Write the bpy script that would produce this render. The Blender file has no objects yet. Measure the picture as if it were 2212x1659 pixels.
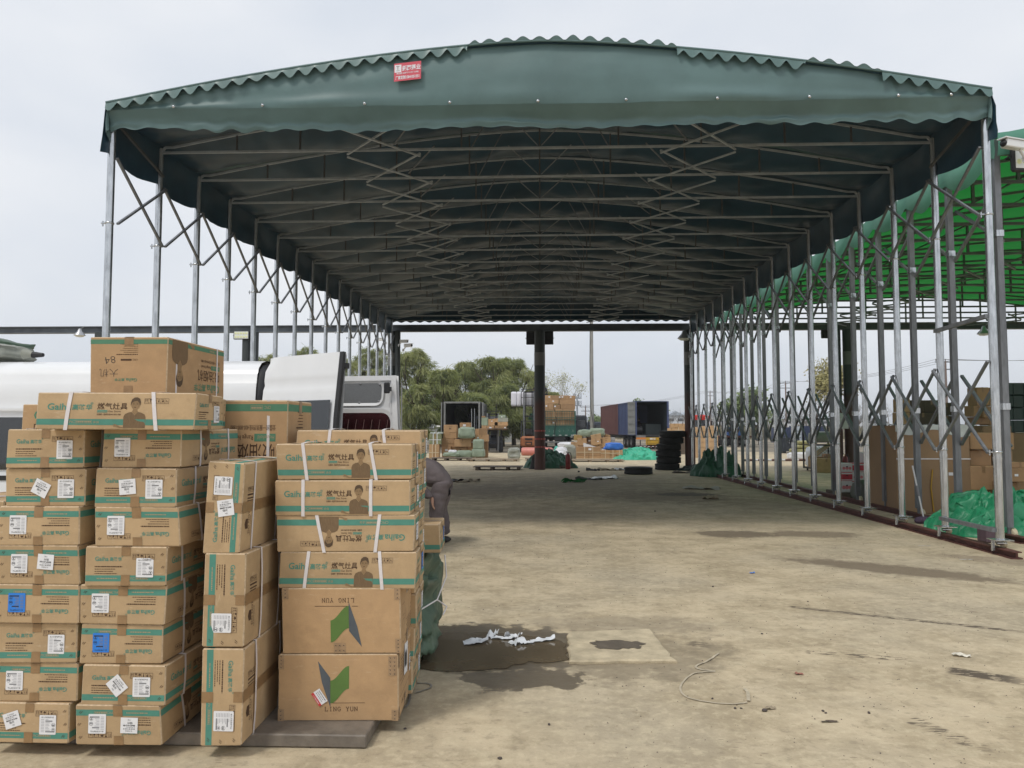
import bpy, math, random
from math import sin, cos, pi, radians, atan, hypot, exp
from mathutils import Vector, Matrix, noise

random.seed(7)
SC = bpy.context.scene
COL = SC.collection

# ------------------------------------------------------------------ camera
EYE = Vector((0.0, 0.0, 1.55))
FPX, PW, PH = 1661.0, 2212.0, 1659.0          # focal length and frame size in the same units
PITCH = atan((926 - PH / 2) / FPX)
YAW = atan(61 / FPX * cos(PITCH))
FWD = Vector((-sin(YAW) * cos(PITCH), cos(YAW) * cos(PITCH), sin(PITCH)))
RGT = Vector((cos(YAW), sin(YAW), 0))
UPV = RGT.cross(FWD)
cam_d = bpy.data.cameras.new('camera')
cam = bpy.data.objects.new('camera', cam_d)
COL.objects.link(cam)
cam.matrix_world = Matrix((
    (RGT.x, UPV.x, -FWD.x, EYE.x), (RGT.y, UPV.y, -FWD.y, EYE.y),
    (RGT.z, UPV.z, -FWD.z, EYE.z), (0, 0, 0, 1)))
cam_d.sensor_width = 36.0
cam_d.lens = 36.0 * FPX / PW
cam_d.clip_start = 0.05
cam_d.clip_end = 3000
SC.camera = cam

# ------------------------------------------------------------------ sky, sun, exposure
SUN_EL, SUN_AZ = radians(56), radians(-35)     # azimuth of the light's travel, from +Y
world = bpy.data.worlds.new('World')
SC.world = world
world.use_nodes = True
wn, wl = world.node_tree.nodes, world.node_tree.links
bg = wn['Background']
sky = wn.new('ShaderNodeTexSky')
sky.sky_type = 'NISHITA'
sky.sun_disc = False
sky.sun_elevation = SUN_EL
sky.sun_rotation = radians(180 + 35)
sky.dust_density = 4.0
tc = wn.new('ShaderNodeTexCoord')
mp = wn.new('ShaderNodeMapping')
mp.inputs['Scale'].default_value = (1.0, 1.0, 2.2)
cn = wn.new('ShaderNodeTexNoise')
cn.inputs['Scale'].default_value = 1.9
cn.inputs['Detail'].default_value = 4
ramp = wn.new('ShaderNodeValToRGB')
ramp.color_ramp.elements[0].position = 0.36
ramp.color_ramp.elements[0].color = (6.5, 7.0, 7.75, 1)
ramp.color_ramp.elements[1].position = 0.66
ramp.color_ramp.elements[1].color = (8.25, 8.45, 8.75, 1)
mix = wn.new('ShaderNodeMix')
mix.data_type = 'RGBA'
mix.inputs[0].default_value = 0.93
wl.new(tc.outputs['Generated'], mp.inputs['Vector'])
wl.new(mp.outputs['Vector'], cn.inputs['Vector'])
wl.new(cn.outputs['Fac'], ramp.inputs['Fac'])
wl.new(sky.outputs['Color'], mix.inputs[6])
wl.new(ramp.outputs['Color'], mix.inputs[7])
wl.new(mix.outputs[2], bg.inputs['Color'])
bg.inputs['Strength'].default_value = 0.112
sun_d = bpy.data.lights.new('sun', 'SUN')
sun_d.energy = 1.5
sun_d.angle = radians(12)
sun_d.color = (1.0, 0.955, 0.88)
sun = bpy.data.objects.new('sun', sun_d)
COL.objects.link(sun)
sun.rotation_euler = Vector((sin(-SUN_AZ) * cos(SUN_EL), cos(SUN_AZ) * cos(SUN_EL), -sin(SUN_EL))).to_track_quat('-Z', 'Y').to_euler()
sun.location = (-8, -12, 25)
SC.view_settings.view_transform = 'Standard'
SC.view_settings.look = 'None'
SC.view_settings.exposure = 0.0
SC.view_settings.gamma = 1.0
SC.view_settings.use_curve_mapping = False
SC.cycles.max_bounces = 6
SC.cycles.diffuse_bounces = 4
SC.cycles.transparent_max_bounces = 8

# ------------------------------------------------------------------ where a measured direction meets the ground or a vertical plane
def _ray(x, y):
    return FWD + RGT * ((x - PW / 2) / FPX) + UPV * ((PH / 2 - y) / FPX)
def gnd(x, y, z=0.0):
    d = _ray(x, y)
    return EYE + d * ((z - EYE.z) / d.z)
def at(x, y, Y):
    d = _ray(x, y)
    return EYE + d * (Y / d.y)

# ------------------------------------------------------------------ materials
MATS = {}
def mat(name, col, rough=0.7, metal=0.0, var=0.0, scale=4.0, bump=0.0, bscale=None, rnd=0.0, spec=0.5, col2=None, stretch=None, coords='Object', detail=5):
    """plain surface: base colour with noise variation, bump and a per-object tone"""
    if name in MATS: return MATS[name]
    m = bpy.data.materials.new(name); m.use_nodes = True
    n, l = m.node_tree.nodes, m.node_tree.links
    b = n['Principled BSDF']
    b.inputs['Roughness'].default_value = rough
    b.inputs['Metallic'].default_value = metal
    b.inputs['Specular IOR Level'].default_value = spec
    b.inputs['Base Color'].default_value = (*col, 1)
    src = None
    if var or bump or col2:
        t = n.new('ShaderNodeTexCoord'); v = t.outputs[coords]
        if stretch:
            mpn = n.new('ShaderNodeMapping'); mpn.inputs['Scale'].default_value = stretch
            l.new(v, mpn.inputs['Vector']); v = mpn.outputs['Vector']
        nz = n.new('ShaderNodeTexNoise'); nz.inputs['Scale'].default_value = scale; nz.inputs['Detail'].default_value = detail
        nz.inputs['Roughness'].default_value = 0.62
        l.new(v, nz.inputs['Vector'])
    if var or col2:
        r = n.new('ShaderNodeValToRGB')
        c2 = col2 if col2 else tuple(min(1, c * (1 + var)) for c in col)
        c1 = col if col2 else tuple(c * (1 - var) for c in col)
        r.color_ramp.elements[0].position = 0.35; r.color_ramp.elements[0].color = (*c1, 1)
        r.color_ramp.elements[1].position = 0.68; r.color_ramp.elements[1].color = (*c2, 1)
        l.new(nz.outputs['Fac'], r.inputs['Fac']); src = r.outputs['Color']
    if rnd:
        oi = n.new('ShaderNodeObjectInfo')
        hs = n.new('ShaderNodeHueSaturation')
        mr = n.new('ShaderNodeMapRange')
        mr.inputs['To Min'].default_value = 1 - rnd; mr.inputs['To Max'].default_value = 1 + rnd
        l.new(oi.outputs['Random'], mr.inputs['Value']); l.new(mr.outputs['Result'], hs.inputs['Value'])
        if src: l.new(src, hs.inputs['Color'])
        else: hs.inputs['Color'].default_value = (*col, 1)
        src = hs.outputs['Color']
    if src: l.new(src, b.inputs['Base Color'])
    if bump:
        bp = n.new('ShaderNodeBump'); bp.inputs['Strength'].default_value = 1.0; bp.inputs['Distance'].default_value = bump
        if bscale:
            n2 = n.new('ShaderNodeTexNoise'); n2.inputs['Scale'].default_value = bscale; n2.inputs['Detail'].default_value = 4
            l.new(v, n2.inputs['Vector']); l.new(n2.outputs['Fac'], bp.inputs['Height'])
        else: l.new(nz.outputs['Fac'], bp.inputs['Height'])
        l.new(bp.outputs['Normal'], b.inputs['Normal'])
    MATS[name] = m
    return m

def translucent(name, col, tcol, fac, rough=0.6):
    m = mat(name, col, rough, var=0.12, scale=1.3)
    n, l = m.node_tree.nodes, m.node_tree.links
    tr = n.new('ShaderNodeBsdfTranslucent'); tr.inputs['Color'].default_value = (*tcol, 1)
    ms = n.new('ShaderNodeMixShader'); ms.inputs['Fac'].default_value = fac
    out = [x for x in n if x.type == 'OUTPUT_MATERIAL'][0]
    l.new(n['Principled BSDF'].outputs[0], ms.inputs[1]); l.new(tr.outputs[0], ms.inputs[2]); l.new(ms.outputs[0], out.inputs['Surface'])
    return m

KRAFT = mat('kraft_board', (0.475, 0.335, 0.192), 0.72, var=0.11, scale=5, bump=0.0006, bscale=160, rnd=0.07, spec=0.25)
def wear(m, pale, dark):
    """scuffs, rubbed streaks and handling dirt on a board"""
    n, l = m.node_tree.nodes, m.node_tree.links
    b = n['Principled BSDF']; src = b.inputs['Base Color'].links[0].from_socket
    t = n.new('ShaderNodeTexCoord'); oi = n.new('ShaderNodeObjectInfo'); ad = n.new('ShaderNodeVectorMath'); ad.operation = 'ADD'
    sc_ = n.new('ShaderNodeVectorMath'); sc_.operation = 'SCALE'; sc_.inputs[0].default_value = (37, 53, 71); l.new(oi.outputs['Random'], sc_.inputs['Scale'])
    l.new(t.outputs['Object'], ad.inputs[0]); l.new(sc_.outputs[0], ad.inputs[1])
    for sc, st, lo, hi, col, amt in ((14, (1, 1, 3.5), .60, .70, pale, .5), (4.5, (1, 1, 1), .55, .75, dark, .45), (55, (.35, 1, 2.2), .66, .72, dark, .5)):
        mp_ = n.new('ShaderNodeMapping'); mp_.inputs['Scale'].default_value = st; l.new(ad.outputs[0], mp_.inputs['Vector'])
        z = n.new('ShaderNodeTexNoise'); z.inputs['Scale'].default_value = sc; z.inputs['Detail'].default_value = 6; z.inputs['Roughness'].default_value = .68; l.new(mp_.outputs[0], z.inputs['Vector'])
        r = n.new('ShaderNodeMapRange'); r.inputs['From Min'].default_value = lo; r.inputs['From Max'].default_value = hi; r.inputs['To Max'].default_value = amt; l.new(z.outputs['Fac'], r.inputs['Value'])
        x = n.new('ShaderNodeMix'); x.data_type = 'RGBA'; l.new(r.outputs['Result'], x.inputs[0]); l.new(src, x.inputs[6]); x.inputs[7].default_value = (*col, 1); src = x.outputs[2]
    l.new(src, b.inputs['Base Color'])
wear(KRAFT, (.60, .47, .32), (.30, .205, .115))
KRAFT_E = mat('worn_board_edge', (0.56, 0.43, 0.285), 0.8, var=0.18, scale=60, spec=0.2)
KRAFT_B = mat('kraft_board_reddish', (0.47, 0.305, 0.165), 0.72, var=0.07, scale=9, bump=0.0006, bscale=120, rnd=0.08, spec=0.25)
wear(KRAFT_B, (.60, .44, .29), (.29, .185, .10))
FARKRAFT = mat('kraft_board_plain', (0.40, 0.25, 0.135), 0.75, var=0.1, scale=3, rnd=0.22, spec=0.2)
TEAL = mat('teal_print', (0.095, 0.275, 0.215), 0.7, var=0.06, scale=20, spec=0.25)
GREENP = mat('green_print', (0.10, 0.245, 0.155), 0.7, var=0.06, scale=20, spec=0.25)
BROWN = mat('brown_print', (0.085, 0.05, 0.032), 0.75, spec=0.2)
FIGP = mat('figure_print', (0.20, 0.135, 0.078), 0.75, var=0.18, scale=60, stretch=(9, 9, 0.4), spec=0.2)
HAIRP = mat('hair_print', (0.11, 0.074, 0.047), 0.75, spec=0.2)
SKINP = mat('skin_print', (0.30, 0.20, 0.108), 0.75, var=0.1, scale=40, spec=0.2)
LIGHTP = mat('pale_print', (0.40, 0.32, 0.2), 0.7, spec=0.2)
TAPE = mat('packing_tape', (0.30, 0.185, 0.09), 0.35, var=0.12, scale=25)
PTAPE = mat('printed_tape', (0.36, 0.24, 0.14), 0.3, var=0.15, scale=30)
PAPER = mat('white_paper', (0.80, 0.80, 0.82), 0.6, var=0.03, scale=30)
BLUEPAPER = mat('blue_paper', (0.03, 0.22, 0.72), 0.5)
INK = mat('black_ink', (0.03, 0.03, 0.032), 0.6)
GREYINK = mat('grey_ink', (0.22, 0.22, 0.23), 0.6)
SOFTINK = mat('soft_grey_ink', (0.46, 0.46, 0.48), 0.6)
STRAP = mat('white_strap', (0.74, 0.70, 0.70), 0.4, var=0.05, scale=40)
GALV = mat('galvanised_steel', (0.56, 0.58, 0.60), 0.27, 0.95, var=0.22, scale=6, stretch=(3, 3, 0.6), bump=0.0006)
GALVD = mat('dull_grey_steel', (0.20, 0.21, 0.225), 0.5, 0.5, var=0.2, scale=5, stretch=(3, 3, 0.6))
TRUSSM = mat('truss_steel', (0.35, 0.385, 0.42), 0.5, 0.25, var=0.2, scale=4)
STRUTM = mat('thin_dark_steel', (0.10, 0.10, 0.10), 0.5, 0.3, var=0.2, scale=4)
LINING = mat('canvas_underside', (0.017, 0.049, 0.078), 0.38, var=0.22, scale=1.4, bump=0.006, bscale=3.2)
DARKST = mat('dark_green_steel', (0.035, 0.05, 0.055), 0.5, 0.2, var=0.25, scale=3)
BEAMST = mat('weathered_beam_steel', (0.10, 0.115, 0.13), 0.55, 0.2, var=0.25, scale=2)
RUST = mat('red_oxide_steel', (0.105, 0.038, 0.03), 0.65, 0.1, var=0.35, scale=6, bump=0.001)
GREENPVC = mat('dark_green_canvas', (0.100, 0.172, 0.172), 0.5, var=0.13, scale=1.1, bump=0.003, bscale=2.2)
TRIMC = mat('pale_trim_canvas', (0.105, 0.18, 0.175), 0.4, var=0.1, scale=3)
RUBBER = mat('tyre_rubber', (0.018, 0.018, 0.019), 0.75, var=0.35, scale=8)
BLACK = mat('black_plastic', (0.015, 0.015, 0.017), 0.5)
WHITEP = mat('white_paint', (0.78, 0.79, 0.80), 0.22, var=0.03, scale=2, spec=0.6)
DARKIN = mat('dark_interior', (0.02, 0.021, 0.023), 0.7)
GLASSD = mat('dark_glass', (0.016, 0.019, 0.023), 0.08, spec=0.9)

# ------------------------------------------------------------------ mesh gathering
class MB:
    """collects shapes; build() links them as one mesh object"""
    def __init__(s): s.v, s.f, s.m, s.s, s.mats = [], [], [], [], []
    def mi(s, m):
        if m not in s.mats: s.mats.append(m)
        return s.mats.index(m)
    def add(s, vs, fs, m, smooth=False, M=None):
        o = len(s.v); k = s.mi(m)
        s.v += [tuple(M @ Vector(p)) for p in vs] if M else [tuple(p) for p in vs]
        for f in fs: s.f.append([i + o for i in f]); s.m.append(k); s.s.append(smooth)
        return s
    def box(s, c, d, m, M=None, rz=0.0, R=None):
        x, y, z = d[0] / 2, d[1] / 2, d[2] / 2
        T = Matrix.Translation(Vector(c)) @ (R.to_4x4() if R else Matrix.Rotation(rz, 4, 'Z'))
        if M: T = M @ T
        vs = [(i * x, j * y, k * z) for k in (-1, 1) for j in (-1, 1) for i in (-1, 1)]
        return s.add(vs, [(0, 2, 3, 1), (4, 5, 7, 6), (0, 1, 5, 4), (2, 6, 7, 3), (0, 4, 6, 2), (1, 3, 7, 5)], m, M=T)
    def bbox(s, a, b, m, bev=0.01, M=None):
        """box from corner a to corner b with chamfered edges"""
        x0, y0, z0 = a; x1, y1, z1 = b
        e = min(bev, (x1 - x0) * .45, (y1 - y0) * .45, (z1 - z0) * .45)
        vs = []; idx = {}
        for i, (X, sx) in enumerate(((x0, 1), (x1, -1))):
            for j, (Y, sy) in enumerate(((y0, 1), (y1, -1))):
                for k, (Z, sz) in enumerate(((z0, 1), (z1, -1))):
                    for ax in range(3):
                        p = [X + (0 if ax == 0 else sx * e), Y + (0 if ax == 1 else sy * e), Z + (0 if ax == 2 else sz * e)]
                        idx[i, j, k, ax] = len(vs); vs.append(p)
        fs = []
        q = lambda *a: fs.append([idx[t] for t in a])
        for i in (0, 1):
            f = [(i, 0, 0, 0), (i, 1, 0, 0), (i, 1, 1, 0), (i, 0, 1, 0)]; q(*(f if i else f[::-1]))
            f = [(0, i, 0, 1), (0, i, 1, 1), (1, i, 1, 1), (1, i, 0, 1)]; q(*(f if i else f[::-1]))
            f = [(0, 0, i, 2), (1, 0, i, 2), (1, 1, i, 2), (0, 1, i, 2)]; q(*(f if i else f[::-1]))
        for a_ in (0, 1):
            for b_ in (0, 1):
                o = (a_ + b_) % 2
                f = [(a_, b_, 0, 0), (a_, b_, 0, 1), (a_, b_, 1, 1), (a_, b_, 1, 0)]; q(*(f if o else f[::-1]))
                f = [(a_, 0, b_, 0), (a_, 1, b_, 0), (a_, 1, b_, 2), (a_, 0, b_, 2)]; q(*(f if o else f[::-1]))
                f = [(0, a_, b_, 1), (0, a_, b_, 2), (1, a_, b_, 2), (1, a_, b_, 1)]; q(*(f if o else f[::-1]))
                for c_ in (0, 1):
                    f = [(a_, b_, c_, 0), (a_, b_, c_, 1), (a_, b_, c_, 2)]; q(*(f if (a_ + b_ + c_) % 2 else f[::-1]))
        return s.add(vs, fs, m, M=M)
    def tube(s, p, q, r, m, n=8, r2=None, cap=True, M=None):
        p, q = Vector(p), Vector(q); r2 = r if r2 is None else r2
        d = (q - p).normalized(); a = d.orthogonal().normalized(); b = d.cross(a)
        vs = [p + (a * cos(2 * pi * i / n) + b * sin(2 * pi * i / n)) * r for i in range(n)] + \
             [q + (a * cos(2 * pi * i / n) + b * sin(2 * pi * i / n)) * r2 for i in range(n)]
        s.add(vs, [(i, (i + 1) % n, n + (i + 1) % n, n + i) for i in range(n)], m, n > 4, M)
        if cap: s.add(vs[:n], [list(range(n))[::-1]], m, False, M); s.add(vs[n:], [list(range(n))], m, False, M)
        return s
    def bar(s, p, q, w, h, m, M=None):
        p, q = Vector(p), Vector(q); d = q - p; L = d.length; z = d.normalized()
        x = Vector((0, 0, 1)).cross(z)
        x = Vector((1, 0, 0)) if x.length < 1e-4 else x.normalized()
        y = z.cross(x)
        R = Matrix((x, y, z)).transposed()
        return s.box((p + q) / 2, (w, h, L), m, M=M, R=R)
    def path(s, pts, r, m, n=6, M=None):
        for a, b in zip(pts[:-1], pts[1:]): s.tube(a, b, r, m, n, M=M)
        return s
    def lathe(s, prof, m, n=24, axis='Z', c=(0, 0, 0), M=None, smooth=True):
        vs = []
        for r, z in prof:
            for i in range(n):
                a = 2 * pi * i / n
                p = (r * cos(a), r * sin(a), z)
                if axis == 'X': p = (p[2], p[0], p[1])
                if axis == 'Y': p = (p[1], p[2], p[0])
                vs.append(Vector(p) + Vector(c))
        fs = []
        for k in range(len(prof) - 1):
            for i in range(n): fs.append((k * n + i, k * n + (i + 1) % n, (k + 1) * n + (i + 1) % n, (k + 1) * n + i))
        s.add(vs, fs, m, smooth, M)
        return s
    def prism(s, pts, t, m, M=None):
        """polygon in the XZ plane pushed along +Y by t"""
        n = len(pts)
        vs = [(x, 0, z) for x, z in pts] + [(x, t, z) for x, z in pts]
        return s.add(vs, [list(range(n)), list(range(n, 2 * n))[::-1]] + [(i, n + i, n + (i + 1) % n, (i + 1) % n) for i in range(n)], m, M=M)
    def grid(s, fn, nu, nv, m, smooth=True, M=None):
        vs = [fn(i / nu, j / nv) for j in range(nv + 1) for i in range(nu + 1)]
        w = nu + 1
        return s.add(vs, [(j * w + i, j * w + i + 1, (j + 1) * w + i + 1, (j + 1) * w + i) for j in range(nv) for i in range(nu)], m, smooth, M)
    def mesh(s, name):
        me = bpy.data.meshes.new(name)
        me.from_pydata(s.v, [], s.f)
        for m in s.mats: me.materials.append(m)
        me.polygons.foreach_set('material_index', s.m)
        me.polygons.foreach_set('use_smooth', s.s)
        me.update()
        return me
    def build(s, name, parent=None, loc=None, rz=0.0):
        return link(name, s.mesh(name), parent, loc, rz)

def link(name, me, parent=None, loc=None, rz=0.0):
    o = bpy.data.objects.new(name, me)
    COL.objects.link(o)
    if parent: o.parent = parent
    if loc is not None: o.location = loc
    if rz: o.rotation_euler = (0, 0, rz)
    return o
def tag(o, label=None, cat=None, group=None, kind=None):
    if label: o['label'] = label
    if cat: o['category'] = cat
    if group: o['group'] = group
    if kind: o['kind'] = kind
    return o
def thing(name, label, cat, loc=(0, 0, 0), rz=0.0, group=None):
    o = bpy.data.objects.new(name, None)
    o.empty_display_size = 0.1
    COL.objects.link(o)
    o.location = loc; o.rotation_euler = (0, 0, rz)
    return tag(o, label, cat, group)
def shade_auto(o, ang=40):
    pass

_text = {}
def text_geo(body, size, align='LEFT', bold=0.0, mono=False, sx=1.0):
    """flat lettering as triangles in the XY plane"""
    k = (body, size, align, bold, sx)
    if k not in _text:
        c = bpy.data.curves.new('lettering', 'FONT'); c.body = body; c.size = size; c.align_x = align
        c.resolution_u = 2; c.offset = bold * size
        if mono: c.space_character = 1.25
        o = bpy.data.objects.new('lettering', c); COL.objects.link(o)
        dg = bpy.context.evaluated_depsgraph_get()
        me = bpy.data.meshes.new_from_object(o.evaluated_get(dg))
        _text[k] = ([(v.co.x * sx, v.co.y) for v in me.vertices], [list(p.vertices) for p in me.polygons])
        bpy.data.objects.remove(o); bpy.data.curves.remove(c); bpy.data.meshes.remove(me)
    return _text[k]

class Face:
    """a printable plane: origin at its lower left seen from outside, right vector, up vector"""
    def __init__(s, mb, o, r, u, warp=None):
        s.mb, s.o, s.r, s.u, s.w = mb, Vector(o), Vector(r).normalized(), Vector(u).normalized(), warp
        s.n = s.r.cross(s.u)
    def p(s, x, y, h):
        q = s.o + s.r * x + s.u * y
        if s.w: q = s.w(q)
        return q + s.n * h
    def rect(s, x0, y0, x1, y1, m, h=0.0006, nx=1, ny=1):
        vs = [s.p(x0 + (x1 - x0) * i / nx, y0 + (y1 - y0) * j / ny, h) for j in range(ny + 1) for i in range(nx + 1)]
        s.mb.add(vs, [(j * (nx + 1) + i, j * (nx + 1) + i + 1, (j + 1) * (nx + 1) + i + 1, (j + 1) * (nx + 1) + i) for j in range(ny) for i in range(nx)], m)
    def poly(s, pts, m, h=0.0008):
        s.mb.add([s.p(x, y, h) for x, y in pts], [list(range(len(pts)))], m)
    def sliced(s, pts, m, h=0.0014, n=12):
        """polygon cut into level strips so that it follows a bulging face"""
        lo, hi = min(p[1] for p in pts), max(p[1] for p in pts)
        def clip(ps, y, keep_above):
            out = []
            for (a, b), (c, d) in zip(ps, ps[1:] + ps[:1]):
                ia, ic = ((b >= y) == keep_above) or b == y, ((d >= y) == keep_above) or d == y
                if ia: out.append((a, b))
                if ia != ic and b != d: t = (y - b) / (d - b); out.append((a + (c - a) * t, y))
            return out
        for k in range(n):
            q = clip(clip(list(pts), lo + (hi - lo) * k / n, True), lo + (hi - lo) * (k + 1) / n, False) if pts else []
            if len(q) > 2: s.poly(q, m, h)
    def text(s, body, x, y, size, m, h=0.001, align='LEFT', bold=0.0, rot=0.0, sx=1.0, mono=False):
        vs, fs = text_geo(body, size, align, bold, mono, sx)
        c, d = cos(rot), sin(rot)
        s.mb.add([s.p(x + a * c - b * d, y + a * d + b * c, h) for a, b in vs], fs, m)
    def line(s, x0, y0, x1, y1, w, m, h=0.001):
        dx, dy = x1 - x0, y1 - y0; L = hypot(dx, dy) or 1; a, b = -dy / L * w / 2, dx / L * w / 2
        s.poly([(x0 - a, y0 - b), (x1 - a, y1 - b), (x1 + a, y1 + b), (x0 + a, y0 + b)], m, h)
    def frame(s, x0, y0, x1, y1, w, m, h=0.001):
        s.rect(x0, y0, x1, y0 + w, m, h); s.rect(x0, y1 - w, x1, y1, m, h)
        s.rect(x0, y0 + w, x0 + w, y1 - w, m, h); s.rect(x1 - w, y0 + w, x1, y1 - w, m, h)

def copy_tree(o, parent=None):
    c = o.copy(); COL.objects.link(c); c.parent = parent
    for ch in list(o.children): copy_tree(ch, c)
    return c

def fbm(p, o=4):
    return noise.fractal(Vector(p), 1.0, 2.0, o)
ORD = ['lowest', 'second', 'third', 'fourth', 'fifth', 'sixth', 'seventh', 'eighth', 'ninth', 'tenth', 'eleventh', 'twelfth', 'thirteenth', 'fourteenth', 'fifteenth', 'sixteenth', 'seventeenth']

# ================================================================== GROUND
def ground_material():
    m = bpy.data.materials.new('dusty_concrete_ground'); m.use_nodes = True
    n, l = m.node_tree.nodes, m.node_tree.links
    b = n['Principled BSDF']
    b.inputs['Roughness'].default_value = 0.9
    b.inputs['Specular IOR Level'].default_value = 0.25
    geo = n.new('ShaderNodeNewGeometry')
    pos = geo.outputs['Position']
    def nz(scale, detail=6, rough=0.6, vec=None, dist=0.0):
        t = n.new('ShaderNodeTexNoise'); t.inputs['Scale'].default_value = scale; t.inputs['Detail'].default_value = detail
        t.inputs['Roughness'].default_value = rough; t.inputs['Distortion'].default_value = dist
        l.new(vec or pos, t.inputs['Vector']); return t.outputs['Fac']
    def mth(op, a, c=None, d=None, clamp=False):
        t = n.new('ShaderNodeMath'); t.operation = op; t.use_clamp = clamp
        for i, x in enumerate((a, c, d)):
            if x is None: continue
            if isinstance(x, (int, float)): t.inputs[i].default_value = x
            else: l.new(x, t.inputs[i])
        return t.outputs[0]
    def rmp(v, a, c, lo=0.0, hi=1.0):
        t = n.new('ShaderNodeMapRange'); t.interpolation_type = 'SMOOTHSTEP'
        t.inputs['From Min'].default_value = a; t.inputs['From Max'].default_value = c
        t.inputs['To Min'].default_value = lo; t.inputs['To Max'].default_value = hi
        l.new(v, t.inputs['Value']); return t.outputs['Result']
    def mixc(f, a, c):
        t = n.new('ShaderNodeMix'); t.data_type = 'RGBA'
        if isinstance(f, float): t.inputs[0].default_value = f
        else: l.new(f, t.inputs[0])
        for i, x in ((6, a), (7, c)):
            if isinstance(x, tuple): t.inputs[i].default_value = (*x, 1)
            else: l.new(x, t.inputs[i])
        return t.outputs[2]
    big = nz(0.35, 5); mid = nz(1.7, 7, 0.65); fine = nz(14, 7, 0.7); grit = nz(70, 4, 0.7)
    c = mixc(rmp(mid, .36, .66), (0.40, 0.325, 0.213), (0.595, 0.492, 0.335))
    c = mixc(rmp(big, .42, .62, 0, .5), c, (0.40, 0.35, 0.265))
    m2 = nz(5.0, 6, 0.7)
    c = mixc(rmp(m2, .5, .66, 0, .42), c, (0.61, 0.525, 0.36)); c = mixc(rmp(m2, .34, .46, .45, 0), c, (0.29, 0.235, 0.15))
    c = mixc(rmp(fine, .50, .64, 0, .42), c, (0.66, 0.565, 0.39))
    c = mixc(rmp(fine, .34, .46, .42, 0), c, (0.27, 0.225, 0.16))
    c = mixc(rmp(grit, .58, .72, 0, .35), c, (0.24, 0.2, 0.15))
    c = mixc(rmp(grit, .28, .40, .3, 0), c, (0.62, 0.56, 0.46))
    sp = n.new('ShaderNodeSeparateXYZ'); l.new(pos, sp.inputs[0])
    X, Y = sp.outputs['X'], sp.outputs['Y']
    # sparse dark specks of grit, stretched by scraping
    mp_ = n.new('ShaderNodeMapping'); mp_.inputs['Scale'].default_value = (9, 22, 1); l.new(pos, mp_.inputs['Vector'])
    vor = n.new('ShaderNodeTexVoronoi'); vor.inputs['Scale'].default_value = 1.0; l.new(mp_.outputs[0], vor.inputs['Vector'])
    speck = mth('MULTIPLY', rmp(vor.outputs['Distance'], .10, .22, 1, 0), rmp(nz(1.1, 3), .5, .62))
    c = mixc(mth('MULTIPLY', speck, .55), c, (0.17, 0.135, 0.1))
    wob = nz(2.6, 5, .65); wob2 = nz(9, 4, .6)
    wet = None
    def stain(cx, cy, rx, ry, rot, soft, amt, col, wobble=0.7):  # soft-edged darker patch: damp, dirt and, under the roof, painted shade
        nonlocal c
        dx = mth('SUBTRACT', X, cx); dy = mth('SUBTRACT', Y, cy)
        a, s_ = cos(rot), sin(rot)
        u = mth('MULTIPLY', mth('ADD', mth('MULTIPLY', dx, a), mth('MULTIPLY', dy, s_)), 1 / rx)
        v = mth('MULTIPLY', mth('SUBTRACT', mth('MULTIPLY', dy, a), mth('MULTIPLY', dx, s_)), 1 / ry)
        d = mth('SQRT', mth('ADD', mth('MULTIPLY', u, u), mth('MULTIPLY', v, v)))
        d = mth('ADD', d, mth('MULTIPLY', mth('SUBTRACT', wob, .5), wobble * 2))
        d = mth('ADD', d, mth('MULTIPLY', mth('SUBTRACT', wob2, .5), wobble * 1.1))
        k = rmp(d, 1 - soft, 1 + soft * .3, 1, 0)
        c = mixc(mth('MULTIPLY', k, amt), c, col)
        return k
    W = (0.125, 0.1, 0.068)
    def P(x, y): return gnd(x, y)
    def st(x, y, rx, ry, rot=0.0, soft=.25, amt=.8, col=W, wobble=.7):
        p = gnd(x, y); return stain(p.x, p.y, rx, ry, rot, soft, amt, col, wobble)
    k1 = st(1050, 1395, 0.95, 0.62, 0, .12, .95, (0.105, 0.083, 0.055), .55)       # damp round the puddle
    k2 = st(1130, 1468, 0.42, 0.20, .15, .10, .9, (0.12, 0.096, 0.065), .9)
    k3 = st(1010, 1362, 0.80, 0.16, 0, .2, .85, (0.13, 0.104, 0.07), .9)
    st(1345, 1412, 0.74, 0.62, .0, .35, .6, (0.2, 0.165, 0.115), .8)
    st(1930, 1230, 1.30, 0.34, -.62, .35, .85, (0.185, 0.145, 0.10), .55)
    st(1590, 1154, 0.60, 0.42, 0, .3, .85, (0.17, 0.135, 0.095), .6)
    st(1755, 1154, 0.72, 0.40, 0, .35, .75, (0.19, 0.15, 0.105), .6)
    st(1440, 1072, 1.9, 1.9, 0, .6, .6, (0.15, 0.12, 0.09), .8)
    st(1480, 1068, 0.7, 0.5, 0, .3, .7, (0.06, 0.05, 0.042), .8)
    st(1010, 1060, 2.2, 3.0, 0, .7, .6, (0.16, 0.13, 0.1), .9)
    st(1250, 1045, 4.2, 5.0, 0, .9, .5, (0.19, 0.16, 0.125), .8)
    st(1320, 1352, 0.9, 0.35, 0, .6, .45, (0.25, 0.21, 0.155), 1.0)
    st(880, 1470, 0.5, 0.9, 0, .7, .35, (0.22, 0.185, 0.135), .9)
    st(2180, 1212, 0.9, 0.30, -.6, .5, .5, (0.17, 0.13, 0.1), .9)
    st(1180, 1110, 1.6, 2.0, 0, .8, .4, (0.24, 0.195, 0.14), 1.0)  # broad brown patch painting the roof's shade on the floor
    st(1650, 1090, 1.5, 1.6, 0, .8, .45, (0.22, 0.18, 0.13), 1.0)  # roof shade painted on the floor's right half as well
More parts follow.
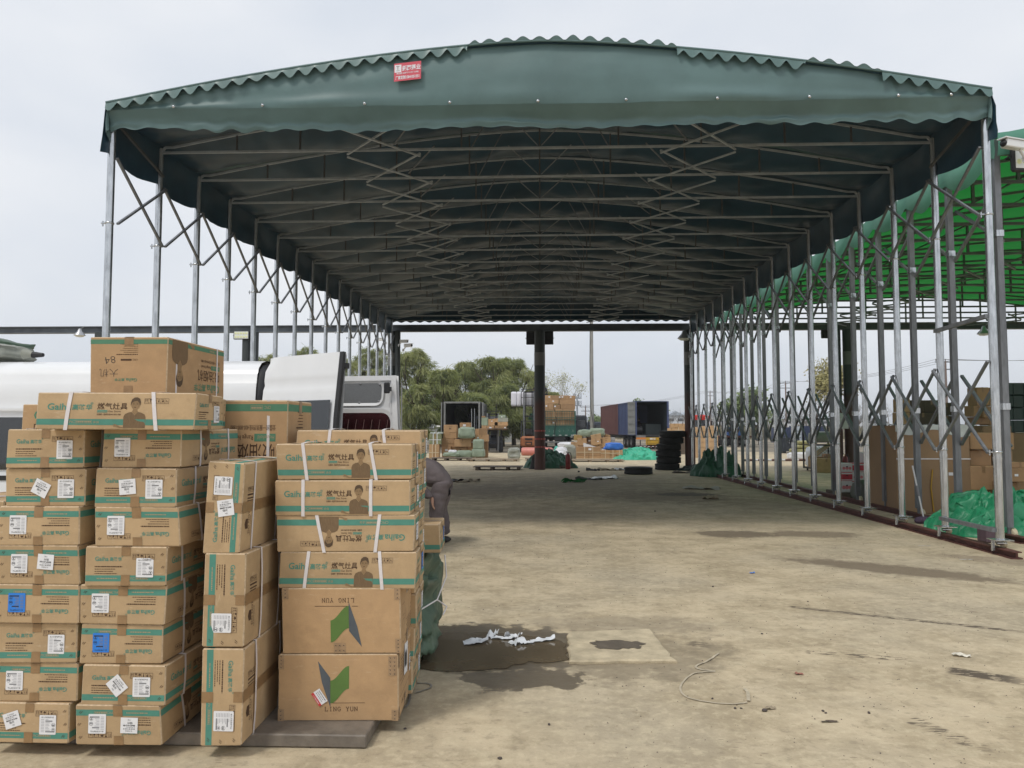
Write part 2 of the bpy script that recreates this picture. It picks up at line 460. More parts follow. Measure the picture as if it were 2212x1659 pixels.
    # wet tyre prints: broken dashes along straight runs
    tread = n.new('ShaderNodeMapping'); l.new(pos, tread.inputs['Vector']); tread.inputs['Scale'].default_value = (9, 46, 1)
    tr = nz(1.0, 3, .6, tread.outputs[0])
    def track(x0, y0, x1, y1, w, amt, lo=.47):
        nonlocal c
        a, e = gnd(x0, y0), gnd(x1, y1); d = e - a; L = d.length; ux, uy = d.x / L, d.y / L
        dx = mth('SUBTRACT', X, a.x); dy = mth('SUBTRACT', Y, a.y)
        u = mth('ADD', mth('MULTIPLY', dx, ux), mth('MULTIPLY', dy, uy))
        v = mth('ABSOLUTE', mth('SUBTRACT', mth('MULTIPLY', dy, ux), mth('MULTIPLY', dx, uy)))
        k = mth('MULTIPLY', rmp(v, w * .6, w, 1, 0), mth('MULTIPLY', rmp(u, 0, .05), rmp(u, L - .25, L, 1, 0)))
        k = mth('MULTIPLY', k, rmp(tr, lo, lo + .05))
        c = mixc(mth('MULTIPLY', k, amt), c, (0.10, 0.08, 0.06))
    track(1700, 1310, 2240, 1368, .05, .9, .44)
    track(1735, 1407, 2000, 1428, .06, .85, .5)
    track(2040, 1446, 2260, 1480, .10, .95, .38)
    track(1480, 1388, 1570, 1400, .08, .8, .46)
    track(1950, 1548, 2180, 1640, .07, .8, .52)
    track(1660, 1440, 1710, 1462, .06, .8, .54)
    # far yard: dark asphalt strip and mud
    far = mth('MULTIPLY', rmp(Y, 46, 50), rmp(nz(.12, 5, .6), .38, .5))
    c = mixc(mth('MULTIPLY', far, .75), c, (0.12, 0.11, 0.10))
    # the closing broad patches above put the roof's shade into the floor colour
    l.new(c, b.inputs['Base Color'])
    wetm = mth('MAXIMUM', k1, k2)
    l.new(rmp(wetm, 0, 1, .92, .42), b.inputs['Roughness'])
    bp = n.new('ShaderNodeBump'); bp.inputs['Strength'].default_value = .8; bp.inputs['Distance'].default_value = .012
    h = mth('ADD', mth('MULTIPLY', mid, .6), mth('ADD', mth('MULTIPLY', fine, .45), mth('MULTIPLY', grit, .16)))
    h = mth('ADD', h, mth('MULTIPLY', m2, .5)); l.new(h, bp.inputs['Height']); l.new(bp.outputs['Normal'], b.inputs['Normal'])
    return m
GROUND = ground_material()
g = MB()
xs = [-900, -120, -40, -12, 0, 12, 40, 120, 900]; ys = [-60, -5, 3, 12, 30, 60, 120, 400, 1800]
g.add([(x, y, 0) for y in ys for x in xs], [(j * 9 + i, j * 9 + i + 1, (j + 1) * 9 + i + 1, (j + 1) * 9 + i) for j in range(8) for i in range(8)], GROUND)
tag(g.build('ground'), 'dusty beige concrete yard', None, None, 'structure')

# puddle: muddy water with a ragged rim
MUDW = mat('muddy_water', (0.135, 0.103, 0.064), 0.09, spec=0.6, var=0.1, scale=3, bump=0.0008, bscale=6)
rim = [(905, 1395), (915, 1380), (955, 1369), (1000, 1366), (1060, 1366), (1110, 1372), (1165, 1376), (1205, 1384), (1222, 1392), (1226, 1410),
       (1222, 1428), (1180, 1431), (1140, 1432), (1110, 1437), (1085, 1444), (1040, 1449), (985, 1452), (940, 1451), (905, 1449)]
pts = []
for i, (x, y) in enumerate(rim):
    x2, y2 = rim[(i + 1) % len(rim)]
    for t in range(6):
        q = gnd(x + (x2 - x) * t / 6, y + (y2 - y) * t / 6)
        pts.append((q.x + .05 * fbm((q.x * 6, q.y * 6, 3)), q.y + .05 * fbm((q.x * 6, q.y * 6, 8))))
pb = MB(); pb.add([(x, y, 0.004) for x, y in pts], [list(range(len(pts)))], MUDW)
tag(pb.build('puddle'), 'shallow muddy brown puddle with torn plastic floating in it', None, None, 'structure')

# concrete inspection slab
SLABM = mat('pale_rough_concrete', (0.50, 0.42, 0.285), 0.9, var=0.22, scale=6, bump=0.008, bscale=28)
sl = MB()
cs = [gnd(*q) for q in ((1224, 1371), (1402, 1365), (1460, 1433), (1232, 1436))]
ring = []
for i in range(4):
    a, e = cs[i], cs[(i + 1) % 4]
    for t in range(9):
        q = a.lerp(e, t / 9); ring.append((q.x + .03 * fbm((q.x * 15, q.y * 15, 1)), q.y + .03 * fbm((q.x * 17, q.y * 17, 5))))
N = len(ring)
cx, cy = sum(p[0] for p in ring) / N, sum(p[1] for p in ring) / N
sl.add([(x, y, 0.001) for x, y in ring] + [(x, y, 0.016) for x, y in ring] + [(cx + (x - cx) * .965, cy + (y - cy) * .965, 0.026) for x, y in ring],
       [(i, (i + 1) % N, N + (i + 1) % N, N + i) for i in range(N)] + [(N + i, N + (i + 1) % N, 2 * N + (i + 1) % N, 2 * N + i) for i in range(N)] + [list(range(2 * N, 3 * N))], SLABM)
slab = tag(sl.build('cover_slab'), 'square rough concrete cover slab beside the puddle', 'slab')
ws = MB()
c0 = gnd(1335, 1393, .026)
ws.add([(c0.x + .18 * cos(a) * (1 + .35 * fbm((cos(a) * 2, sin(a) * 2, 2))), c0.y + .12 * sin(a) * (1 + .5 * fbm((cos(a) * 2, sin(a) * 2, 9))), 0.0285) for a in [2 * pi * i / 48 for i in range(48)]],
       [list(range(48))], mat('damp_concrete', (0.13, 0.105, 0.075), 0.5, var=.2, scale=14))
ws.build('damp_patch', slab)

# ================================================================== RETRACTABLE SHED (dark green)
HW, EAVE, RISE = 5.62, 5.74, 0.72
Y0, DY, NF = 9.78, 1.28, 16
def arch(x, hw=HW, z0=EAVE, rise=RISE):
    return z0 + rise * (1 - min(1, abs(x) / hw) ** 1.55)
YF = [Y0 + DY * i for i in range(NF)]
tent = thing('canopy_shed', 'large dark green retractable canopy shed on galvanised posts', 'canopy shed', (0, Y0, 0))
def loc_y(y): return y - Y0
# --- canvas roof: sags between the frames
def roof_pt(u, v):
    y = -0.18 + v * (DY * (NF - 1) + 0.31)
    k = (y % DY) / DY
    x = (u * 2 - 1) * HW
    sag = 4 * k * (1 - k) * (0.20 + 0.06 * fbm((x * .5, y * .6, 1.7)))
    wr = 0.035 * fbm((x * 1.9 + y * .8, y * 2.4, 4.2), 5) + 0.03 * sin(x * 7 + y * 4 + 3 * fbm((x * .7, y, 2))) * (4 * k * (1 - k)) * max(0, fbm((x * .4, y * .4, 6)) + .2)
    edge = min(1, (1 - abs(u * 2 - 1)) * 12)
    z = arch(x) + 0.05 - (sag + wr) * (0.35 + .65 * edge)
    if y < 0.02 or y > DY * (NF - 1) - .02: z = arch(x) + 0.05
    return (x * 1.005, y, z)
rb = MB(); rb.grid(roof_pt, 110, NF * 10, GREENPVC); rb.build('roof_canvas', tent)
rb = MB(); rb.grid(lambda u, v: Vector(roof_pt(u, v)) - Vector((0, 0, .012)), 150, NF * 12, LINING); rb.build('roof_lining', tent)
# --- side flaps
for sx in (-1, 1):
    def flap(u, v, sx=sx):
        y = -0.18 + u * (DY * (NF - 1) + .31)
        k = (y % DY) / DY
        e = roof_pt(0 if sx < 0 else 1, u)
        drop = 0.60 + 0.07 * (4 * k * (1 - k)) + .05 * fbm((y * .8, sx * 3, 0)) - (EAVE + .05 - e[2])
        out = 0.015 + 0.05 * sin(v * 2.2) * (4 * k * (1 - k)) + .03 * fbm((y * 2, v * 2, sx))
        return (e[0] + sx * (out * min(1, v * 3) + .02 * v), y, e[2] - drop * v)
    fb = MB(); fb.grid(flap, NF * 9, 6, GREENPVC); fb.build('side_flap', tent)
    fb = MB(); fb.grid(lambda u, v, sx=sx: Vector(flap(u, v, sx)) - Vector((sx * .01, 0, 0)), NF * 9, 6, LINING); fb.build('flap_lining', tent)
# --- gable cloths and scalloped edges
def gable(yy, sgn, bolts):
    gb = MB(); GM = GREENPVC if bolts else LINING
    def gp(u, v):
        x = (u * 2 - 1) * HW * 1.004
        zt = arch(x) + .05; zb = EAVE - .04 + .02 * fbm((x * .8, 2, 0))
        bulge = .05 * sin(v * pi) * (1 - abs(u * 2 - 1)) + .012 * fbm((x * 1.4, v * 2, 7)) + (.035 * exp(-((v - .12) / .14) ** 2) * (.6 + fbm((x * .6, 3, 3))) if bolts else 0)
        return (x, yy - sgn * (.0 + bulge), zb + (zt - zb) * v)
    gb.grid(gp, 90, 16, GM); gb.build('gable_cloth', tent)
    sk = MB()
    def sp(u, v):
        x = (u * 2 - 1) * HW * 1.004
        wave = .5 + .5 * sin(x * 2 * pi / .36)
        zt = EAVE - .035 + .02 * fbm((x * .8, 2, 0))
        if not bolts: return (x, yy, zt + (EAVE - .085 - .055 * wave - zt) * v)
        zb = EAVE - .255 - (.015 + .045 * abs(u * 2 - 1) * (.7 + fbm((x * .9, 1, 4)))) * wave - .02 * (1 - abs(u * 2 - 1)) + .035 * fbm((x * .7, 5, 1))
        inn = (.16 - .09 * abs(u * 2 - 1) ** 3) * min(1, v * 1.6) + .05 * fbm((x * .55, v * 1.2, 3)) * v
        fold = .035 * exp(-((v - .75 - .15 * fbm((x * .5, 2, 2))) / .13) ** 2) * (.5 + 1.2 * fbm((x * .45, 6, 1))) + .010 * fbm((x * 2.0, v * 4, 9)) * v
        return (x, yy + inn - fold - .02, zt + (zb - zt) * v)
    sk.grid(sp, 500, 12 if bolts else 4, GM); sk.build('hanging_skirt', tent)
    if bolts:
        for x in (-4.75, -3.58, -2.25, -1.15, -.02, 1.1, 2.25, 3.4, 4.5, 5.15):
            bm_ = MB(); bm_.lathe([(.004, -.02), (.02, -.016), (.022, -.004), (.022, 0)], GALV, 8, 'Y', (x, yy - .055, EAVE - .015)); bm_.build('bolt', tent)
gable(-.13, 1, True)
gable(DY * (NF - 1) + .13, -1, False)
# front trim strip: scallops hang in some stretches and are blown upward in others
PALEG = GREENPVC
def trim(u, v):
    x = (u * 2 - 1) * HW * 1.005
    up = (-.92 < x < 1.75) or (3.35 < x < 4.3)
    e = min(abs(x - b) for b in (-.92, 1.75, 3.35, 4.3))
    d = min(1, e / .1)
    lob = (.5 + .5 * cos(x * 2 * pi / .215 + .6 * fbm((x * .5, 1, 1)))) ** .75
    amp = (.05 + .05 * abs(fbm((x * .8, 3, 3)))) if up else (.065 + .05 * (.5 + fbm((x * .7, 9, 2))))
    L = amp * lob + (.005 if up else .035 + .03 * fbm((x * .6, 2, 8)))
    s = v * L * (d if up else 1)
    return (x, -.195 - .015 * v, arch(x) + .05 + (s if up else -s))
tb = MB(); tb.grid(trim, 800, 4, TRIMC); tb.build('scalloped_trim', tent)
eb = MB(); eb.path([(x, -.19, arch(x) + .055) for x in [(-1 + 2 * i / 40) * HW * 1.005 for i in range(41)]], .016, GREENPVC, 6); eb.build('edge_pipe', tent)
for sx in (-1, 1):
    cb = MB()
    cb.grid(lambda u, v, sx=sx: (sx * (HW * 1.0 + .03 * u + .02 * sin(v * 3)), -.19 + .3 * abs(u - .3) - .03 * v, EAVE + .07 - v * (.36 + .16 * u)), 5, 6, GREENPVC); cb.build('corner_wrap', tent)
# --- posts with base plate, wheel bracket and clamp
pm = MB()
pm.tube((0, 0, .19), (0, 0, EAVE - .02), .049, GALV, 14)
pm.tube((0, 0, 1.16), (0, 0, 1.20), .053, GALV, 14)
post_me = pm.mesh('post')
bm_ = MB()
bm_.box((0, 0, .185), (.22, .20, .012), GALV); bm_.box((-.09, 0, .12), (.012, .06, .13), GALV); bm_.tube((-.1, 0, .05), (-.1, 0, .17), .014, GALV, 8)
bm_.tube((-.06, -.02, .145), (.06, -.02, .145), .02, GALV, 8)
brk_me = bm_.mesh('foot_bracket')
wm = MB(); wm.lathe([(.01, -.02), (.055, -.02), (.06, -.012), (.048, 0), (.06, .012), (.055, .02), (.01, .02)], mat('cream_wheel', (.6, .53, .36), .5), 14, 'X', (.05, .02, .135))
whl_me = wm.mesh('rail_wheel')
cm_ = MB(); cm_.lathe([(.051, -.012), (.057, -.012), (.057, .012), (.051, .012)], GALV, 12)
cm_.box((-.075, 0, 0), (.07, .03, .014), GALV); cm_.tube((-.09, 0, -.04), (-.09, 0, .03), .010, GALV, 8); clamp_me = cm_.mesh('clamp')
for sx in (-1, 1):
    for i in range(NF):
        po = link('post', post_me, tent, (sx * 5.66, loc_y(YF[i]), 0))
        link('foot_bracket', brk_me, po); link('rail_wheel', whl_me, po)
        link('clamp', clamp_me, po, (0, 0, 4.25))
        if sx > 0: link('clamp', clamp_me, po, (0, 0, 1.26))
# --- trusses
tm = MB()
arc = [(-5.66, 0, EAVE - .16), (-5.64, 0, EAVE - .07), (-5.58, 0, EAVE + .0), (-5.46, 0, arch(5.46) - .03)]
arc += [(x, 0, arch(x) - .03) for x in [-5.1 + 10.2 * i / 22 for i in range(23)]]
arc += [(5.46, 0, arch(5.46) - .03), (5.58, 0, EAVE + 0), (5.64, 0, EAVE - .07), (5.66, 0, EAVE - .16)]
for a, b in zip(arc[:-1], arc[1:]): tm.bar(a, b, .028, .03, TRUSSM)
truss_me = tm.mesh('roof_truss')
cm2 = MB(); cm2.bar((-5.62, 0, 5.66), (5.62, 0, 5.66), .032, .032, TRUSSM); chord_me = cm2.mesh('bottom_chord')
SX = [-4.5, -3.55, -2.35, -1.15, 0, 1.15, 2.35, 3.55, 4.5]
strut_mes = []
for x in SX:
    q = MB(); q.bar((x, 0, 5.68), (x, 0, arch(x) - .04), .024, .024, STRUTM); strut_mes.append(q.mesh('strut'))
for s in (-1, 1):
    for xa, xb in ((.62, 1.0),):
        q = MB(); q.bar((s * xb, 0, 5.68), (s * xa, 0, arch(xa) - .05), .016, .016, GALVD); strut_mes.append(q.mesh('web_strut'))
for i in range(NF):
    t = link('roof_truss', truss_me, tent, (0, loc_y(YF[i]), 0))
    link('bottom_chord', chord_me, t)
    for k, me in enumerate(strut_mes): link(me.name.split('.')[0], me, t)
# --- lazy-tong braces in the roof, king braces, side scissors
XI, XO = 1.76, 2.84
def brace(name, a, b, w=.027):
    q = MB(); q.bar(a, b, w, w * .8, {'side_brace': GALVD, 'roof_brace': TRUSSM}.get(name, GALVD)); return q.mesh(name)
br = []
for s in (-1, 1):
    br.append(('roof_brace', brace('roof_brace', (s * XI, 0, 5.60), (s * XO, DY, 5.60))))
    br.append(('roof_brace', brace('roof_brace', (s * XO, 0, 5.56), (s * XI, DY, 5.56))))
    br.append(('king_brace', brace('king_brace', (s * .46, 0, 5.70), (s * .03, DY, 5.70), .014)))
    br.append(('plan_brace', brace('plan_brace', (s * 1.55, 0, 5.71), (s * 2.15, DY, 5.74), .018)))
    br.append(('side_brace', brace('side_brace', (s * 5.585, .0, 5.12), (s * 5.585, DY, 4.24), .034)))
    br.append(('side_brace', brace('side_brace', (s * 5.55, .0, 4.24), (s * 5.55, DY, 5.10), .034)))
    q = MB(); q.bar((s * 5.60, -.02, 5.60), (s * 5.60, DY, 5.30), .03, .03, STRUTM); q.build('eave_tie', tent)
for s in (1,):
    br.append(('side_brace', brace('side_brace', (5.585, .0, 2.39), (5.585, DY, 1.25), .035)))
    br.append(('side_brace', brace('side_brace', (5.55, .0, 1.25), (5.55, DY, 2.37), .035)))
for i in range(NF - 1):
    for nm, me in br: link(nm, me, tent, (0, loc_y(YF[i]), 0))
q = MB(); q.bar((5.60, 0, .30), (5.60, DY, .30), .06, .05, GALVD); q.build('foot_tie', tent)
q = MB(); q.bar((5.60, 0, 2.96), (5.60, DY, 2.93), .05, .05, GALVD); q.build('mid_tie', tent)
# --- maker's banner on the gable
bx, bz = at(887, 155, Y0).x, at(887, 155, Y0).z
bn = MB(); F = Face(bn, (bx - .175, loc_y(Y0) - .225, bz - .235), (1, 0, .10), (0, 0, 1))
REDB = mat('red_banner', (.62, .085, .12), .5)
PINKW = mat('white_banner_print', (.78, .76, .8), .5)
F.rect(0, 0, .35, .235, REDB, 0)
F.rect(.008, .115, .095, .215, PINKW, .001); F.text('T', .05, .15, .07, GREYINK, .002, 'CENTER', .01)
F.rect(.03, .135, .075, .14, GREYINK, .002)
F.text('拓图蓬业', .225, .135, .072, PINKW, .002, 'CENTER', .03, sx=.84)
F.text('推拉雨篷 仓储蓬房 伸缩蓬 大排档', .175, .09, .024, PINKW, .002, 'CENTER', .02, sx=.8)
F.text('厂家定制15841051551', .176, .025, .05, PINKW, .002, 'CENTER', .03, sx=.66)
bo = bn.build('red_banner', tent); bo['label'] = 'small red banner with white Chinese lettering and a phone number'
# --- floor rails
def rail(x, y0, y1, label):
    r = MB(); L = y1 - y0
    r.box((0, L / 2, .008), (.13, L, .016), RUST); r.box((0, L / 2, .045), (.02, L, .06), RUST); r.box((0, L / 2, .082), (.11, L, .014), RUST)
    o = r.build('floor_rail', None, (x, y0, 0)); tag(o, label, 'rail', 'rust red rails under the shed posts'); return o
rail(5.66, 9.45, 29.6, 'rust red steel floor rail under the shed posts, beside the rolled green tarpaulin')
rail(-5.66, 9.45, 29.6, 'rust red steel floor rail behind the white van')

# ================================================================== SECOND SHED (bright green, translucent)
GTARP = translucent('bright_green_sheet', (0.02, 0.15, 0.042), (0.013, 0.20, 0.034), 0.55)
GVAL = translucent('faded_green_sheet', (0.11, 0.30, 0.22), (0.10, 0.34, 0.22), 0.30)  # flap sheet, a paler green than the roof sheet
HW2, XC2, Y20, NF2 = 7.1, 13.62, 11.05, 15
def arch2(x): return 5.66 + .78 * (1 - min(1, abs(x) / HW2) ** 1.7)
shed2 = thing('canopy_shed', 'bright green translucent canopy shed sheltering stacked cartons', 'canopy shed', (XC2, Y20, 0))
L2 = DY * (NF2 - 1)
def roof2(u, v):
    y = -.1 + v * (L2 + .2); k = (y % DY) / DY; x = (u * 2 - 1) * HW2
    sag = 4 * k * (1 - k) * (.10 + .04 * fbm((x * .4, y * .5, 4)))
    return (x, y, arch2(x) + .06 - sag - .02 * fbm((x * 1.5, y * 2, 9)))
q = MB(); q.grid(roof2, 60, NF2 * 6, GTARP); q.build('roof_canvas', shed2)
for sx in (-1, 1):
    def flap2(u, v, sx=sx):
        y = -.1 + u * (L2 + .2); k = (y % DY) / DY
        drop = .30 + .16 * abs(sin(k * pi)) + .06 * fbm((y, 3, sx))
        return (sx * (HW2 + .06 + .08 * sin(v * 2.4) * sin(k * pi) + .03 * fbm((y * 1.7, v, 2))), y, arch2(HW2) + .07 - drop * v - .10 * sin(k * pi))
    q = MB(); q.grid(flap2, NF2 * 10, 5, GVAL); q.build('side_flap', shed2)
def front2(u, v):
    x = (u * 2 - 1) * (HW2 + .06)
    return (x, -.14 - .05 * sin(v * 3) - .02 * fbm((x * 1.3, v, 0)), arch2(min(HW2, abs(x))) + .07 - v * (.33 + .06 * fbm((x, 3, 3))))
q = MB(); q.grid(front2, 80, 5, GVAL); q.build('gable_flap', shed2)
sq = MB(); sq.box((0, 0, 2.93), (.085, .085, 5.5), GALVD); sqm = sq.mesh('post')
sl_ = MB(); sl_.box((0, 0, 0), (.105, .105, .09), GALV); slm = sl_.mesh('sleeve')
wh = MB(); wh.box((0, 0, .16), (.04, .03, .16), GALVD); wh.lathe([(.01, -.03), (.075, -.03), (.085, -.018), (.07, 0), (.085, .018), (.075, .03), (.01, .03)], mat('cream_wheel', (.6, .53, .36), .5), 16, 'X', (.05, 0, .088)); whm = wh.mesh('wheel')
tb2 = MB()
pts2 = [(-HW2, 0, 5.45), (-HW2 + .03, 0, 5.62)] + [(x, 0, arch2(x)) for x in [-HW2 * .97 + HW2 * 1.94 * i / 20 for i in range(21)]] + [(HW2 - .03, 0, 5.62), (HW2, 0, 5.45)]
for a, b in zip(pts2[:-1], pts2[1:]): tb2.bar(a, b, .045, .045, STRUTM)
t2m = tb2.mesh('roof_truss')
c2 = MB(); c2.bar((-HW2, 0, 5.48), (HW2, 0, 5.48), .05, .05, STRUTM); c2m = c2.mesh('bottom_chord')
st2 = []
for i in range(7):
    x = -6.0 + 12.0 * i / 6
    z = MB(); z.bar((x, 0, 5.5), (x, 0, arch2(x)), .045, .045, STRUTM); st2.append(z.mesh('strut'))
for i in range(NF2):
    y = DY * i
    for sx in (-1, 1):
        p = link('post', sqm, shed2, (sx * HW2, y, 0)); link('sleeve', slm, p, (0, 0, 1.86)); link('sleeve', slm, p, (0, 0, 4.32)); link('wheel', whm, p)
    t = link('roof_truss', t2m, shed2, (0, y, 0)); link('bottom_chord', c2m, t)
    for m_ in st2: link('strut', m_, t)
br2 = []
for s in (-1, 1):
    for za, zb in ((5.05, 4.2), (4.22, 5.0), (2.42, 1.3), (1.3, 2.38)):
        o_ = .05 if za > zb else .09
        q = MB(); q.bar((s * (HW2 - o_), .04, za), (s * (HW2 - o_), DY - .04, zb), .045, .035, GALVD); br2.append(('side_brace', q.mesh('side_brace')))
    q = MB(); q.bar((s * 2.2, 0, 5.42), (s * 3.4, DY, 5.42), .04, .04, GALVD); br2.append(('roof_brace', q.mesh('roof_brace')))
    q = MB(); q.bar((s * 3.4, 0, 5.38), (s * 2.2, DY, 5.38), .04, .04, GALVD); br2.append(('roof_brace', q.mesh('roof_brace')))
for xx in (-5.2, -4.1, 0.0, 4.1, 5.2):
    q = MB(); q.bar((xx, 0, arch2(xx) - .05), (xx, DY, arch2(xx) - .05), .03, .03, STRUTM); br2.append(('purlin', q.mesh('purlin')))
for i in range(NF2 - 1):
    for nm, me in br2: link(nm, me, shed2, (0, DY * i, 0))
rail(XC2 - HW2, 10.7, 29.4, 'rust red steel floor rail under the square posts of the bright green shed')

# lights and camera on the second shed's front post
def floodlight(loc, w=.34, h=.26, rz=0.0, lit=False, label='', group=None, tilt=0.0):
    t = thing('floodlight', label, 'floodlight', loc, rz, group)
    b = MB(); b.bbox((-w / 2, -.02, -h / 2), (w / 2, .05, h / 2), BLACK, .02)
    for k in range(7): b.box((-w / 2 + w * (k + .5) / 7, .065, 0), (.01, .03, h * .8), BLACK)
    b.build('housing', t)
    l_ = MB(); l_.box((0, -.024, 0), (w * .88, .008, h * .8), mat('lamp_lens', (.75, .78, .76), .2)); le = l_.build('lens', t)
    if lit:
        e = mat('led_chip', (.75, .78, .45), .3)
        d = MB()
        for r_ in (-1, 1):
            for k in range(5): d.lathe([(0, -.034), (w * .06, -.034), (w * .075, -.028)], e, 10, 'Y', (-w * .34 + w * .17 * k, 0, r_ * h * .2))
        d.build('led_array', t)
    br_ = MB(); br_.bar((-w / 2 - .015, .02, 0), (-w / 2 - .015, .1, -.02), .02, .02, BLACK); br_.bar((w / 2 + .015, .02, 0), (w / 2 + .015, .1, -.02), .02, .02, BLACK); br_.box((0, .1, -.02), (w + .05, .02, .03), BLACK)
    br_.build('bracket', t)
    return t
def dome_lamp(loc, label, rz=0.0, s=1.0):
    t = thing('yard_lamp', label, 'lamp', loc, rz)
    b = MB(); b.lathe([(.02 * s, .22 * s), (.05 * s, .2 * s), (.09 * s, .1 * s), (.2 * s, -.02 * s), (.21 * s, -.05 * s)], mat('lamp_shell', (.45, .46, .48), .35, .6), 20); b.build('lamp_shade', t)
    g_ = MB(); g_.lathe([(.19 * s, -.045 * s), (.13 * s, -.10 * s), (0, -.12 * s)], mat('lamp_lens', (.75, .78, .76), .2), 20); g_.build('glass', t)
    a = MB(); a.bar((0, 0, .2 * s), (.18 * s, 0, .3 * s), .03, .03, GALVD); a.build('arm', t)
    return t
def cctv(loc, rz, label, s=1.0):
    t = thing('security_camera', label, 'camera', loc, rz)
    b = MB(); b.bbox((-.045 * s, -.22 * s, -.045 * s), (.045 * s, .06 * s, .045 * s), WHITEP, .012); b.box((0, -.10 * s, .052 * s), (.11 * s, .30 * s, .012 * s), WHITEP); b.build('housing', t)
    l_ = MB(); l_.lathe([(0, -.235 * s), (.038 * s, -.232 * s), (.04 * s, -.219 * s)], BLACK, 14, 'Y'); l_.build('lens', t)
    a = MB(); a.tube((0, .02 * s, -.04 * s), (0, .10 * s, -.13 * s), .018 * s, WHITEP, 8); a.tube((0, .10 * s, -.13 * s), (0, .12 * s, -.13 * s), .045 * s, WHITEP, 12); a.build('arm', t)
    return t
fp = at(2212, 345, 10.95)
floodlight((fp.x - .02, 10.80, fp.z), .52, .46, .15, True, 'black floodlight with yellow chips at the corner of the bright green shed')
cp = at(2192, 316, 10.7)
cctv((cp.x, 10.62, cp.z - .02), -1.2, 'white bullet camera on the corner post of the bright green shed', 1.25)

# ================================================================== STEEL GANTRY across the far end
gan = thing('steel_gantry', 'long dark steel gantry on round columns behind the sheds', 'gantry', (0, 29.45, 0))
q = MB()
for z in (5.31, 5.54): q.box((-1, 0, z), (54, .28, .03), BEAMST)
q.box((-1, 0, 5.425), (54, .06, .2), BEAMST)
q.build('beam', gan)
COLM = bpy.data.materials.new('column_paint'); COLM.use_nodes = True
_n, _l = COLM.node_tree.nodes, COLM.node_tree.links
_g = _n.new('ShaderNodeNewGeometry'); _s = _n.new('ShaderNodeSeparateXYZ'); _z = _n.new('ShaderNodeTexNoise'); _z.inputs['Scale'].default_value = 3.5; _z.inputs['Detail'].default_value = 6
_a = _n.new('ShaderNodeMath'); _a.operation = 'MULTIPLY_ADD'; _a.inputs[1].default_value = 1.1
_r = _n.new('ShaderNodeMapRange'); _r.inputs['From Min'].default_value = 2.9; _r.inputs['From Max'].default_value = 3.5
_c = _n.new('ShaderNodeMix'); _c.data_type = 'RGBA'; _c.inputs[6].default_value = (.085, .035, .026, 1); _c.inputs[7].default_value = (.035, .045, .048, 1)
_l.new(_g.outputs['Position'], _s.inputs[0]); _l.new(_g.outputs['Position'], _z.inputs['Vector']); _l.new(_z.outputs['Fac'], _a.inputs[0]); _l.new(_s.outputs['Z'], _a.inputs[2])
_l.new(_a.outputs[0], _r.inputs['Value']); _l.new(_r.outputs[0], _c.inputs[0]); _l.new(_c.outputs[2], _n['Principled BSDF'].inputs['Base Color']); _n['Principled BSDF'].inputs['Roughness'].default_value = .6
REFL = mat('reflective_red', (.35, .05, .04), .5); REFW = mat('reflective_white', (.6, .6, .6), .4)
def column(px, r, stripes=False, patch=False, pair=0.0, Y=29.3, x=None, label=None):
    X = at(px, 900, Y).x if x is None else x
    q = MB(); q.tube((X, Y - 29.45, 0), (X, Y - 29.45, 5.29), r, COLM, 20); c = q.build('column', gan)
    if stripes:
        s_ = MB()
        for z in (.83, 1.13, 1.44):
            s_.lathe([(r + .004, z), (r + .004, z + .06)], REFL, 20, 'Z', (X, Y - 29.45, 0)); s_.lathe([(r + .007, z + .012), (r + .007, z + .05)], REFW, 5, 'Z', (X, Y - 29.45, 0), M=None)
        s_.build('reflective_band', c)
    if patch:
        s_ = MB()
        s_.lathe([(r + .004, 3.95), (r + .004, 4.45)], mat('grey_patch', (.16, .165, .165), .6), 20, 'Z', (X, Y - 29.45, 0)); s_.build('painted_patch', c)
    return X
cX = column(1166, .205, True, True)
q = MB(); q.box((cX - .07, -.35, 2.55), (.02, .02, .02), BEAMST)
column(848, .20, False, True)
column(858, .10, False, False, Y=29.05)
column(1490, .19, False, True)
for px in (530, 546): column(px, .17)
column(214, .24)
column(1810, .16); column(1834, .17, False, True)
column(2172, .15)
q = MB(); q.bbox((0, 0, 0), (.36, .16, .58), mat('pale_grey_enamel', (.62, .63, .63), .35), .01)
eb_ = thing('electrical_cabinet', 'pale grey electrical cabinet fixed to the twin round columns', 'cabinet', (at(1811, 926, 29.0).x, 28.95, at(1811, 926, 29.0).z))
link('cabinet_body', q.mesh('cabinet_body'), eb_)
q = MB(); q.box((.18, -.006, .29), (.30, .008, .5), mat('pale_grey_enamel', (.62, .63, .63), .35)); q.box((.30, -.014, .28), (.02, .012, .06), BLACK); q.build('door', eb_)
# floodlights and lamps hung on the gantry
f_ = at(522, 724, 29.1); floodlight((f_.x, 29.08, f_.z), .62, .34, 0, True, 'floodlight with rows of yellow chips on the left twin columns')
f_ = at(549, 727, 29.2); floodlight((f_.x, 29.3, f_.z), .16, .5, 1.4, False, 'dark floodlight seen edge on beside the lit one')
f_ = at(1166, 726, 29.0); floodlight((f_.x, 29.62, f_.z), 1.05, .52, pi, False, 'wide black floodlight seen from behind on the middle column')
f_ = at(1794, 717, 29.2); floodlight((f_.x, 29.5, f_.z), .5, .42, pi, False, 'black floodlight seen from behind beside the right twin columns')
f_ = at(172, 722, 28.9); dome_lamp((f_.x, 28.9, f_.z), 'grey bell shaped yard lamp under the beam above the tall carton', 0, 1.0)
f_ = at(1478, 728, 28.9); dome_lamp((f_.x, 28.9, f_.z), 'grey bell shaped yard lamp by the right column of the dark shed', 0, 1.2)
f_ = at(2125, 718, 28.9); dome_lamp((f_.x, 28.9, f_.z), 'grey bell shaped yard lamp under the bright green shed', 0, 1.1)
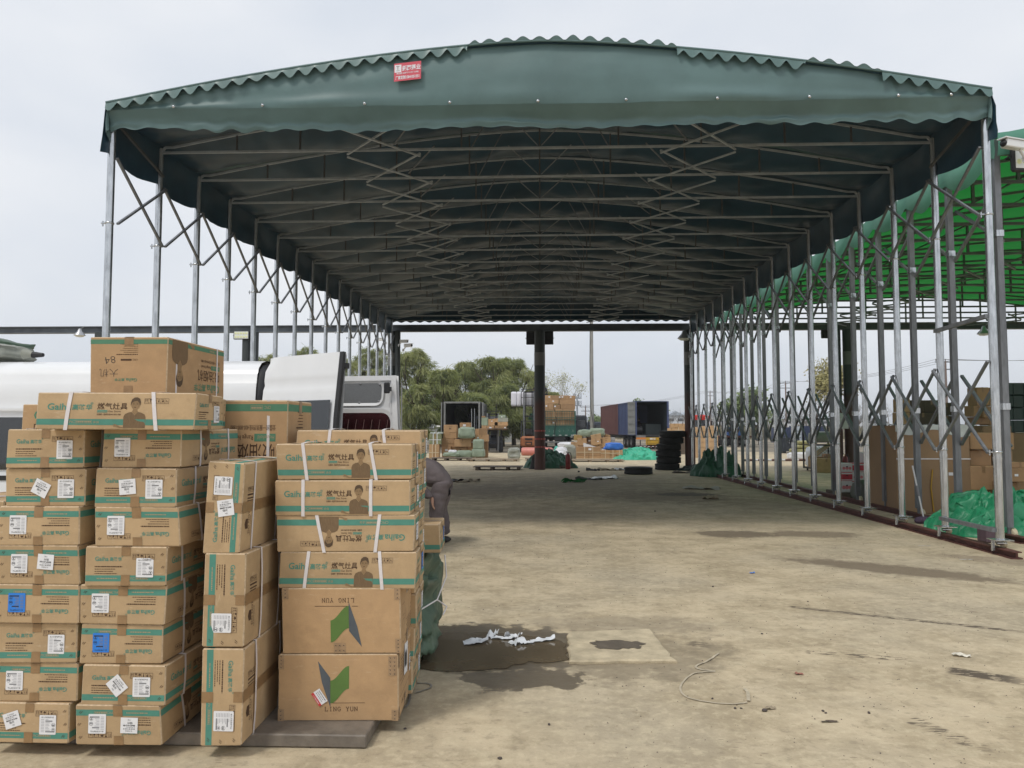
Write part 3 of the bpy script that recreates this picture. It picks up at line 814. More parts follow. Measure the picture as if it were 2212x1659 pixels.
f_ = at(868, 738, 28.9); cctv((f_.x, 28.85, f_.z), 1.5, 'upper security camera on the left column, facing sideways', 1.1)
f_ = at(872, 746, 28.9); cctv((f_.x + .1, 28.85, f_.z - .02), 1.1, 'lower security camera on the left column, pointing down to the yard', 1.2)
f_ = at(828, 733, 28.9); cctv((f_.x, 28.95, f_.z), -1.5, 'small security camera left of the column among the braces', 1.0)

# ================================================================== PLATFORM under the cartons
PLATM = mat('worn_platform_steel', (0.135, 0.115, 0.095), 0.6, 0.1, col2=(0.26, 0.225, 0.185), scale=5, bump=0.003, bscale=30)
pl = thing('loading_platform', 'low grimy grey steel platform the near cartons stand on', 'platform', (-2.5, 4.9, 0))
PZ = .066
for x0, x1, yy in ((-1.70, 1.655, 3.79), (-4.4, -1.712, 3.83)):
    q = MB(); q.bbox((x0, yy - 4.9, .004), (x1, 1.02, PZ), PLATM, .006)
    q.build('platform_plate', pl)

# ================================================================== CARTONS
def warp_fn(L, W, H, seed):
    rr = random.Random(seed)
    cor = {(i, j, k): Vector((rr.uniform(-.008, .008), rr.uniform(-.008, .008), rr.uniform(-.004, .0015))) for i in (0, 1) for j in (0, 1) for k in (0, 1)}
    bx_, by_ = rr.uniform(-.003, .006), rr.uniform(-.003, .007)
    def w(p):
        x, y, z = (p[0] / L + .5), (p[1] / W + .5), p[2] / H
        x_, y_, z_ = min(1, max(0, x)), min(1, max(0, y)), min(1, max(0, z))
        d = Vector((0, 0, 0))
        for (i, j, k), c in cor.items():
            d += c * ((x_ if i else 1 - x_) * (y_ if j else 1 - y_) * (z_ if k else 1 - z_))
        bl = 16 * y_ * (1 - y_) * z_ * (1 - z_)
        d.x += (x - .5) * 2 * bx_ * bl
        bl = 16 * x_ * (1 - x_) * z_ * (1 - z_)
        d.y += (y - .5) * 2 * by_ * bl
        return Vector(p) + d
    return w
def carton_body(L, W, H, m, w, seed):
    """cardboard box: rounded edges, folded flaps meeting along the lid, slightly crushed corners"""
    q = MB(); e = .005
    def side(o, r, u, lr, lu, nr, nu):
        def f(a, b):
            A, B = e + (lr - 2 * e) * a, e + (lu - 2 * e) * b
            return w(Vector(o) + Vector(r) * A + Vector(u) * B)
        q.grid(f, nr, nu, m, False)
    side((-L / 2, -W / 2, 0), (1, 0, 0), (0, 0, 1), L, H, 10, 4); side((L / 2, W / 2, 0), (-1, 0, 0), (0, 0, 1), L, H, 10, 4)
    side((L / 2, -W / 2, 0), (0, 1, 0), (0, 0, 1), W, H, 6, 4); side((-L / 2, W / 2, 0), (0, -1, 0), (0, 0, 1), W, H, 6, 4)
    side((-L / 2, -W / 2, H), (1, 0, 0), (0, 1, 0), L, W, 10, 6); side((-L / 2, W / 2, 0), (1, 0, 0), (0, -1, 0), L, W, 10, 6)
    # edge chamfers
    X, Y = L / 2, W / 2; m = KRAFT_E
    def strip(pa, pb, qa, qb, n=8):
        pa, pb, qa, qb = map(Vector, (pa, pb, qa, qb))
        q.grid(lambda a, b: w((pa.lerp(pb, a)).lerp(qa.lerp(qb, a), b)), n, 1, m, False)
    for z, s in ((0, 1), (H, -1)):
        for y in (-1, 1): strip((-X + e, y * Y, z + s * e), (X - e, y * Y, z + s * e), (-X + e, y * (Y - e), z), (X - e, y * (Y - e), z))
        for x in (-1, 1): strip((x * X, -Y + e, z + s * e), (x * X, Y - e, z + s * e), (x * (X - e), -Y + e, z), (x * (X - e), Y - e, z))
    for x in (-1, 1):
        for y in (-1, 1): strip((x * X, y * (Y - e), e), (x * X, y * (Y - e), H - e), (x * (X - e), y * Y, e), (x * (X - e), y * Y, H - e), 4)
    # lid seam
    q.add([w((-X + .01, -.0015, H)) + Vector((0, 0, .0006)), w((X - .01, -.0015, H)) + Vector((0, 0, .0006)), w((X - .01, .0015, H)) + Vector((0, 0, .0006)), w((-X + .01, .0015, H)) + Vector((0, 0, .0006))], [(0, 1, 2, 3)], BROWN)
    return q.mesh('carton_body')
def faces_of(mb, L, W, H, w):
    return dict(front=Face(mb, (-L / 2, -W / 2, 0), (1, 0, 0), (0, 0, 1), w), back=Face(mb, (L / 2, W / 2, 0), (-1, 0, 0), (0, 0, 1), w),
                right=Face(mb, (L / 2, -W / 2, 0), (0, 1, 0), (0, 0, 1), w), left=Face(mb, (-L / 2, W / 2, 0), (0, -1, 0), (0, 0, 1), w),
                top=Face(mb, (-L / 2, -W / 2, H), (1, 0, 0), (0, 1, 0), w), bottom=Face(mb, (-L / 2, W / 2, 0), (1, 0, 0), (0, -1, 0), w))
def icons(F, x, y, w, h, m):
    """handling pictograms in a ruled frame"""
    F.frame(x, y, x + w, y + h, .0012, m)
    F.rect(x, y + h * .22, x + w, y + h * .24, m, .001)
    c = w / 6
    for k in range(1, 6): F.rect(x + c * k - .0005, y, x + c * k + .0005, y + h, m, .001)
    a = lambda k: x + c * (k + .5)
    for s in (-1, 1): F.rect(a(0) + s * c * .2 - .001, y + h * .32, a(0) + s * c * .2 + .001, y + h * .8, m); F.poly([(a(0) + s * c * .2 - c * .14, y + h * .7), (a(0) + s * c * .2 + c * .14, y + h * .7), (a(0) + s * c * .2, y + h * .92)], m)
    F.poly([(a(1) - c * .25, y + h * .9), (a(1) - c * .18, y + h * .62), (a(1) + c * .18, y + h * .62), (a(1) + c * .25, y + h * .9)], m); F.rect(a(1) - .001, y + h * .34, a(1) + .001, y + h * .64, m); F.rect(a(1) - c * .2, y + h * .3, a(1) + c * .2, y + h * .36, m)
    F.poly([(a(2) + c * .36 * cos(t * pi / 8), y + h * .52 + h * .36 * sin(t * pi / 8)) for t in range(9)], m); F.rect(a(2) - .0008, y + h * .3, a(2) + .0008, y + h * .6, m)
    F.rect(a(3) - c * .14, y + h * .3, a(3) + c * .14, y + h * .62, m); F.rect(a(3) - c * .08, y + h * .66, a(3) + c * .08, y + h * .9, m)
    F.rect(a(4) - c * .22, y + h * .32, a(4) + c * .22, y + h * .62, m); F.line(a(4) - c * .3, y + h * .88, a(4) + c * .3, y + h * .7, .0016, m)
    F.text('6', a(5) - c * .3, y + h * .36, h * .55, m); F.rect(a(5) + c * .05, y + h * .36, a(5) + c * .3, y + h * .42, m)
def figure(F, x, y, h, w=None):
    """flat print of a short haired woman in a brown dress, shoulders up, hand held out"""
    s = h
    P_ = lambda pts: [(x + a * s, y + b * s) for a, b in pts]
    F.poly(P_([(-.31, 0), (.31, 0), (.31, .34), (.28, .43), (.18, .485), (.09, .51), (.0, .40), (-.09, .51), (-.18, .49), (-.27, .44), (-.31, .35)]), FIGP, .0010)
    F.poly(P_([(-.085, .515), (-.06, .56), (-.06, .62), (.06, .62), (.06, .56), (.085, .515), (.01, .405)]), SKINP, .0012)
    F.poly(P_([(.0 + .115 * cos(t * pi / 9), .74 + .165 * sin(t * pi / 9)) for t in range(18)]), SKINP, .0014)
    F.poly(P_([(-.13, .70), (-.135, .80), (-.11, .91), (-.04, .965), (.04, .97), (.11, .93), (.145, .82), (.13, .71), (.10, .80), (.04, .86), (-.05, .84), (-.10, .80)]), HAIRP, .0017)
    for a in (-.05, .05):
        F.poly(P_([(a - .028, .752), (a + .028, .752), (a + .02, .765), (a - .02, .765)]), HAIRP, .0017); F.line(x + (a - .03) * s, y + .79 * s, x + (a + .03) * s, y + .795 * s, .006 * s, HAIRP, .0017)
    F.poly(P_([(-.035, .665), (.035, .665), (.02, .648), (-.02, .648)]), BROWN, .0017); F.line(x, y + .74 * s, x + .012 * s, y + .70 * s, .006 * s, FIGP, .0017)
    F.poly(P_([(-.31, .02), (-.42, .05), (-.50, .11), (-.60, .13), (-.55, .10), (-.61, .09), (-.56, .075), (-.60, .05), (-.50, .03), (-.40, 0), (-.31, 0)]), SKINP, .0014)
def rule_text(F, x, y, w, n, m, pitch=.011, t=.004, seed=1, h=.001):
    """small print too fine to read: rows of short strokes"""
    rr = random.Random(seed)
    for k in range(n):
        a = x; ln = w * (1 if k == 0 else rr.uniform(.6, .95)); tt = t * (1.25 if k == 0 else .75)
        while a < x + ln:
            c = rr.uniform(.003, .010)
            F.rect(a, y - k * pitch, min(a + c, x + ln), y - k * pitch + tt, m, h); a += c + rr.uniform(.0012, .0028)
GL, GW, GH = .705, .40, .1845
def gas_print(w):
    q = MB(); fs = faces_of(q, GL, GW, GH, w)
    for nm in ('front', 'back'):
        F = fs[nm]
        F.rect(.004, .022, GL - .004, .052, TEAL, .0006, 14, 1)
        F.text('Gaiha', .046, .098, .046, TEAL, .001, bold=.018); F.text('高路华', .157, .1, .030, TEAL, .001, bold=.02, sx=1.0); F.text('®', .237, .124, .018, TEAL, .001)
        F.text('燃气灶具', .268, .103, .036, BROWN, .001, bold=.004, sx=.94)
        F.rect(.270, .085, .315, .097, TEAL, .0008); F.text('Household', .272, .0875, .0095, LIGHTP, .0014); F.text('Gas Stove', .319, .087, .0135, BROWN, .001)
        F.text('全国统一服务热线:400-800-1880', .268, .072, .0095, BROWN, .001, bold=.01, sx=.82)
        F.text('CPIC', .135, .031, .0185, LIGHTP, .0012); F.frame(.176, .030, .250, .045, .0012, LIGHTP, .0012); rule_text(F, .18, .0345, .066, 1, LIGHTP, t=.0055, h=.0014); F.text('承保', .254, .031, .014, LIGHTP, .0012)
        figure(F, .437, .008, .158)
        icons(F, .475, .130, .108, .026, BROWN)
    for nm in ('right', 'left'):
        F = fs[nm]
        F.rect(.004, .022, GW - .004, .050, TEAL, .0006, 8, 1)
        F.text('Gaiha', .048, .117, .029, TEAL, .001, bold=.018); F.text('高路华', .120, .118, .020, TEAL, .001, bold=.02); F.text('®', .178, .135, .012, TEAL, .001)
        rule_text(F, .048, .088, .135, 4, BROWN, .0105, .0042, 3); rule_text(F, .06, .033, .1, 1, LIGHTP, t=.004, seed=9, h=.0013)
        F.text('CPIC', .212, .030, .016, LIGHTP, .0012); F.frame(.248, .0295, .312, .043, .0012, LIGHTP, .0012); rule_text(F, .252, .033, .056, 1, LIGHTP, t=.005, seed=4, h=.0013)
        icons(F, .232, .125, .108, .026, BROWN)
        for (a, b) in ((.375, .15), (.38, .09), (.372, .035)):
            F.line(a - .006, b - .005, a + .004, b + .006, .0022, BROWN, .0015); F.line(a + .002, b - .006, a + .01, b + .003, .002, BROWN, .0015)
    for nm in ('top', 'bottom'):
        F = fs[nm]
        for x0, sgn in ((.105, 1),):
            F.text('DO NOT', x0, .075, .026, BROWN, .001, rot=pi / 2, bold=.0); F.text('HEAVY LOAD', x0 + .02, .065, .015, BROWN, .001, rot=pi / 2)
            F.poly([(x0 - .05, .10), (x0 - .02, .10), (x0 - .02, .145), (x0 - .05, .145), (x0 - .062, .122)], BROWN)
            icons(F, .06, .265, .09, .024, BROWN); F.rect(.06, .25, .15, .258, BROWN); rule_text(F, .06, .235, .09, 2, BROWN, .01, .005, 6)
    return q.mesh('printing')
def gas_tape(w):
    q = MB(); fs = faces_of(q, GL, GW, GH, w)
    for nm in ('right', 'left'):
        F = fs[nm]; F.rect(.178, .002, .222, .052, TAPE, .0019, 2, 3); F.rect(.178, .142, .222, .1825, TAPE, .0019, 2, 3)
    for nm in ('top', 'bottom'):
        F = fs[nm]; F.rect(0, .175, GL, .225, TAPE, .0014, 12, 1)
    return q.mesh('tape')
def gas_strap(x, tilt, w, sl=0.0):
    """white plastic strap round the carton's girth"""
    q = MB(); hw = .0085
    loop = [(-GW / 2, 0), (-GW / 2, GH * .33), (-GW / 2, GH * .66), (-GW / 2, GH), (-GW / 4, GH), (0, GH), (GW / 4, GH), (GW / 2, GH), (GW / 2, GH / 2), (GW / 2, 0), (0, 0)]
    P_ = []
    for y, z in loop:
        xx = x + tilt * (z / GH - .5)
        c = Vector((0, y / (GW / 2), (z / GH - .5) * 2)); c = Vector((0, c.y if abs(c.y) > .99 else 0, c.z if abs(c.z) > .99 else 0))
        lift = .0025 + (sl if z == GH and abs(y) < GW / 2 - .01 else 0)
        a = w((xx, y, z)) + c * lift
        P_ += [a - Vector((hw, 0, 0)), a + Vector((hw, 0, 0)), a - Vector((hw, 0, 0)) + c * .0012, a + Vector((hw, 0, 0)) + c * .0012]
    n = len(loop)
    fs = []
    for i in range(n):
        j = (i + 1) % n; A, B = 4 * i, 4 * j
        fs += [(A + 2, A + 3, B + 3, B + 2), (A, A + 2, B + 2, B), (A + 3, A + 1, B + 1, B + 3)]
    q.add(P_, fs, STRAP)
    return q.mesh('strap')
NV = 5
GASV = []
for v in range(NV):
    w = warp_fn(GL, GW, GH, 100 + v); rr = random.Random(v)
    GASV.append(dict(w=w, body=carton_body(GL, GW, GH, KRAFT, w, v), printing=gas_print(w), tape=gas_tape(w),
                     straps=[gas_strap(-.19 + rr.uniform(-.03, .03), rr.uniform(-.02, .02), w, .006), gas_strap(.155 + rr.uniform(-.03, .03), rr.uniform(-.045, .03), w, .006)]))
# stickers
def spec_sticker(blue=False):
    q = MB(); F = Face(q, (-.041, 0, -.045), (1, 0, 0), (0, 0, 1))
    m = BLUEPAPER if blue else PAPER; k = INK
    F.poly([(.003, 0), (.079, 0), (.082, .003), (.082, .087), (.079, .09), (.003, .09), (0, .087), (0, .003)], m, 0)
    F.text('嵌入式家用燃气灶', .041, .077, .0078, k, .0006, 'CENTER', .0)
    soft = SOFTINK if not blue else GREYINK
    for i in range(9):
        y = .068 - i * .0070
        F.rect(.008, y, .0245, y + .0026, soft, .0006)
        if i in (1, 8): F.rect(.030, y - .001, .064 + (.012 if i == 8 else 0), y + .0042, GREYINK if not blue else k, .0006)
        else: F.rect(.030, y, .030 + .014 + .011 * ((i * 7) % 5) / 5, y + .0026, soft, .0006)
    for y, tx in ((.045, 'CC'), (.022, 'Y')):
        r1, r0 = .0088, .0078; cx_, cy_ = .069, y
        n = 20
        q.add([F.p(cx_ + r * cos(2 * pi * i / n), cy_ + r * sin(2 * pi * i / n), .0006) for r in (r0, r1) for i in range(n)], [(i, (i + 1) % n, n + (i + 1) % n, n + i) for i in range(n)], k)
        F.text(tx, cx_, cy_ - .0045, .0125 if tx == 'Y' else .009, k, .0007, 'CENTER', .06)
    return q.mesh('blue_label' if blue else 'specification_label')
def ship_sticker():
    q = MB(); F = Face(q, (-.040, 0, -.036), (1, 0, 0), (0, 0, 1))
    F.rect(0, 0, .08, .072, PAPER, 0)
    F.text('东方物流', .04, .058, .0085, GREYINK, .0006, 'CENTER'); rule_text(F, .012, .050, .055, 2, GREYINK, .006, .0032, 5, .0006)
    F.text('B0427-013-84', .04, .033, .0098, INK, .0006, 'CENTER', .03); F.text('锦州', .036, .020, .0125, INK, .0006, 'CENTER'); F.text('汽配', .04, .008, .0075, GREYINK, .0006, 'CENTER')
    return q.mesh('delivery_label')
SPEC, SPECB, SHIP = spec_sticker(), spec_sticker(True), ship_sticker()
def stick(me, parent, base, L, W, H, face, u, v, rot, w, h=.0028):
    """sticks a label on a face of a carton whose children share the frame `base`"""
    f = faces_of(MB(), L, W, H, w)[face]
    wid = L if face in ('front', 'back', 'top', 'bottom') else W
    hei = H if face not in ('top', 'bottom') else W
    p = f.p(u * wid, (1 - v) * hei, h)
    R = Matrix((f.r, -f.n, f.u)).transposed().to_4x4()
    o = link(me.name.split('.')[0], me, parent)
    o.matrix_local = base @ Matrix.Translation(p) @ R @ Matrix.Rotation(rot, 4, 'Y')
    return o
IDENT = Matrix.Identity(4)
def gas_carton(label, loc, rz=0.0, flip=False, roll=0, spec=None, blue=False, ship=None, both=False, straps=True, scale=(1, 1, 1), variant=None, ends=('left',), group='gas stove cartons piled on the platform'):
    """roll 0 lies flat; 1 stands on its long edge, lid to the right; -1 lid to the left"""
    t = thing('carton', label, 'carton', loc, rz, group)
    t.scale = scale
    V = GASV[variant if variant is not None else random.randrange(NV)]
    B = IDENT
    if flip: B = Matrix.Translation((0, 0, GH)) @ Matrix.Rotation(pi, 4, 'Y')
    if roll: B = Matrix.Translation((0, roll * GH / 2, GW / 2)) @ Matrix.Rotation(roll * pi / 2, 4, 'X')
    for nm in ('body', 'printing', 'tape'):
        o = link('carton_body' if nm == 'body' else nm, V[nm], t); o.matrix_local = B
    if straps:
        for s_ in V['straps']: link('strap', s_, t).matrix_local = B
    if flip: ends = tuple('left' if e == 'right' else 'right' for e in ends)
    for e in ends:
        if spec: stick(SPECB if blue else SPEC, t, B, GL, GW, GH, e, spec[0], spec[1], 0, V['w'])
        if ship: stick(SHIP, t, B, GL, GW, GH, e, ship[0], ship[1], ship[2], V['w'], .0042)
    return t
# ---------- columns of cartons lying with their short ends to the camera
def end_on(px0, px1, Y, z, label, **k):
    xc = (at(px0, 1000, Y).x + at(px1, 1000, Y).x) / 2; wid = abs(at(px1, 1000, Y).x - at(px0, 1000, Y).x)
    return gas_carton(label, (xc, Y + GL / 2, z), pi / 2 + k.pop('turn', 0.0), scale=(1, wid / GW, 1), **k)
YA = gnd(85, 1604, PZ).y
YB = gnd(270, 1611, PZ).y
A = [(-2, 170, 0, .74, None, (.29, .42, radians(-18))), (3, 181, 1, .74, None, None), (5, 177, 0, .745, None, None), (2, 180, 1, .74, 'b', None),
     (5, 178, 1, .74, None, (.41, .58, radians(4))), (0, 178, 1, .745, None, None), (12, 182, 0, .76, None, (.45, .52, radians(26))), (12, 180, 0, .75, None, None)]
Bc = [(180, 360, 1, .745, None, (.37, .5, radians(1))), (190, 371, 0, .72, None, (.43, .50, radians(50))), (187, 360, 1, .745, 'b', None), (182, 365, 1, .76, None, None),
      (187, 368, 0, .735, None, None), (208, 389, 1, .75, None, None), (205, 383, 0, .73, None, (.405, .47, radians(-5))), (221, 388, 1, .745, None, None)]
for nm, colm, Yc, where in (('first', A, YA, 'at the left picture edge'), ('second', Bc, YB, 'beside the upright cartons')):
    for i, (p0, p1, fl, lu, bl, sh) in enumerate(colm):
        det = ['upside down' if fl else 'upright', 'print on its short end']
        ex = ' with a blue label' if bl else (' with a tilted delivery label' if sh else ' with one white label')
        lab = f'{ORD[i] if i else "bottom"} carton of the {nm} column from the left, {det[0]}{ex}'
        if i == 7: lab = f'topmost carton of the {nm} column from the left, {det[0]}{ex}'
        end_on(p0, p1, Yc + random.uniform(-.012, .012), PZ + GH * i + .0006 * i, lab, flip=bool(fl), spec=(lu, .53), blue=bool(bl), ship=sh, variant=(i * 3 + (nm == 'second') * 2) % NV, turn=random.uniform(-.012, .012))
ZT = PZ + GH * 8 + .005
for i in range(6):
    end_on(-150, 13 if i > 3 else 6, YA + .30, PZ + GH * (i + 1) if False else PZ + GH * i, f'{ORD[i] if i else "bottom"} carton of the column half cut off at the left picture edge', flip=i % 2 == 0, spec=(.75, .53), variant=i % NV)
# second row behind, mostly hidden
for i in range(7):
    end_on(20, 190, YA + .76, PZ + GH * i, f'{ORD[i] if i else "bottom"} carton of the hidden row behind the first column', flip=i % 2 == 0, variant=(i + 1) % NV)
for i in range(6):
    t = gas_carton(f'{ORD[i] if i else "bottom"} carton of the hidden stack behind the upright cartons', (-1.72, 4.62, PZ + GH * i + (.06 if i == 5 else 0) * 0), 0, flip=i % 2 == 0, variant=(i + 2) % NV)
# ---------- long carton lying across the two columns
x0 = at(72, 900, 3.50).x; x1 = at(405, 900, 3.50).x
gas_carton('long carton lying broadside on top of the two left columns', ((x0 + x1) / 2, 3.52 + .2, ZT), radians(5), spec=(.74, .55), ends=('right',), scale=((x1 - x0) / GL, 1, .93), variant=1)
gas_carton('carton hidden behind the broadside one, under the tall carton', ((x0 + x1) / 2 - .16, 4.16, ZT), radians(2), variant=3, scale=(1, 1, .93))
# ---------- three cartons standing on edge
YE = gnd(480, 1611, PZ).y
zE = PZ
for i, (p0, p1, hgt, rl, sp, sh, tilt, lab) in enumerate((
        (435, 523, .452, 1, (.745, .45), None, -.012, 'bottom carton of the three standing on edge, lettering running down'),
        (441, 529, .437, 1, (.745, .55), None, -.008, 'middle carton of the three standing on edge, lettering running down'),
        (438, 518, .43, -1, (.74, .45), (.5, .56, radians(90 - 10)), -.045, 'top carton of the three standing on edge, lettering running up'))):
    xa, xb = at(p0, 1400 - 200 * i, YE).x, at(p1, 1400 - 200 * i, YE).x
    t = gas_carton(lab, ((xa + xb) / 2, YE + GL / 2, zE), pi / 2, roll=rl, spec=sp, ship=sh, scale=(1.0, (xb - xa) / GH, hgt / GW), variant=i + 1)
    t.rotation_euler = (0, 0, pi / 2 + .01); t.rotation_euler.rotate_axis('X', -tilt * (1 if i == 2 else 1))
    zE += hgt + .001

# ---------- two LING YUN cartons
LL, LW, LH = .60, .46, .335
LOGOG = mat('leaf_green_print', (.12, .21, .06), .7, var=.08, scale=12, spec=.2); LOGOS = mat('slate_print', (.105, .12, .135), .7, var=.08, scale=12, spec=.2)
def stroke_word(F, word, x, y, h, m):
    S = {'L': [((0, 0), (0, 1)), ((0, 0), (.6, 0)), ((.6, 0), (.6, .22)), ((-.12, 1), (.18, 1)), ((-.12, 0), (.1, 0))], 'I': [((.3, 0), (.3, 1)), ((.1, 0), (.5, 0)), ((.1, 1), (.5, 1))],
         'N': [((0, 0), (0, 1)), ((0, 1), (.6, 0)), ((.6, 0), (.6, 1)), ((-.12, 0), (.14, 0)), ((.46, 1), (.72, 1)), ((-.12, 1), (.04, 1))],
         'G': [((.6, .75), (.45, 1)), ((.45, 1), (.18, 1)), ((.18, 1), (0, .75)), ((0, .75), (0, .25)), ((0, .25), (.18, 0)), ((.18, 0), (.45, 0)), ((.45, 0), (.6, .2)), ((.6, .2), (.6, .45)), ((.36, .45), (.72, .45))],
         'Y': [((.3, 0), (.3, .45)), ((.3, .45), (0, 1)), ((.3, .45), (.6, 1)), ((.14, 0), (.46, 0)), ((-.1, 1), (.14, 1)), ((.46, 1), (.7, 1))],
         'U': [((0, 1), (0, .25)), ((0, .25), (.16, 0)), ((.16, 0), (.44, 0)), ((.44, 0), (.6, .25)), ((.6, .25), (.6, 1)), ((-.1, 1), (.14, 1)), ((.46, 1), (.7, 1))], ' ': []}
    for ch in word:
        for (a, b), (c, d) in S[ch]: F.line(x + a * h, y + b * h, x + c * h, y + d * h, h * .11, m, .0012)
        x += h * 1.02
def lingyun(label, loc, rz, flip, variant, extra):
    w = warp_fn(LL, LW, LH, 300 + variant)
    t = thing('carton', label, 'carton', loc, rz, 'cartons with a green and slate emblem')
    B = Matrix.Translation((0, 0, LH)) @ Matrix.Rotation(pi, 4, 'Y') if flip else IDENT
    link('carton_body', carton_body(LL, LW, LH, KRAFT_B, w, variant), t).matrix_local = B
    q = MB(); fs = faces_of(q, LL, LW, LH, w)
    for nm in ('front', 'back'):
        F = fs[nm]
        if nm == 'back': continue
        F.sliced([(.198, .301), (.2605, .219), (.2612, .070), (.219, .196)], LOGOS)
        F.sliced([(.2615, .204)] + [(.2615 + .0925 * k / 10, .204 + .073 * (.5 - .5 * cos(pi * k / 10))) for k in range(1, 11)] + [(.354, .164)] + [(.354 - .0925 * k / 10, .164 - .074 * (.5 - .5 * cos(pi * k / 10))) for k in range(1, 11)], LOGOG)
        link('emblem', q.mesh('emblem'), t).matrix_local = B
        q = MB(); F = Face(q, F.o, F.r, F.u, w)
        F.rect(.215, .0905, .246, .093, BROWN, .0008); F.rect(.263, .0905, .433, .093, BROWN, .0008)
        stroke_word(F, 'LING YUN', .236, .051, .0205, BROWN)
        link('lettering', q.mesh('lettering'), t).matrix_local = B
        q = MB()
    for nm in ('left' if flip else 'right',):
        F = Face(q, fs[nm].o, fs[nm].r, fs[nm].u, w); F.frame(.05, .18, .40, .30, .002, BROWN); F.frame(.05, .10, .40, .16, .002, BROWN); rule_text(F, .07, .28, .25, 6, BROWN, .015, .005, 8); F.text('LING YUN', .1, .05, .03, BROWN)
    link('form_printing', q.mesh('form_printing'), t).matrix_local = B
    q = MB(); fs = faces_of(q, LL, LW, LH, w)
    def birds(F, x0, y0, x1, y1, sd):
        q = MB(); F = Face(q, F.o, F.r, F.u, w); F.rect(x0, y0, x1, y1, PTAPE, .0018, 1, 2); rr = random.Random(sd)
        nx, ny = max(1, int((x1 - x0) / .02)), max(1, int((y1 - y0) / .018))
        for i in range(nx):
            for j in range(ny):
                a, b = x0 + (x1 - x0) * (i + .5) / nx, y0 + (y1 - y0) * (j + .5) / ny
                F.poly([(a - .006, b + .004), (a, b - .004), (a + .005, b + .005), (a + .001, b + .001)], INK, .0022)
        link('printed_tape', q.mesh('printed_tape'), t).matrix_local = B
    for nm in ('front',):
        for k, r_ in enumerate(((0, .0, .03, .06), (LL - .035, 0, LL - .002, .055), (.28, LH - .055, .34, LH - .002) if flip else (LL - .05, LH - .11, LL - .008, LH - .01), (0, LH - .075, .028, LH - .002))): birds(fs[nm], *r_, k)
    for nm in ('left' if flip else 'right',): birds(fs[nm], .21, LH - .07, .26, LH - .002, 4); birds(fs[nm], .21, .002, .26, .07, 5); birds(fs[nm], 0, .0, .03, .06, 5); birds(fs[nm], 0, LH - .075, .03, LH - .002, 7)
    for (f, u, v, wd, hg, rot, kind) in extra:
        s_ = MB(); G_ = Face(s_, (-wd / 2, 0, -hg / 2), (1, 0, 0), (0, 0, 1)); G_.rect(0, 0, wd, hg, PAPER, 0)
        if kind == 'red': G_.rect(0, 0, wd, hg * .28, mat('red_paper', (.6, .05, .05), .5), .0005); rule_text(G_, wd * .12, hg * .8, wd * .8, 3, GREYINK, hg * .17, hg * .07, 3, .0006); G_.text('六六物流快运', wd * .5, hg * .05, hg * .17, PAPER, .0008, 'CENTER')
        elif kind == 'bar':
            rr = random.Random(3)
            for k in range(24): G_.rect(wd * (.08 + .035 * k), hg * .2, wd * (.08 + .035 * k + rr.choice((.008, .02))), hg * .45, INK, .0006)
            rule_text(G_, wd * .08, hg * .82, wd * .8, 3, INK, hg * .13, hg * .06, 2, .0006)
        else:
            for k in range(7): G_.poly([(wd * (.1 + .1 * k), hg * .2), (wd * (.18 + .1 * k), hg * .3), (wd * (.16 + .1 * k), hg * .8), (wd * (.08 + .1 * k), hg * .6)], INK, .0006)
        stick(s_.mesh('paper_label'), t, B, LL, LW, LH, f, u, v, rot, w)
    return t
YL = gnd(725, 1560, PZ).y
xa, xb = at(598, 1480, YL).x, at(856, 1480, YL).x
t1 = lingyun('lower carton with the green emblem upright, red delivery slip', ((xa + xb) / 2, YL + LW / 2 + .012, PZ), radians(2), False, 1,
        [('front', .345, .64, .075, .05, radians(28 + 28), 'red'), ('right', .5, .25, .12, .16, .1, 'smear'), ('right', .85, .45, .06, .09, 0, 'bar')])
t1.scale = ((xb - xa) / LL, 1, 1.0)
xa, xb = at(604, 1340, YL).x, at(860, 1340, YL).x
t2 = lingyun('upper carton with the green emblem printed upside down', ((xa + xb) / 2, YL + LW / 2 + .012, PZ + LH + .001), radians(3), True, 2,
        [('right', .88, .75, .055, .085, pi, 'bar'), ('right', .93, .42, .06, .06, pi, 'smear'), ('right', .36, .45, .14, .15, pi - .12, 'smear')])
t2.scale = ((xb - xa) / LL, 1, .985)
# ---------- four broadside cartons on top of them
zF = PZ + LH * 1.987
for i, (p0, p1, fl, bl, rz, lab) in enumerate((
        (597, 893, False, True, 2.5, 'broadside carton resting on the emblem cartons, blue end label'),
        (592, 889, True, False, 2.0, 'upside down broadside carton, second above the emblem cartons'),
        (584, 881, False, False, 2.8, 'broadside carton printed upright, third above the emblem cartons'),
        (586, 879, False, False, 4.5, 'topmost broadside carton of the right hand front stack'))):
    xa, xb = at(p0, 1100, YL - .02).x, at(p1, 1100, YL - .02).x
    gas_carton(lab, ((xa + xb) / 2, YL + GW / 2 + .02, zF), radians(rz), flip=fl, spec=(.76 if not fl else .74, .5), blue=bl, ends=('right',), scale=((xb - xa) / GL, 1, 1.0), variant=(i + 1) % NV)
    zF += GH + .0005
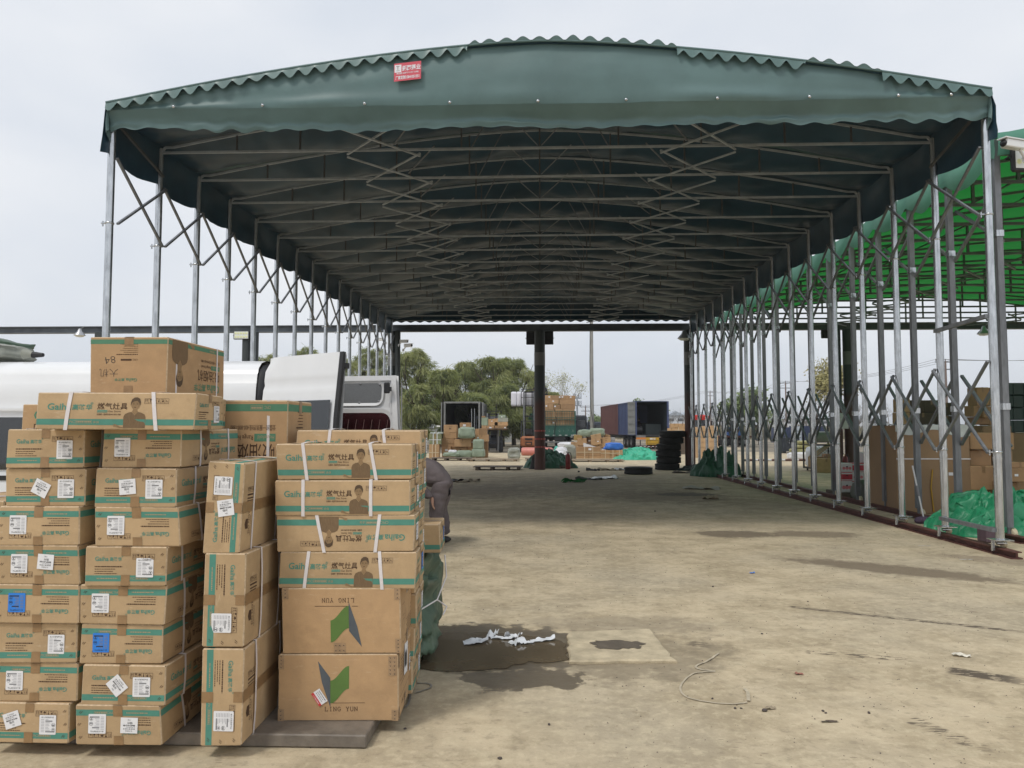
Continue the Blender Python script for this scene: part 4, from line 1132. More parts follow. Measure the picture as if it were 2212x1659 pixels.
# ---------- second row behind them
for i in range(8):
    z = PZ + GH * i + .0
    gas_carton(f'{ORD[i] if i else "bottom"} carton of the second row behind the right hand front stack' if i < 7 else 'broadside carton peeking over the right hand front stack', (-1.075 + .004 * i, 4.56, z), radians(3), flip=i in (3, 5), spec=(.76, .5), ends=('right',), scale=(1.0, 1, 1.0), variant=(i + 3) % NV)
gas_carton('carton lying on the green woven sack, blue label on its end', (-1.025, 5.28, .735), radians(3), spec=(.76, .5), blue=True, ends=('right',), variant=2)
gas_carton('carton on the green woven sack, second up, white label on its end', (-1.19, 5.28, .735 + GH), radians(2), flip=True, spec=(.74, .5), ends=('right',), ship=None, variant=0)
gas_carton('carton on the green woven sack, third up, white label on its end', (-1.17, 5.28, .735 + 2 * GH), radians(4), spec=(.76, .5), ends=('right',), variant=4)
# ---------- range hood cartons
RL, RW, RH = .74, .43, .36
def hood_carton(label, loc, rz, flip, variant, faces, scale=(1, 1, 1), note=False, spec=True):
    w = warp_fn(RL, RW, RH, 500 + variant)
    t = thing('carton', label, 'carton', loc, rz, 'tall cooker hood cartons'); t.scale = scale
    B = Matrix.Translation((0, 0, RH)) @ Matrix.Rotation(pi, 4, 'Y') if flip else IDENT
    link('carton_body', carton_body(RL, RW, RH, KRAFT_B, w, variant), t).matrix_local = B
    q = MB(); fs = faces_of(q, RL, RW, RH, w)
    for nm in ('front', 'back'):
        F = fs[nm]; F.rect(.004, .015, RL - .004, .043, GREENP, .0006, 14, 1)
        F.text('Gaiha', .07, .265, .078, GREENP, .001, bold=.018); F.text('高路华', .265, .27, .052, GREENP, .001, bold=.02)
        F.text('吸油烟机', .07, .175, .082, BROWN, .001, sx=.95); F.rect(.07, .130, .195, .160, GREENP, .0008); F.text('Household', .076, .137, .0225, LIGHTP, .0014); F.text('Range hood', .20, .136, .027, BROWN, .001)
        F.text('全国统一服务热线:400-800-1880', .07, .098, .024, BROWN, .001, sx=.8); F.text('CPIC', .10, .022, .018, LIGHTP, .0012); F.frame(.148, .021, .22, .038, .0012, LIGHTP, .0012); rule_text(F, .152, .026, .064, 1, LIGHTP, t=.006, h=.0014)
        figure(F, .60, .008, .30)
    for nm in ('right', 'left'):
        F = fs[nm]; F.rect(.004, .015, RW - .004, .043, GREENP, .0006, 8, 1)
        F.text('Gaiha', .165, .255, .028, GREENP, .001, bold=.018); F.text('高路华', .236, .256, .019, GREENP, .001, bold=.02)
        F.text('CPIC', .165, .135, .014, BROWN, .001); F.rect(.20, .135, .26, .146, BROWN, .001); rule_text(F, .165, .105, .12, 6, BROWN, .0125, .004, 5)
        if note:
            F.text('大机', .27, .20, .055, INK, .0011, bold=-.018); F.text('84', .29, .115, .065, INK, .0011, rot=.15, bold=-.02)
    link('printing', q.mesh('printing'), t).matrix_local = B
    q = MB(); fs = faces_of(q, RL, RW, RH, w)
    for nm in ('right', 'left'): fs[nm].rect(.19, 0.002, .24, .05, TAPE, .0019, 1, 2); fs[nm].rect(.19, RH - .06, .24, RH - .002, TAPE, .0019, 1, 2)
    for nm in ('top', 'bottom'): fs[nm].rect(0, .19, RL, .24, TAPE, .0014, 10, 1)
    link('tape', q.mesh('tape'), t).matrix_local = B
    for xx in (-.255, .27):
        q = MB(); a, h_ = .008, .003
        loop = [(-RW / 2 - h_, -.001), (-RW / 2 - h_, RH + h_), (RW / 2 + h_, RH + h_), (RW / 2 + h_, -.001)]
        for (y0, z0), (y1, z1) in zip(loop, loop[1:] + loop[:1]): q.box((xx, (y0 + y1) / 2, (z0 + z1) / 2), (2 * a, abs(y1 - y0) + .0012, abs(z1 - z0) + .0012), STRAP)
        link('strap', q.mesh('strap'), t).matrix_local = B
    if spec:
        s_ = MB(); G_ = Face(s_, (-.033, 0, -.033), (1, 0, 0), (0, 0, 1)); G_.rect(0, 0, .066, .066, PAPER, 0); G_.text('D-A15-90C', .033, .054, .008, INK, .0006, 'CENTER'); rule_text(G_, .008, .045, .05, 7, GREYINK, .0062, .003, 2, .0006)
        for f in faces: stick(s_.mesh('specification_label'), t, B, RL, RW, RH, f, .455, .48, 0, w)
    return t
YC = 3.80
xa, xb = at(187, 800, YC).x, at(357, 800, YC).x
zc = ZT + GH * .93
tt = hood_carton('tall carton on top of the left pile, marked in pen, upside down', ((xa + xb) / 2, YC + RL / 2, zc), pi / 2, True, 1, ('left',), note=True)
ztop = at(270, 728, YC).z
tt.scale = (.95, (xb - xa) / RW, (ztop - zc) / RH)
z2 = at(530, 866, 4.42).z
hood_carton('large upside down carton between the two piles, strapped in white', (at(622, 900, 4.42).x - RL / 2, 4.44 + RW / 2, PZ + GH * 6), radians(1), True, 2, ('right',), scale=(1, 1.15, (z2 - PZ - GH * 6) / RH))
hood_carton('carton standing behind the left pile, only its corner showing', (at(48, 900, 4.5).x + RL / 2, 4.5 + RW / 2, PZ + GH * 7), 0, False, 3, (), spec=False, scale=(1, 1, (at(60, 872, 4.5).z - PZ - GH * 7) / RH))

# ================================================================== SOFT THINGS
def sack_mesh(name, m, sx, sy, sz, seed, wr=.10, pinch=None, flat=.3, nu=36, nv=24, cube=.55, fold=0.0):
    """a filled sack: squarish rounded body with wrinkles, optionally gathered towards `pinch`"""
    q = MB()
    def f(u, v):
        a, b = u * 2 * pi, (v - .5) * pi
        d = Vector((cos(b) * cos(a), cos(b) * sin(a), sin(b)))
        e = Vector([math.copysign(abs(c) ** cube, c) for c in d])
        k = 1 + wr * fbm((d.x * 2.2 + seed, d.y * 2.2, d.z * 2.2), 5) + wr * .5 * abs(fbm((d.x * 5 + seed, d.y * 5 + 3, d.z * 3), 3))
        if pinch is not None:
            t = max(0, d.dot(Vector(pinch))) ** 3
            ang = math.atan2(d.cross(Vector(pinch)).z + d.x, d.z + .01)
            k *= 1 - .35 * t + .10 * t * sin(ang * 9 + seed)
        if fold: k += fold * sin(a * 5 + seed + 2 * d.z) * cos(b)
        p = Vector((e.x * sx, e.y * sy, e.z * sz)) * k
        p.z += sz * (1 - flat * .2)
        if p.z < .02 * sz: p.z = .0 + .01 * abs(fbm((p.x * 5, p.y * 5, seed)))
        return p
    q.grid(f, nu, nv, m)
    return q.mesh(name)
def sack(name, label, cat, loc, size, m, seed, rz=0.0, group=None, **k):
    return tag(link(name, sack_mesh(name, m, *size, seed, **k), None, loc, rz), label, cat, group)
def cloth_heap(name, label, cat, loc, rx, ry, h, m, seed, rz=0.0, n=60, sharp=1.0, prof=None):
    """crumpled sheet thrown in a heap: ridged folds over a mound"""
    q = MB()
    def f(u, v):
        x, y = (u * 2 - 1), (v * 2 - 1)
        r = hypot(x, y); a = math.atan2(y, x)
        R = 1 + .22 * fbm((cos(a) * 1.5 + seed, sin(a) * 1.5, 0), 3)
        # square grid to rounded outline
        mx = max(abs(x), abs(y)) or 1e-6; x, y = x / (r or 1) * mx, y / (r or 1) * mx; r = mx
        ridge = 1 - abs(fbm((x * 1.6 + seed, y * 1.6, 2), 4)) * 2.1
        ridge2 = 1 - abs(fbm((x * 3.7 + seed * 2, y * 3.7, 7), 4)) * 2
        mound = max(0, 1 - r ** 2.2) ** .8
        if prof: mound *= prof(x, y)
        z = h * mound * (.55 + .33 * ridge * sharp + .16 * ridge2 * sharp) + .012 * ridge2 * (r < 1)
        z = max(.006, z) if r < .97 else .004
        dx, dy = fbm((x * 2.5, y * 2.5, seed + 9)) * .16, fbm((x * 2.5 + 7, y * 2.5, seed + 4)) * .16
        return ((x * R + dx) * rx, (y * R + dy) * ry, z)
    q.grid(f, n, n, m)
    o = q.build(name, None, loc, rz)
    return tag(o, label, cat)
def cheap(m): return m
WOVEN = mat('green_woven_plastic', (.085, .135, .09), .5, var=.18, scale=4, bump=.006, bscale=9)
WOVENP = mat('pale_green_woven_plastic', (.255, .315, .235), .55, var=.14, scale=2.5, bump=.006, bscale=7)
WOVENG = mat('grey_woven_plastic', (.30, .31, .265), .55, var=.14, scale=2.5, bump=.006, bscale=7)
WHITES = mat('white_woven_plastic', (.72, .73, .76), .5, var=.08, scale=2.5, bump=.006, bscale=6)
TARP = mat('bright_green_tarpaulin', (.02, .255, .115), .42, var=.14, scale=1.6, bump=.01, bscale=4)
TARPM = mat('mint_green_tarpaulin', (.045, .42, .26), .45, var=.16, scale=.9, bump=.012, bscale=3)
TARPD = mat('deep_green_tarpaulin', (.022, .10, .055), .42, var=.2, scale=1.6, bump=.012, bscale=4)

# green woven sack behind the right hand stack, tied with white rope
gs = thing('woven_sack', 'bulging green woven sack tied with white rope beside the emblem cartons', 'sack', (-1.0, 5.28, PZ)); gs.scale = (.90, 1.0, 1.02)
link('sack_body', sack_mesh('sack_body', WOVEN, .37, .40, .335, 3, wr=.22, pinch=(1, -.25, .1), fold=.03, nu=60, nv=40), gs)
q = MB()
pp = [Vector((.42 * cos(a), -.43 + .12 * sin(a * 3), .36 + .04 * sin(a * 2))) for a in (2.2, 1.9, 1.6, 1.2, .9)]
q.path([(-.3, -.42, .35), (.05, -.43, .335), (.26, -.37, .33), (.36, -.2, .36), (.40, 0, .47), (.36, .2, .58)], .005, STRAP, 6)
q.path([(.36, -.2, .36), (.42, -.12, .30), (.40, -.18, .26)], .005, STRAP, 6)
q.build('rope', gs)
sack('woven_sack', 'green woven sack flap squeezed under the blue labelled carton', 'sack', (-.90, 5.62, PZ), (.16, .2, .36), WOVEN, 8, wr=.2)

# ================================================================== PEOPLE
def skinned(name, joints, edges, m, parent=None, root=0, sub=2, folds=0.0):
    """one continuous body grown round a jointed skeleton"""
    me = bpy.data.meshes.new(name)
    me.from_pydata([j[0] for j in joints], edges, [])
    o = bpy.data.objects.new(name, me); COL.objects.link(o)
    md = o.modifiers.new('grow', 'SKIN'); md.use_smooth_shade = True
    sv = me.skin_vertices[0].data if me.skin_vertices else None
    if sv is None:
        return o
    for i, j in enumerate(joints):
        r = j[1]; sv[i].radius = (r, r) if not isinstance(r, tuple) else r
        sv[i].use_root = i == root
    s2 = o.modifiers.new('round', 'SUBSURF'); s2.levels = sub; s2.render_levels = sub
    dg = bpy.context.evaluated_depsgraph_get()
    new = bpy.data.meshes.new_from_object(o.evaluated_get(dg))
    bpy.data.objects.remove(o)
    new.name = name; new.materials.clear(); new.materials.append(m)
    for p in new.polygons: p.use_smooth = True
    if folds:
        nn = [v.normal.copy() for v in new.vertices]
        for v, n_ in zip(new.vertices, nn):
            c = v.co; v.co = c + n_ * folds * (1 - 2.2 * abs(fbm((c.x * 3.2, c.y * 3.2, c.z * 6.5), 4)))
    return link(name, new, parent)
SKIN = mat('skin', (.42, .24, .165), .5, var=.05, scale=20)
HAIR = mat('black_hair', (.018, .015, .014), .55)
CLOTH = mat('purple_grey_work_cloth', (.135, .112, .115), .85, var=.18, scale=6, bump=.006, bscale=14)
SHOE = mat('dark_shoe', (.03, .028, .028), .6)
DARKC = mat('dark_jacket', (.03, .03, .035), .8, var=.2, scale=5)
def head_parts(parent, c, face, s=1.0):
    """skull with hair, nose, eyes, mouth and ears; `face` is the direction it looks"""
    f = Vector(face).normalized(); up = Vector((0, 0, 1)); r = f.cross(up)
    r = Vector((1, 0, 0)) if r.length < .05 else r.normalized(); up = r.cross(f)
    M = Matrix.Translation(Vector(c)) @ Matrix((r, f, up)).transposed().to_4x4()
    q = MB()
    q.grid(lambda u, v: (.075 * s * cos((v - .5) * pi) * cos(u * 2 * pi), .092 * s * cos((v - .5) * pi) * sin(u * 2 * pi) * (1 if sin(u * 2 * pi) > 0 else .95), .115 * s * sin((v - .5) * pi) * (1 if v > .5 else 1.05)), 16, 10, SKIN, M=M)
    q.box((0, .095 * s, -.012 * s), (.024 * s, .03 * s, .045 * s), SKIN, M=M); q.box((0, .086 * s, -.062 * s), (.045 * s, .012 * s, .01 * s), mat('lips', (.3, .12, .1), .5), M=M)
    for k in (-1, 1): q.box((k * .03 * s, .084 * s, .012 * s), (.024 * s, .012 * s, .01 * s), BLACK, M=M); q.box((k * .077 * s, 0, -.01 * s), (.016 * s, .035 * s, .055 * s), SKIN, M=M)
    q.build('head', parent)
    q = MB()
    q.grid(lambda u, v: (.082 * s * cos(v * pi / 2) * cos(u * 2 * pi), (.1 * s * cos(v * pi / 2) * sin(u * 2 * pi)) - .006 * s, (.02 if sin(u * 2 * pi) > .3 else -.05) * s * (1 - v) + .125 * s * sin(v * pi / 2)), 16, 6, HAIR, M=M)
    q.build('hair', parent)
def hand(parent, wrist, d, side, curl=.5):
    """palm with four fingers of unequal length and a thumb"""
    d = Vector(d).normalized(); n = Vector(side).normalized(); w_ = d.cross(n).normalized(); n = w_.cross(d)
    W = Vector(wrist)
    js = [(W, .026), (W + d * .05, (.036))]; es = [(0, 1)]
    base = W + d * .085
    for k, L in ((-1.5, .062), (-.5, .072), (.5, .068), (1.5, .052)):
        b = base + w_ * k * .018; i0 = len(js)
        js += [(b, .0105), (b + d * L * .5 + n * L * .12 * curl, .009), (b + d * L * .9 + n * L * .42 * curl, .0075)]
        es += [(1, i0), (i0, i0 + 1), (i0 + 1, i0 + 2)]
    i0 = len(js); js += [(W + d * .035 + w_ * -.04, .012), (W + d * .07 + w_ * -.055 + n * .01, .009)]; es += [(0, i0), (i0, i0 + 1)]
    return skinned('hand', js, es, SKIN, parent, 1, 1)
# the stooping worker
pc = at(948, 1168, 10.4)
per = thing('person', 'person in purple grey work clothes stooping behind the carton stack', 'person', (pc.x, 10.4, 0))
hip = Vector((.02, 0, .88))
J = [(hip, (.19, .17)), (hip + Vector((-.14, .0, .10)), .185), (Vector((-.34, 0, 1.02)), .175), (Vector((-.52, 0, 1.0)), .16), (Vector((-.60, 0, .97)), .09),
     (Vector((.04, -.11, .80)), .135), (Vector((-.03, -.14, .45)), .095), (Vector((.04, -.15, .10)), .072),
     (Vector((.04, .11, .80)), .135), (Vector((.0, .14, .46)), .095), (Vector((.08, .15, .10)), .072),
     (Vector((-.46, -.20, .96)), .085), (Vector((-.26, -.27, .80)), .068), (Vector((-.07, -.26, .64)), .05),
     (Vector((-.50, .19, .96)), .085), (Vector((-.48, .24, .70)), .065), (Vector((-.50, .2, .46)), .048)]
E_ = [(0, 1), (1, 2), (2, 3), (3, 4), (0, 5), (5, 6), (6, 7), (0, 8), (8, 9), (9, 10), (3, 11), (11, 12), (12, 13), (3, 14), (14, 15), (15, 16)]
skinned('clothed_body', J, E_, CLOTH, per, 0, 3, .013)
head_parts(per, (-.74, 0, .95), (-.75, 0, -.62))
q = MB(); q.tube((-.58, 0, .97), (-.70, 0, .96), .055, SKIN, 10); q.build('neck', per)
hand(per, (-.06, -.265, .635), (.15, -.05, -.97), (.6, 0, .2)); hand(per, (-.50, .2, .46), (0, 0, -1), (1, 0, 0))
for y in (-.15, .15):
    q = MB(); q.grid(lambda u, v: (-.06 + .13 * cos(u * 2 * pi) * cos((v - .5) * pi) + (.04 if y < 0 else .08), y + .05 * sin(u * 2 * pi) * cos((v - .5) * pi), max(0.0, .045 + .05 * sin((v - .5) * pi))), 14, 8, SHOE); q.build('shoe', per)
def far_person(label, loc, facing, jacket, crouch=False):
    t = thing('person', label, 'person', loc)
    f = Vector((sin(facing), cos(facing), 0)); s = Vector((f.y, -f.x, 0)); Z = Vector((0, 0, 1))
    hz = .45 if crouch else .92
    sh = hz + .50
    J = [(Z * hz, .15), (Z * (hz + .25) + f * .06, .16), (Z * sh + f * .1, .14), (Z * (sh + .09) + f * .12, .06)]
    E2 = [(0, 1), (1, 2), (2, 3)]
    for k in (-1, 1):
        i = len(J)
        if crouch: J += [(Z * .42 + s * k * .12, .1), (Z * .48 + s * k * .16 + f * .34, .08), (Z * .07 + s * k * .14 + f * .12, .06)]
        else: J += [(Z * (hz - .08) + s * k * .1, .11), (Z * .48 + s * k * .12 + f * .04, .08), (Z * .07 + s * k * .12, .06)]
        E2 += [(0, i), (i, i + 1), (i + 1, i + 2)]
        i = len(J); J += [(Z * (sh - .03) + s * k * .2 + f * .1, .07), (Z * (sh - .28) + s * k * .24 + f * .18, .055), (Z * (sh - .4) + s * k * .15 + f * .4, .042)]
        E2 += [(2, i), (i, i + 1), (i + 1, i + 2)]
    skinned('clothed_body', J, E2, jacket, t, 0, 1)
    head_parts(t, Z * (sh + .21) + f * .15, f - Z * .25)
    for k in (-1, 1): hand(t, Z * (sh - .4) + s * k * .15 + f * .4, f - Z * .2, Z)
    return t

# ================================================================== WHITE VAN
VX0, VX1, VY0, VY1, VH = -7.75, -2.70, 7.2, 9.2, 2.22
van = thing('van', 'white panel van with both rear doors swung open and sacks on its roof', 'van', (-5.2, 8.2, 0))
def vsec(x):
    """half profile of the body at station x: list of (y offset from side, z)"""
    return [(.10, .36), (.02, .45), (0, .75), (.0, 1.05), (.005, 1.08), (.015, 1.30), (.03, 1.62), (.035, 1.66), (.05, 1.85), (.065, 1.98), (.072, 1.99), (.09, 2.07), (.13, 2.14), (.20, 2.19), (.32, 2.22), (1.0, 2.245)]
q = MB()
stations = [VX0, VX0 + .05, VX0 + .5, VX0 + .95, VX0 + 1.55, VX0 + 1.9] + [VX0 + 2.3 + i * (VX1 - .02 - VX0 - 2.3) / 6 for i in range(7)]
def vpt(x):
    t = x - VX0
    top = .95 + .12 * min(1, t / .5) if t < .95 else (1.07 + (2.245 - 1.07) * min(1, (t - .95) / .95) ** .7 if t < 1.9 else 2.245)
    top = .75 if t < .02 else top
    L = []
    for o, z in vsec(x):
        L.append((VY0 + o + (.12 if t < .1 else 0), min(z, top - (2.245 - z) * .12 if z > top else z)))
    R_ = [(VY1 + VY0 - y, z) for y, z in L[::-1][1:]]
    return [(x + 5.2, y - 8.2, z) for y, z in L + R_]
rows = [vpt(x) for x in stations]; n = len(rows[0])
q.add([p for r in rows for p in r], [(i * n + j, i * n + j + 1, (i + 1) * n + j + 1, (i + 1) * n + j) for i in range(len(rows) - 1) for j in range(n - 1)], WHITEP, True)
q.add(rows[0], [list(range(n))], WHITEP)
q.box((0, 0, .40), (5.0, 1.8, .06), BLACK)
q.build('body', van)
q = MB()   # load space lining
q.box((.8, -.90, 1.2), (3.4, .02, 1.5), DARKIN); q.box((.8, .90, 1.2), (3.4, .02, 1.5), DARKIN); q.box((.8, 0, 2.14), (3.4, 1.5, .02), DARKIN); q.box((.8, 0, .5), (3.4, 1.8, .03), DARKIN); q.box((-.9, 0, 1.25), (.03, 1.8, 1.6), DARKIN)
q.build('load_space_lining', van)
q = MB()   # rear opening frame in black seal
xr = VX1 + 5.2
fr = [(p[1], p[2]) for p in rows[-1]]
m_ = len(fr)
q.add([(xr + e, a * k, .36 + (b - .36) * k) for e, k in ((-.02, .985), (.07, .98), (.07, .93), (-.02, .93)) for a, b in fr], [(i * m_ + j, i * m_ + j + 1, (i + 1) * m_ + j + 1, (i + 1) * m_ + j) for i in range(3) for j in range(m_ - 1)], BLACK, True)
q.build('rear_seal', van)
def side_panel(x0, x1, z0, z1, m, out, name):
    q = MB()
    q.grid(lambda u, v: (x0 + (x1 - x0) * u, -1.0 - out + .06 * max(0, (z0 + (z1 - z0) * v - 1.25) / .65) ** 1.3, z0 + (z1 - z0) * v), 8, 6, m)
    return q.build(name, van)
side_panel(-1.55, -.14, 1.16, 1.66, GLASSD, .006, 'side_window'); side_panel(-.02, 1.35, 1.16, 1.66, GLASSD, .006, 'side_window'); side_panel(1.47, 2.30, 1.16, 1.66, GLASSD, .006, 'side_window')
q = MB(); q.path([(.70, -.87, 2.10), (.66, -.935, 1.90), (.60, -.985, 1.60), (.585, -1.006, 1.2), (.585, -1.008, .5)], .006, GREYINK, 6); q.build('panel_seam', van)
q = MB(); q.box((.3, -.985, 1.735), (4.2, .02, .02), WHITEP); q.box((.3, -1.0, 1.08), (4.2, .02, .045), BLACK); q.build('side_moulding', van)
q = MB(); q.lathe([(.16, -.11), (.31, -.11), (.335, -.06), (.335, .06), (.31, .11), (.16, .11)], RUBBER, 24, 'Y'); q.lathe([(0, -.07), (.12, -.085), (.17, -.11)], GALV, 20, 'Y'); wme = q.mesh('wheel')
for x in (-1.6, 1.65):
    for s in (-1, 1): link('wheel', wme, van, (x, s * .86, .335))
# rear doors: outer skin, window, edge, latch
def door_out(hx, hy, ang, label, inner):
    """door leaf in its own frame: x along its width from the hinge, z up; outside faces -y"""
    d = bpy.data.objects.new('rear_door', None); COL.objects.link(d); d.parent = van
    d.location = (hx + 5.2, hy - 8.2, 0); d.rotation_euler = (0, 0, ang)
    d['label'] = label
    W_, Z0, Z1 = 1.06, .46, 2.22
    q = MB()
    def oy(z): return -.05 + .085 * max(0, (z - 1.2)) ** 1.6
    def skin(u, v):
        z = Z0 + (Z1 - Z0) * v; x = W_ * u
        if v > .93: x = x * 1.0 + (1 - u) * .10 * ((v - .93) / .07)
        return (x, oy(z) + .018 * (abs(u - .5) * 2) ** 6 + (.012 if 1.93 < z < 1.96 else 0), z)
    q.grid(skin, 14, 40, WHITEP)
    q.grid(lambda u, v: (W_ * u, oy(Z0 + (Z1 - Z0) * v) + .055, Z0 + (Z1 - Z0) * v) if True else 0, 1, 1, WHITEP) if not inner else None
    q.build('door_skin', d)
    q = MB()
    for a, b in (((W_, Z0), (W_, 1.2)), ((W_, 1.2), (W_, 1.65)), ((W_, 1.65), (W_, Z1))): q.bar((a[0], oy(a[1]) + .02, a[1]), (b[0], oy(b[1]) + .02, b[1]), .045, .03, WHITEP if inner else BLACK)
    q.build('door_edge', d)
    q = MB(); q.grid(lambda u, v: (.05 + .95 * u, oy(1.05 + .75 * v) - .012, 1.05 + .75 * v), 4, 6, GLASSD); q.build('window', d)
    if not inner:
        q = MB(); q.grid(lambda u, v: (W_ - W_ * u, oy(Z0 + (Z1 - Z0) * v) + .07, Z0 + (Z1 - Z0) * v), 1, 16, WHITEP); q.build('inner_skin', d)
        q = MB(); q.box((W_ - .015, .075 + .02, 2.10), (.06, .05, .05), BLACK); q.build('latch', d)
    return d, oy
d1, oy = door_out(VX1 + .07, VY0 - .03, radians(-34), 'near rear door seen from outside, dark window below', False)
# far door: its inside faces the camera; built mirrored so the inside carries the pressings
d2 = bpy.data.objects.new('rear_door', None); COL.objects.link(d2); d2.parent = van
d2.location = (VX1 + 5.2 + .12, VY1 - 8.2 + .02, 0); d2.rotation_euler = (0, 0, radians(-10)); d2['label'] = 'far rear door seen from inside, with grey panel and dark red window'
INW = mat('grey_white_paint', (.62, .62, .62), .3, var=.06, scale=3)
W_, Z0, Z1 = .97, .46, 2.19
q = MB()
def lean(z): return -.10 * max(0, (1.75 - z)) * 0 + .10 * max(0, z - 1.2) ** 1.5
def xr_(z): return W_ - .13 * max(0, (z - .9)) / 1.3
# frame members around two openings (upper panel, lower window)
def slab(x0, x1, z0, z1, y, t, m, nm=None):
    q.grid(lambda u, v: ((x0 + (x1 - x0) * u) * xr_(z0 + (z1 - z0) * v) / W_, y + lean(z0 + (z1 - z0) * v), z0 + (z1 - z0) * v), 6, 6, m)
slab(0, W_, Z0, Z1, .04, 0, INW)
q.grid(lambda u, v: (W_ * (1 - u) * xr_(Z0 + (Z1 - Z0) * v) / W_, .09 + lean(Z0 + (Z1 - Z0) * v), Z0 + (Z1 - Z0) * v), 4, 8, WHITEP)
for a, b in ((0, .06), (.90, .97)):
    slab(a, b, Z0, Z1, .0, 0, INW)
for a, b in ((Z1 - .06, Z1), (1.74, 1.80)): slab(.05, .92, a, b, .012, 0, INW)
def ring(x0, x1, z0, z1, r, wd, y0, y1, m):
    """rounded rectangular pressing"""
    P_ = []
    for cx_, cz_, a0 in ((x1 - r, z1 - r, 0), (x0 + r, z1 - r, pi / 2), (x0 + r, z0 + r, pi), (x1 - r, z0 + r, 3 * pi / 2)):
        for k in range(7): P_.append((cx_, cz_, a0 + pi / 2 * k / 6))
    vs = []
    for (cx_, cz_, a) in P_: vs += [(cx_ + (r + wd) * cos(a), y0 + lean(cz_ + (r + wd) * sin(a)), cz_ + (r + wd) * sin(a)), (cx_ + r * cos(a), y1 + lean(cz_ + r * sin(a)), cz_ + r * sin(a))]
    n = len(P_)
    q.add(vs, [(2 * i, 2 * ((i + 1) % n), 2 * ((i + 1) % n) + 1, 2 * i + 1) for i in range(n)], m, True)
    return [(cx_ + r * cos(a), y1 + lean(cz_ + r * sin(a)) - .001, cz_ + r * sin(a)) for cx_, cz_, a in P_]
in1 = ring(.10, .66, 1.86, 2.10, .07, .035, .012, .034, INW)
in2 = ring(.06, .80, .98, 1.74, .12, .05, .0, .012, INW)
q.build('door_skin', d2)
PERF = mat('grey_perforated_panel', (.12, .125, .13), .6, var=.25, scale=180, detail=1)
WINEG = mat('dark_red_glass', (.035, .010, .012), .12, var=.5, scale=3, spec=.8)
q = MB(); q.add(in1, [list(range(len(in1)))], PERF); q.build('vent_panel', d2)
q = MB()
for x, z in ((.13, 2.08), (.38, 2.095), (.63, 2.08), (.63, 1.88), (.38, 1.865), (.13, 1.88)): q.lathe([(.0, -.012), (.012, -.008), (.014, .004)], GREYINK, 8, 'Y', (x, .03 + lean(z), z))
q.build('panel_screw', d2)
q = MB(); q.add(in2, [list(range(len(in2)))], WINEG)
w2 = q.build('window', d2)
q = MB()
for k in range(7): q.bar((.09 + .10 * k, .006 + lean(1.05), 1.05), (.17 + .10 * k, .004 + lean(1.66), 1.66), .008, .003, mat('heater_line', (.25, .16, .15), .5))
q.build('heater_line', w2)
q = MB(); q.bbox((.735, -.03, 1.97), (.80, .03, 2.10), BLACK, .012); q.box((.805, .0, 2.02), (.03, .04, .05), BLACK); q.build('latch', d2)
q = MB(); q.bar((.80, .02 + lean(1.9), 1.86), (.86, .01, .7), .05, .03, INW); q.bar((.93, -.01 + lean(2.0), 2.1), (.965, -.012, .5), .012, .02, GREYINK); q.build('door_edge', d2)
# sacks on the roof
z = 2.24
sack('sack', 'grey green woven sack tied at its end on the white van roof', 'sack', (-5.98, 7.75, z - .01), (.56, .40, .105), WOVENG, 5, wr=.14, nu=44)
q = MB(); q.tube((-5.16, 7.6, z + .06), (-5.03, 7.58, z + .055), .035, BLACK, 8, .02); q.tube((-5.24, 7.6, z + .07), (-5.15, 7.6, z + .06), .06, WOVENG, 8, .035)
tag(q.build('tied_sack_end'), 'knotted dark end of the sack on the van roof', 'sack end')
sack('sack', 'dark green sack at the picture edge on the white van roof', 'sack', (-6.35, 8.5, z - .01), (.45, .4, .17), WOVEN, 11, wr=.14)

# ================================================================== YARD: tyres, pallets, small things
def tyre(label, loc, R_=.49, h=.245, tilt=0.0, group=None):
    q = MB()
    prof = [(.29, .02), (.40, 0), (R_ - .045, .012), (R_ - .01, .045), (R_, .07), (R_ - .012, .075), (R_ - .012, .088), (R_, .092), (R_, .118), (R_ - .012, .12), (R_ - .012, .132), (R_, .135),
            (R_, .16), (R_ - .012, .165), (R_ - .012, .178), (R_, .18), (R_ - .01, h - .045), (R_ - .045, h - .012), (.40, h), (.29, h - .02), (.275, h - .05), (.30, h / 2), (.275, .05), (.29, .02)]
    q.lathe(prof, RUBBER, 40)
    for k in range(40):
        a = 2 * pi * k / 40
        for z in (.045, h - .05): q.box(((R_ - .012) * cos(a), (R_ - .012) * sin(a), z), (.03, .035, .055), RUBBER, rz=a)
    o = q.build('tyre', None, loc, random.uniform(0, 3)); o.rotation_euler[0] = tilt
    return tag(o, label, 'tyre', group)
p = gnd(1379, 1024); tyre('lone truck tyre lying flat on the shed floor', (p.x, p.y, 0), .48)
p = gnd(1448, 1016)
names = ['bottom', 'second', 'third', 'fourth', 'fifth', 'topmost']
for i in range(6): tyre(f'{names[i]} truck tyre of the tall tyre stack by the shed column' + ('' if i else ', resting on the floor'), (p.x + random.uniform(-.05, .05) + (.03 * i if i > 3 else 0), p.y + .45 + random.uniform(-.04, .04), .246 * i), .46 + .012 * (i % 3 == 2) + (.02 if i == 5 else 0), group='tyres in the tall stack')

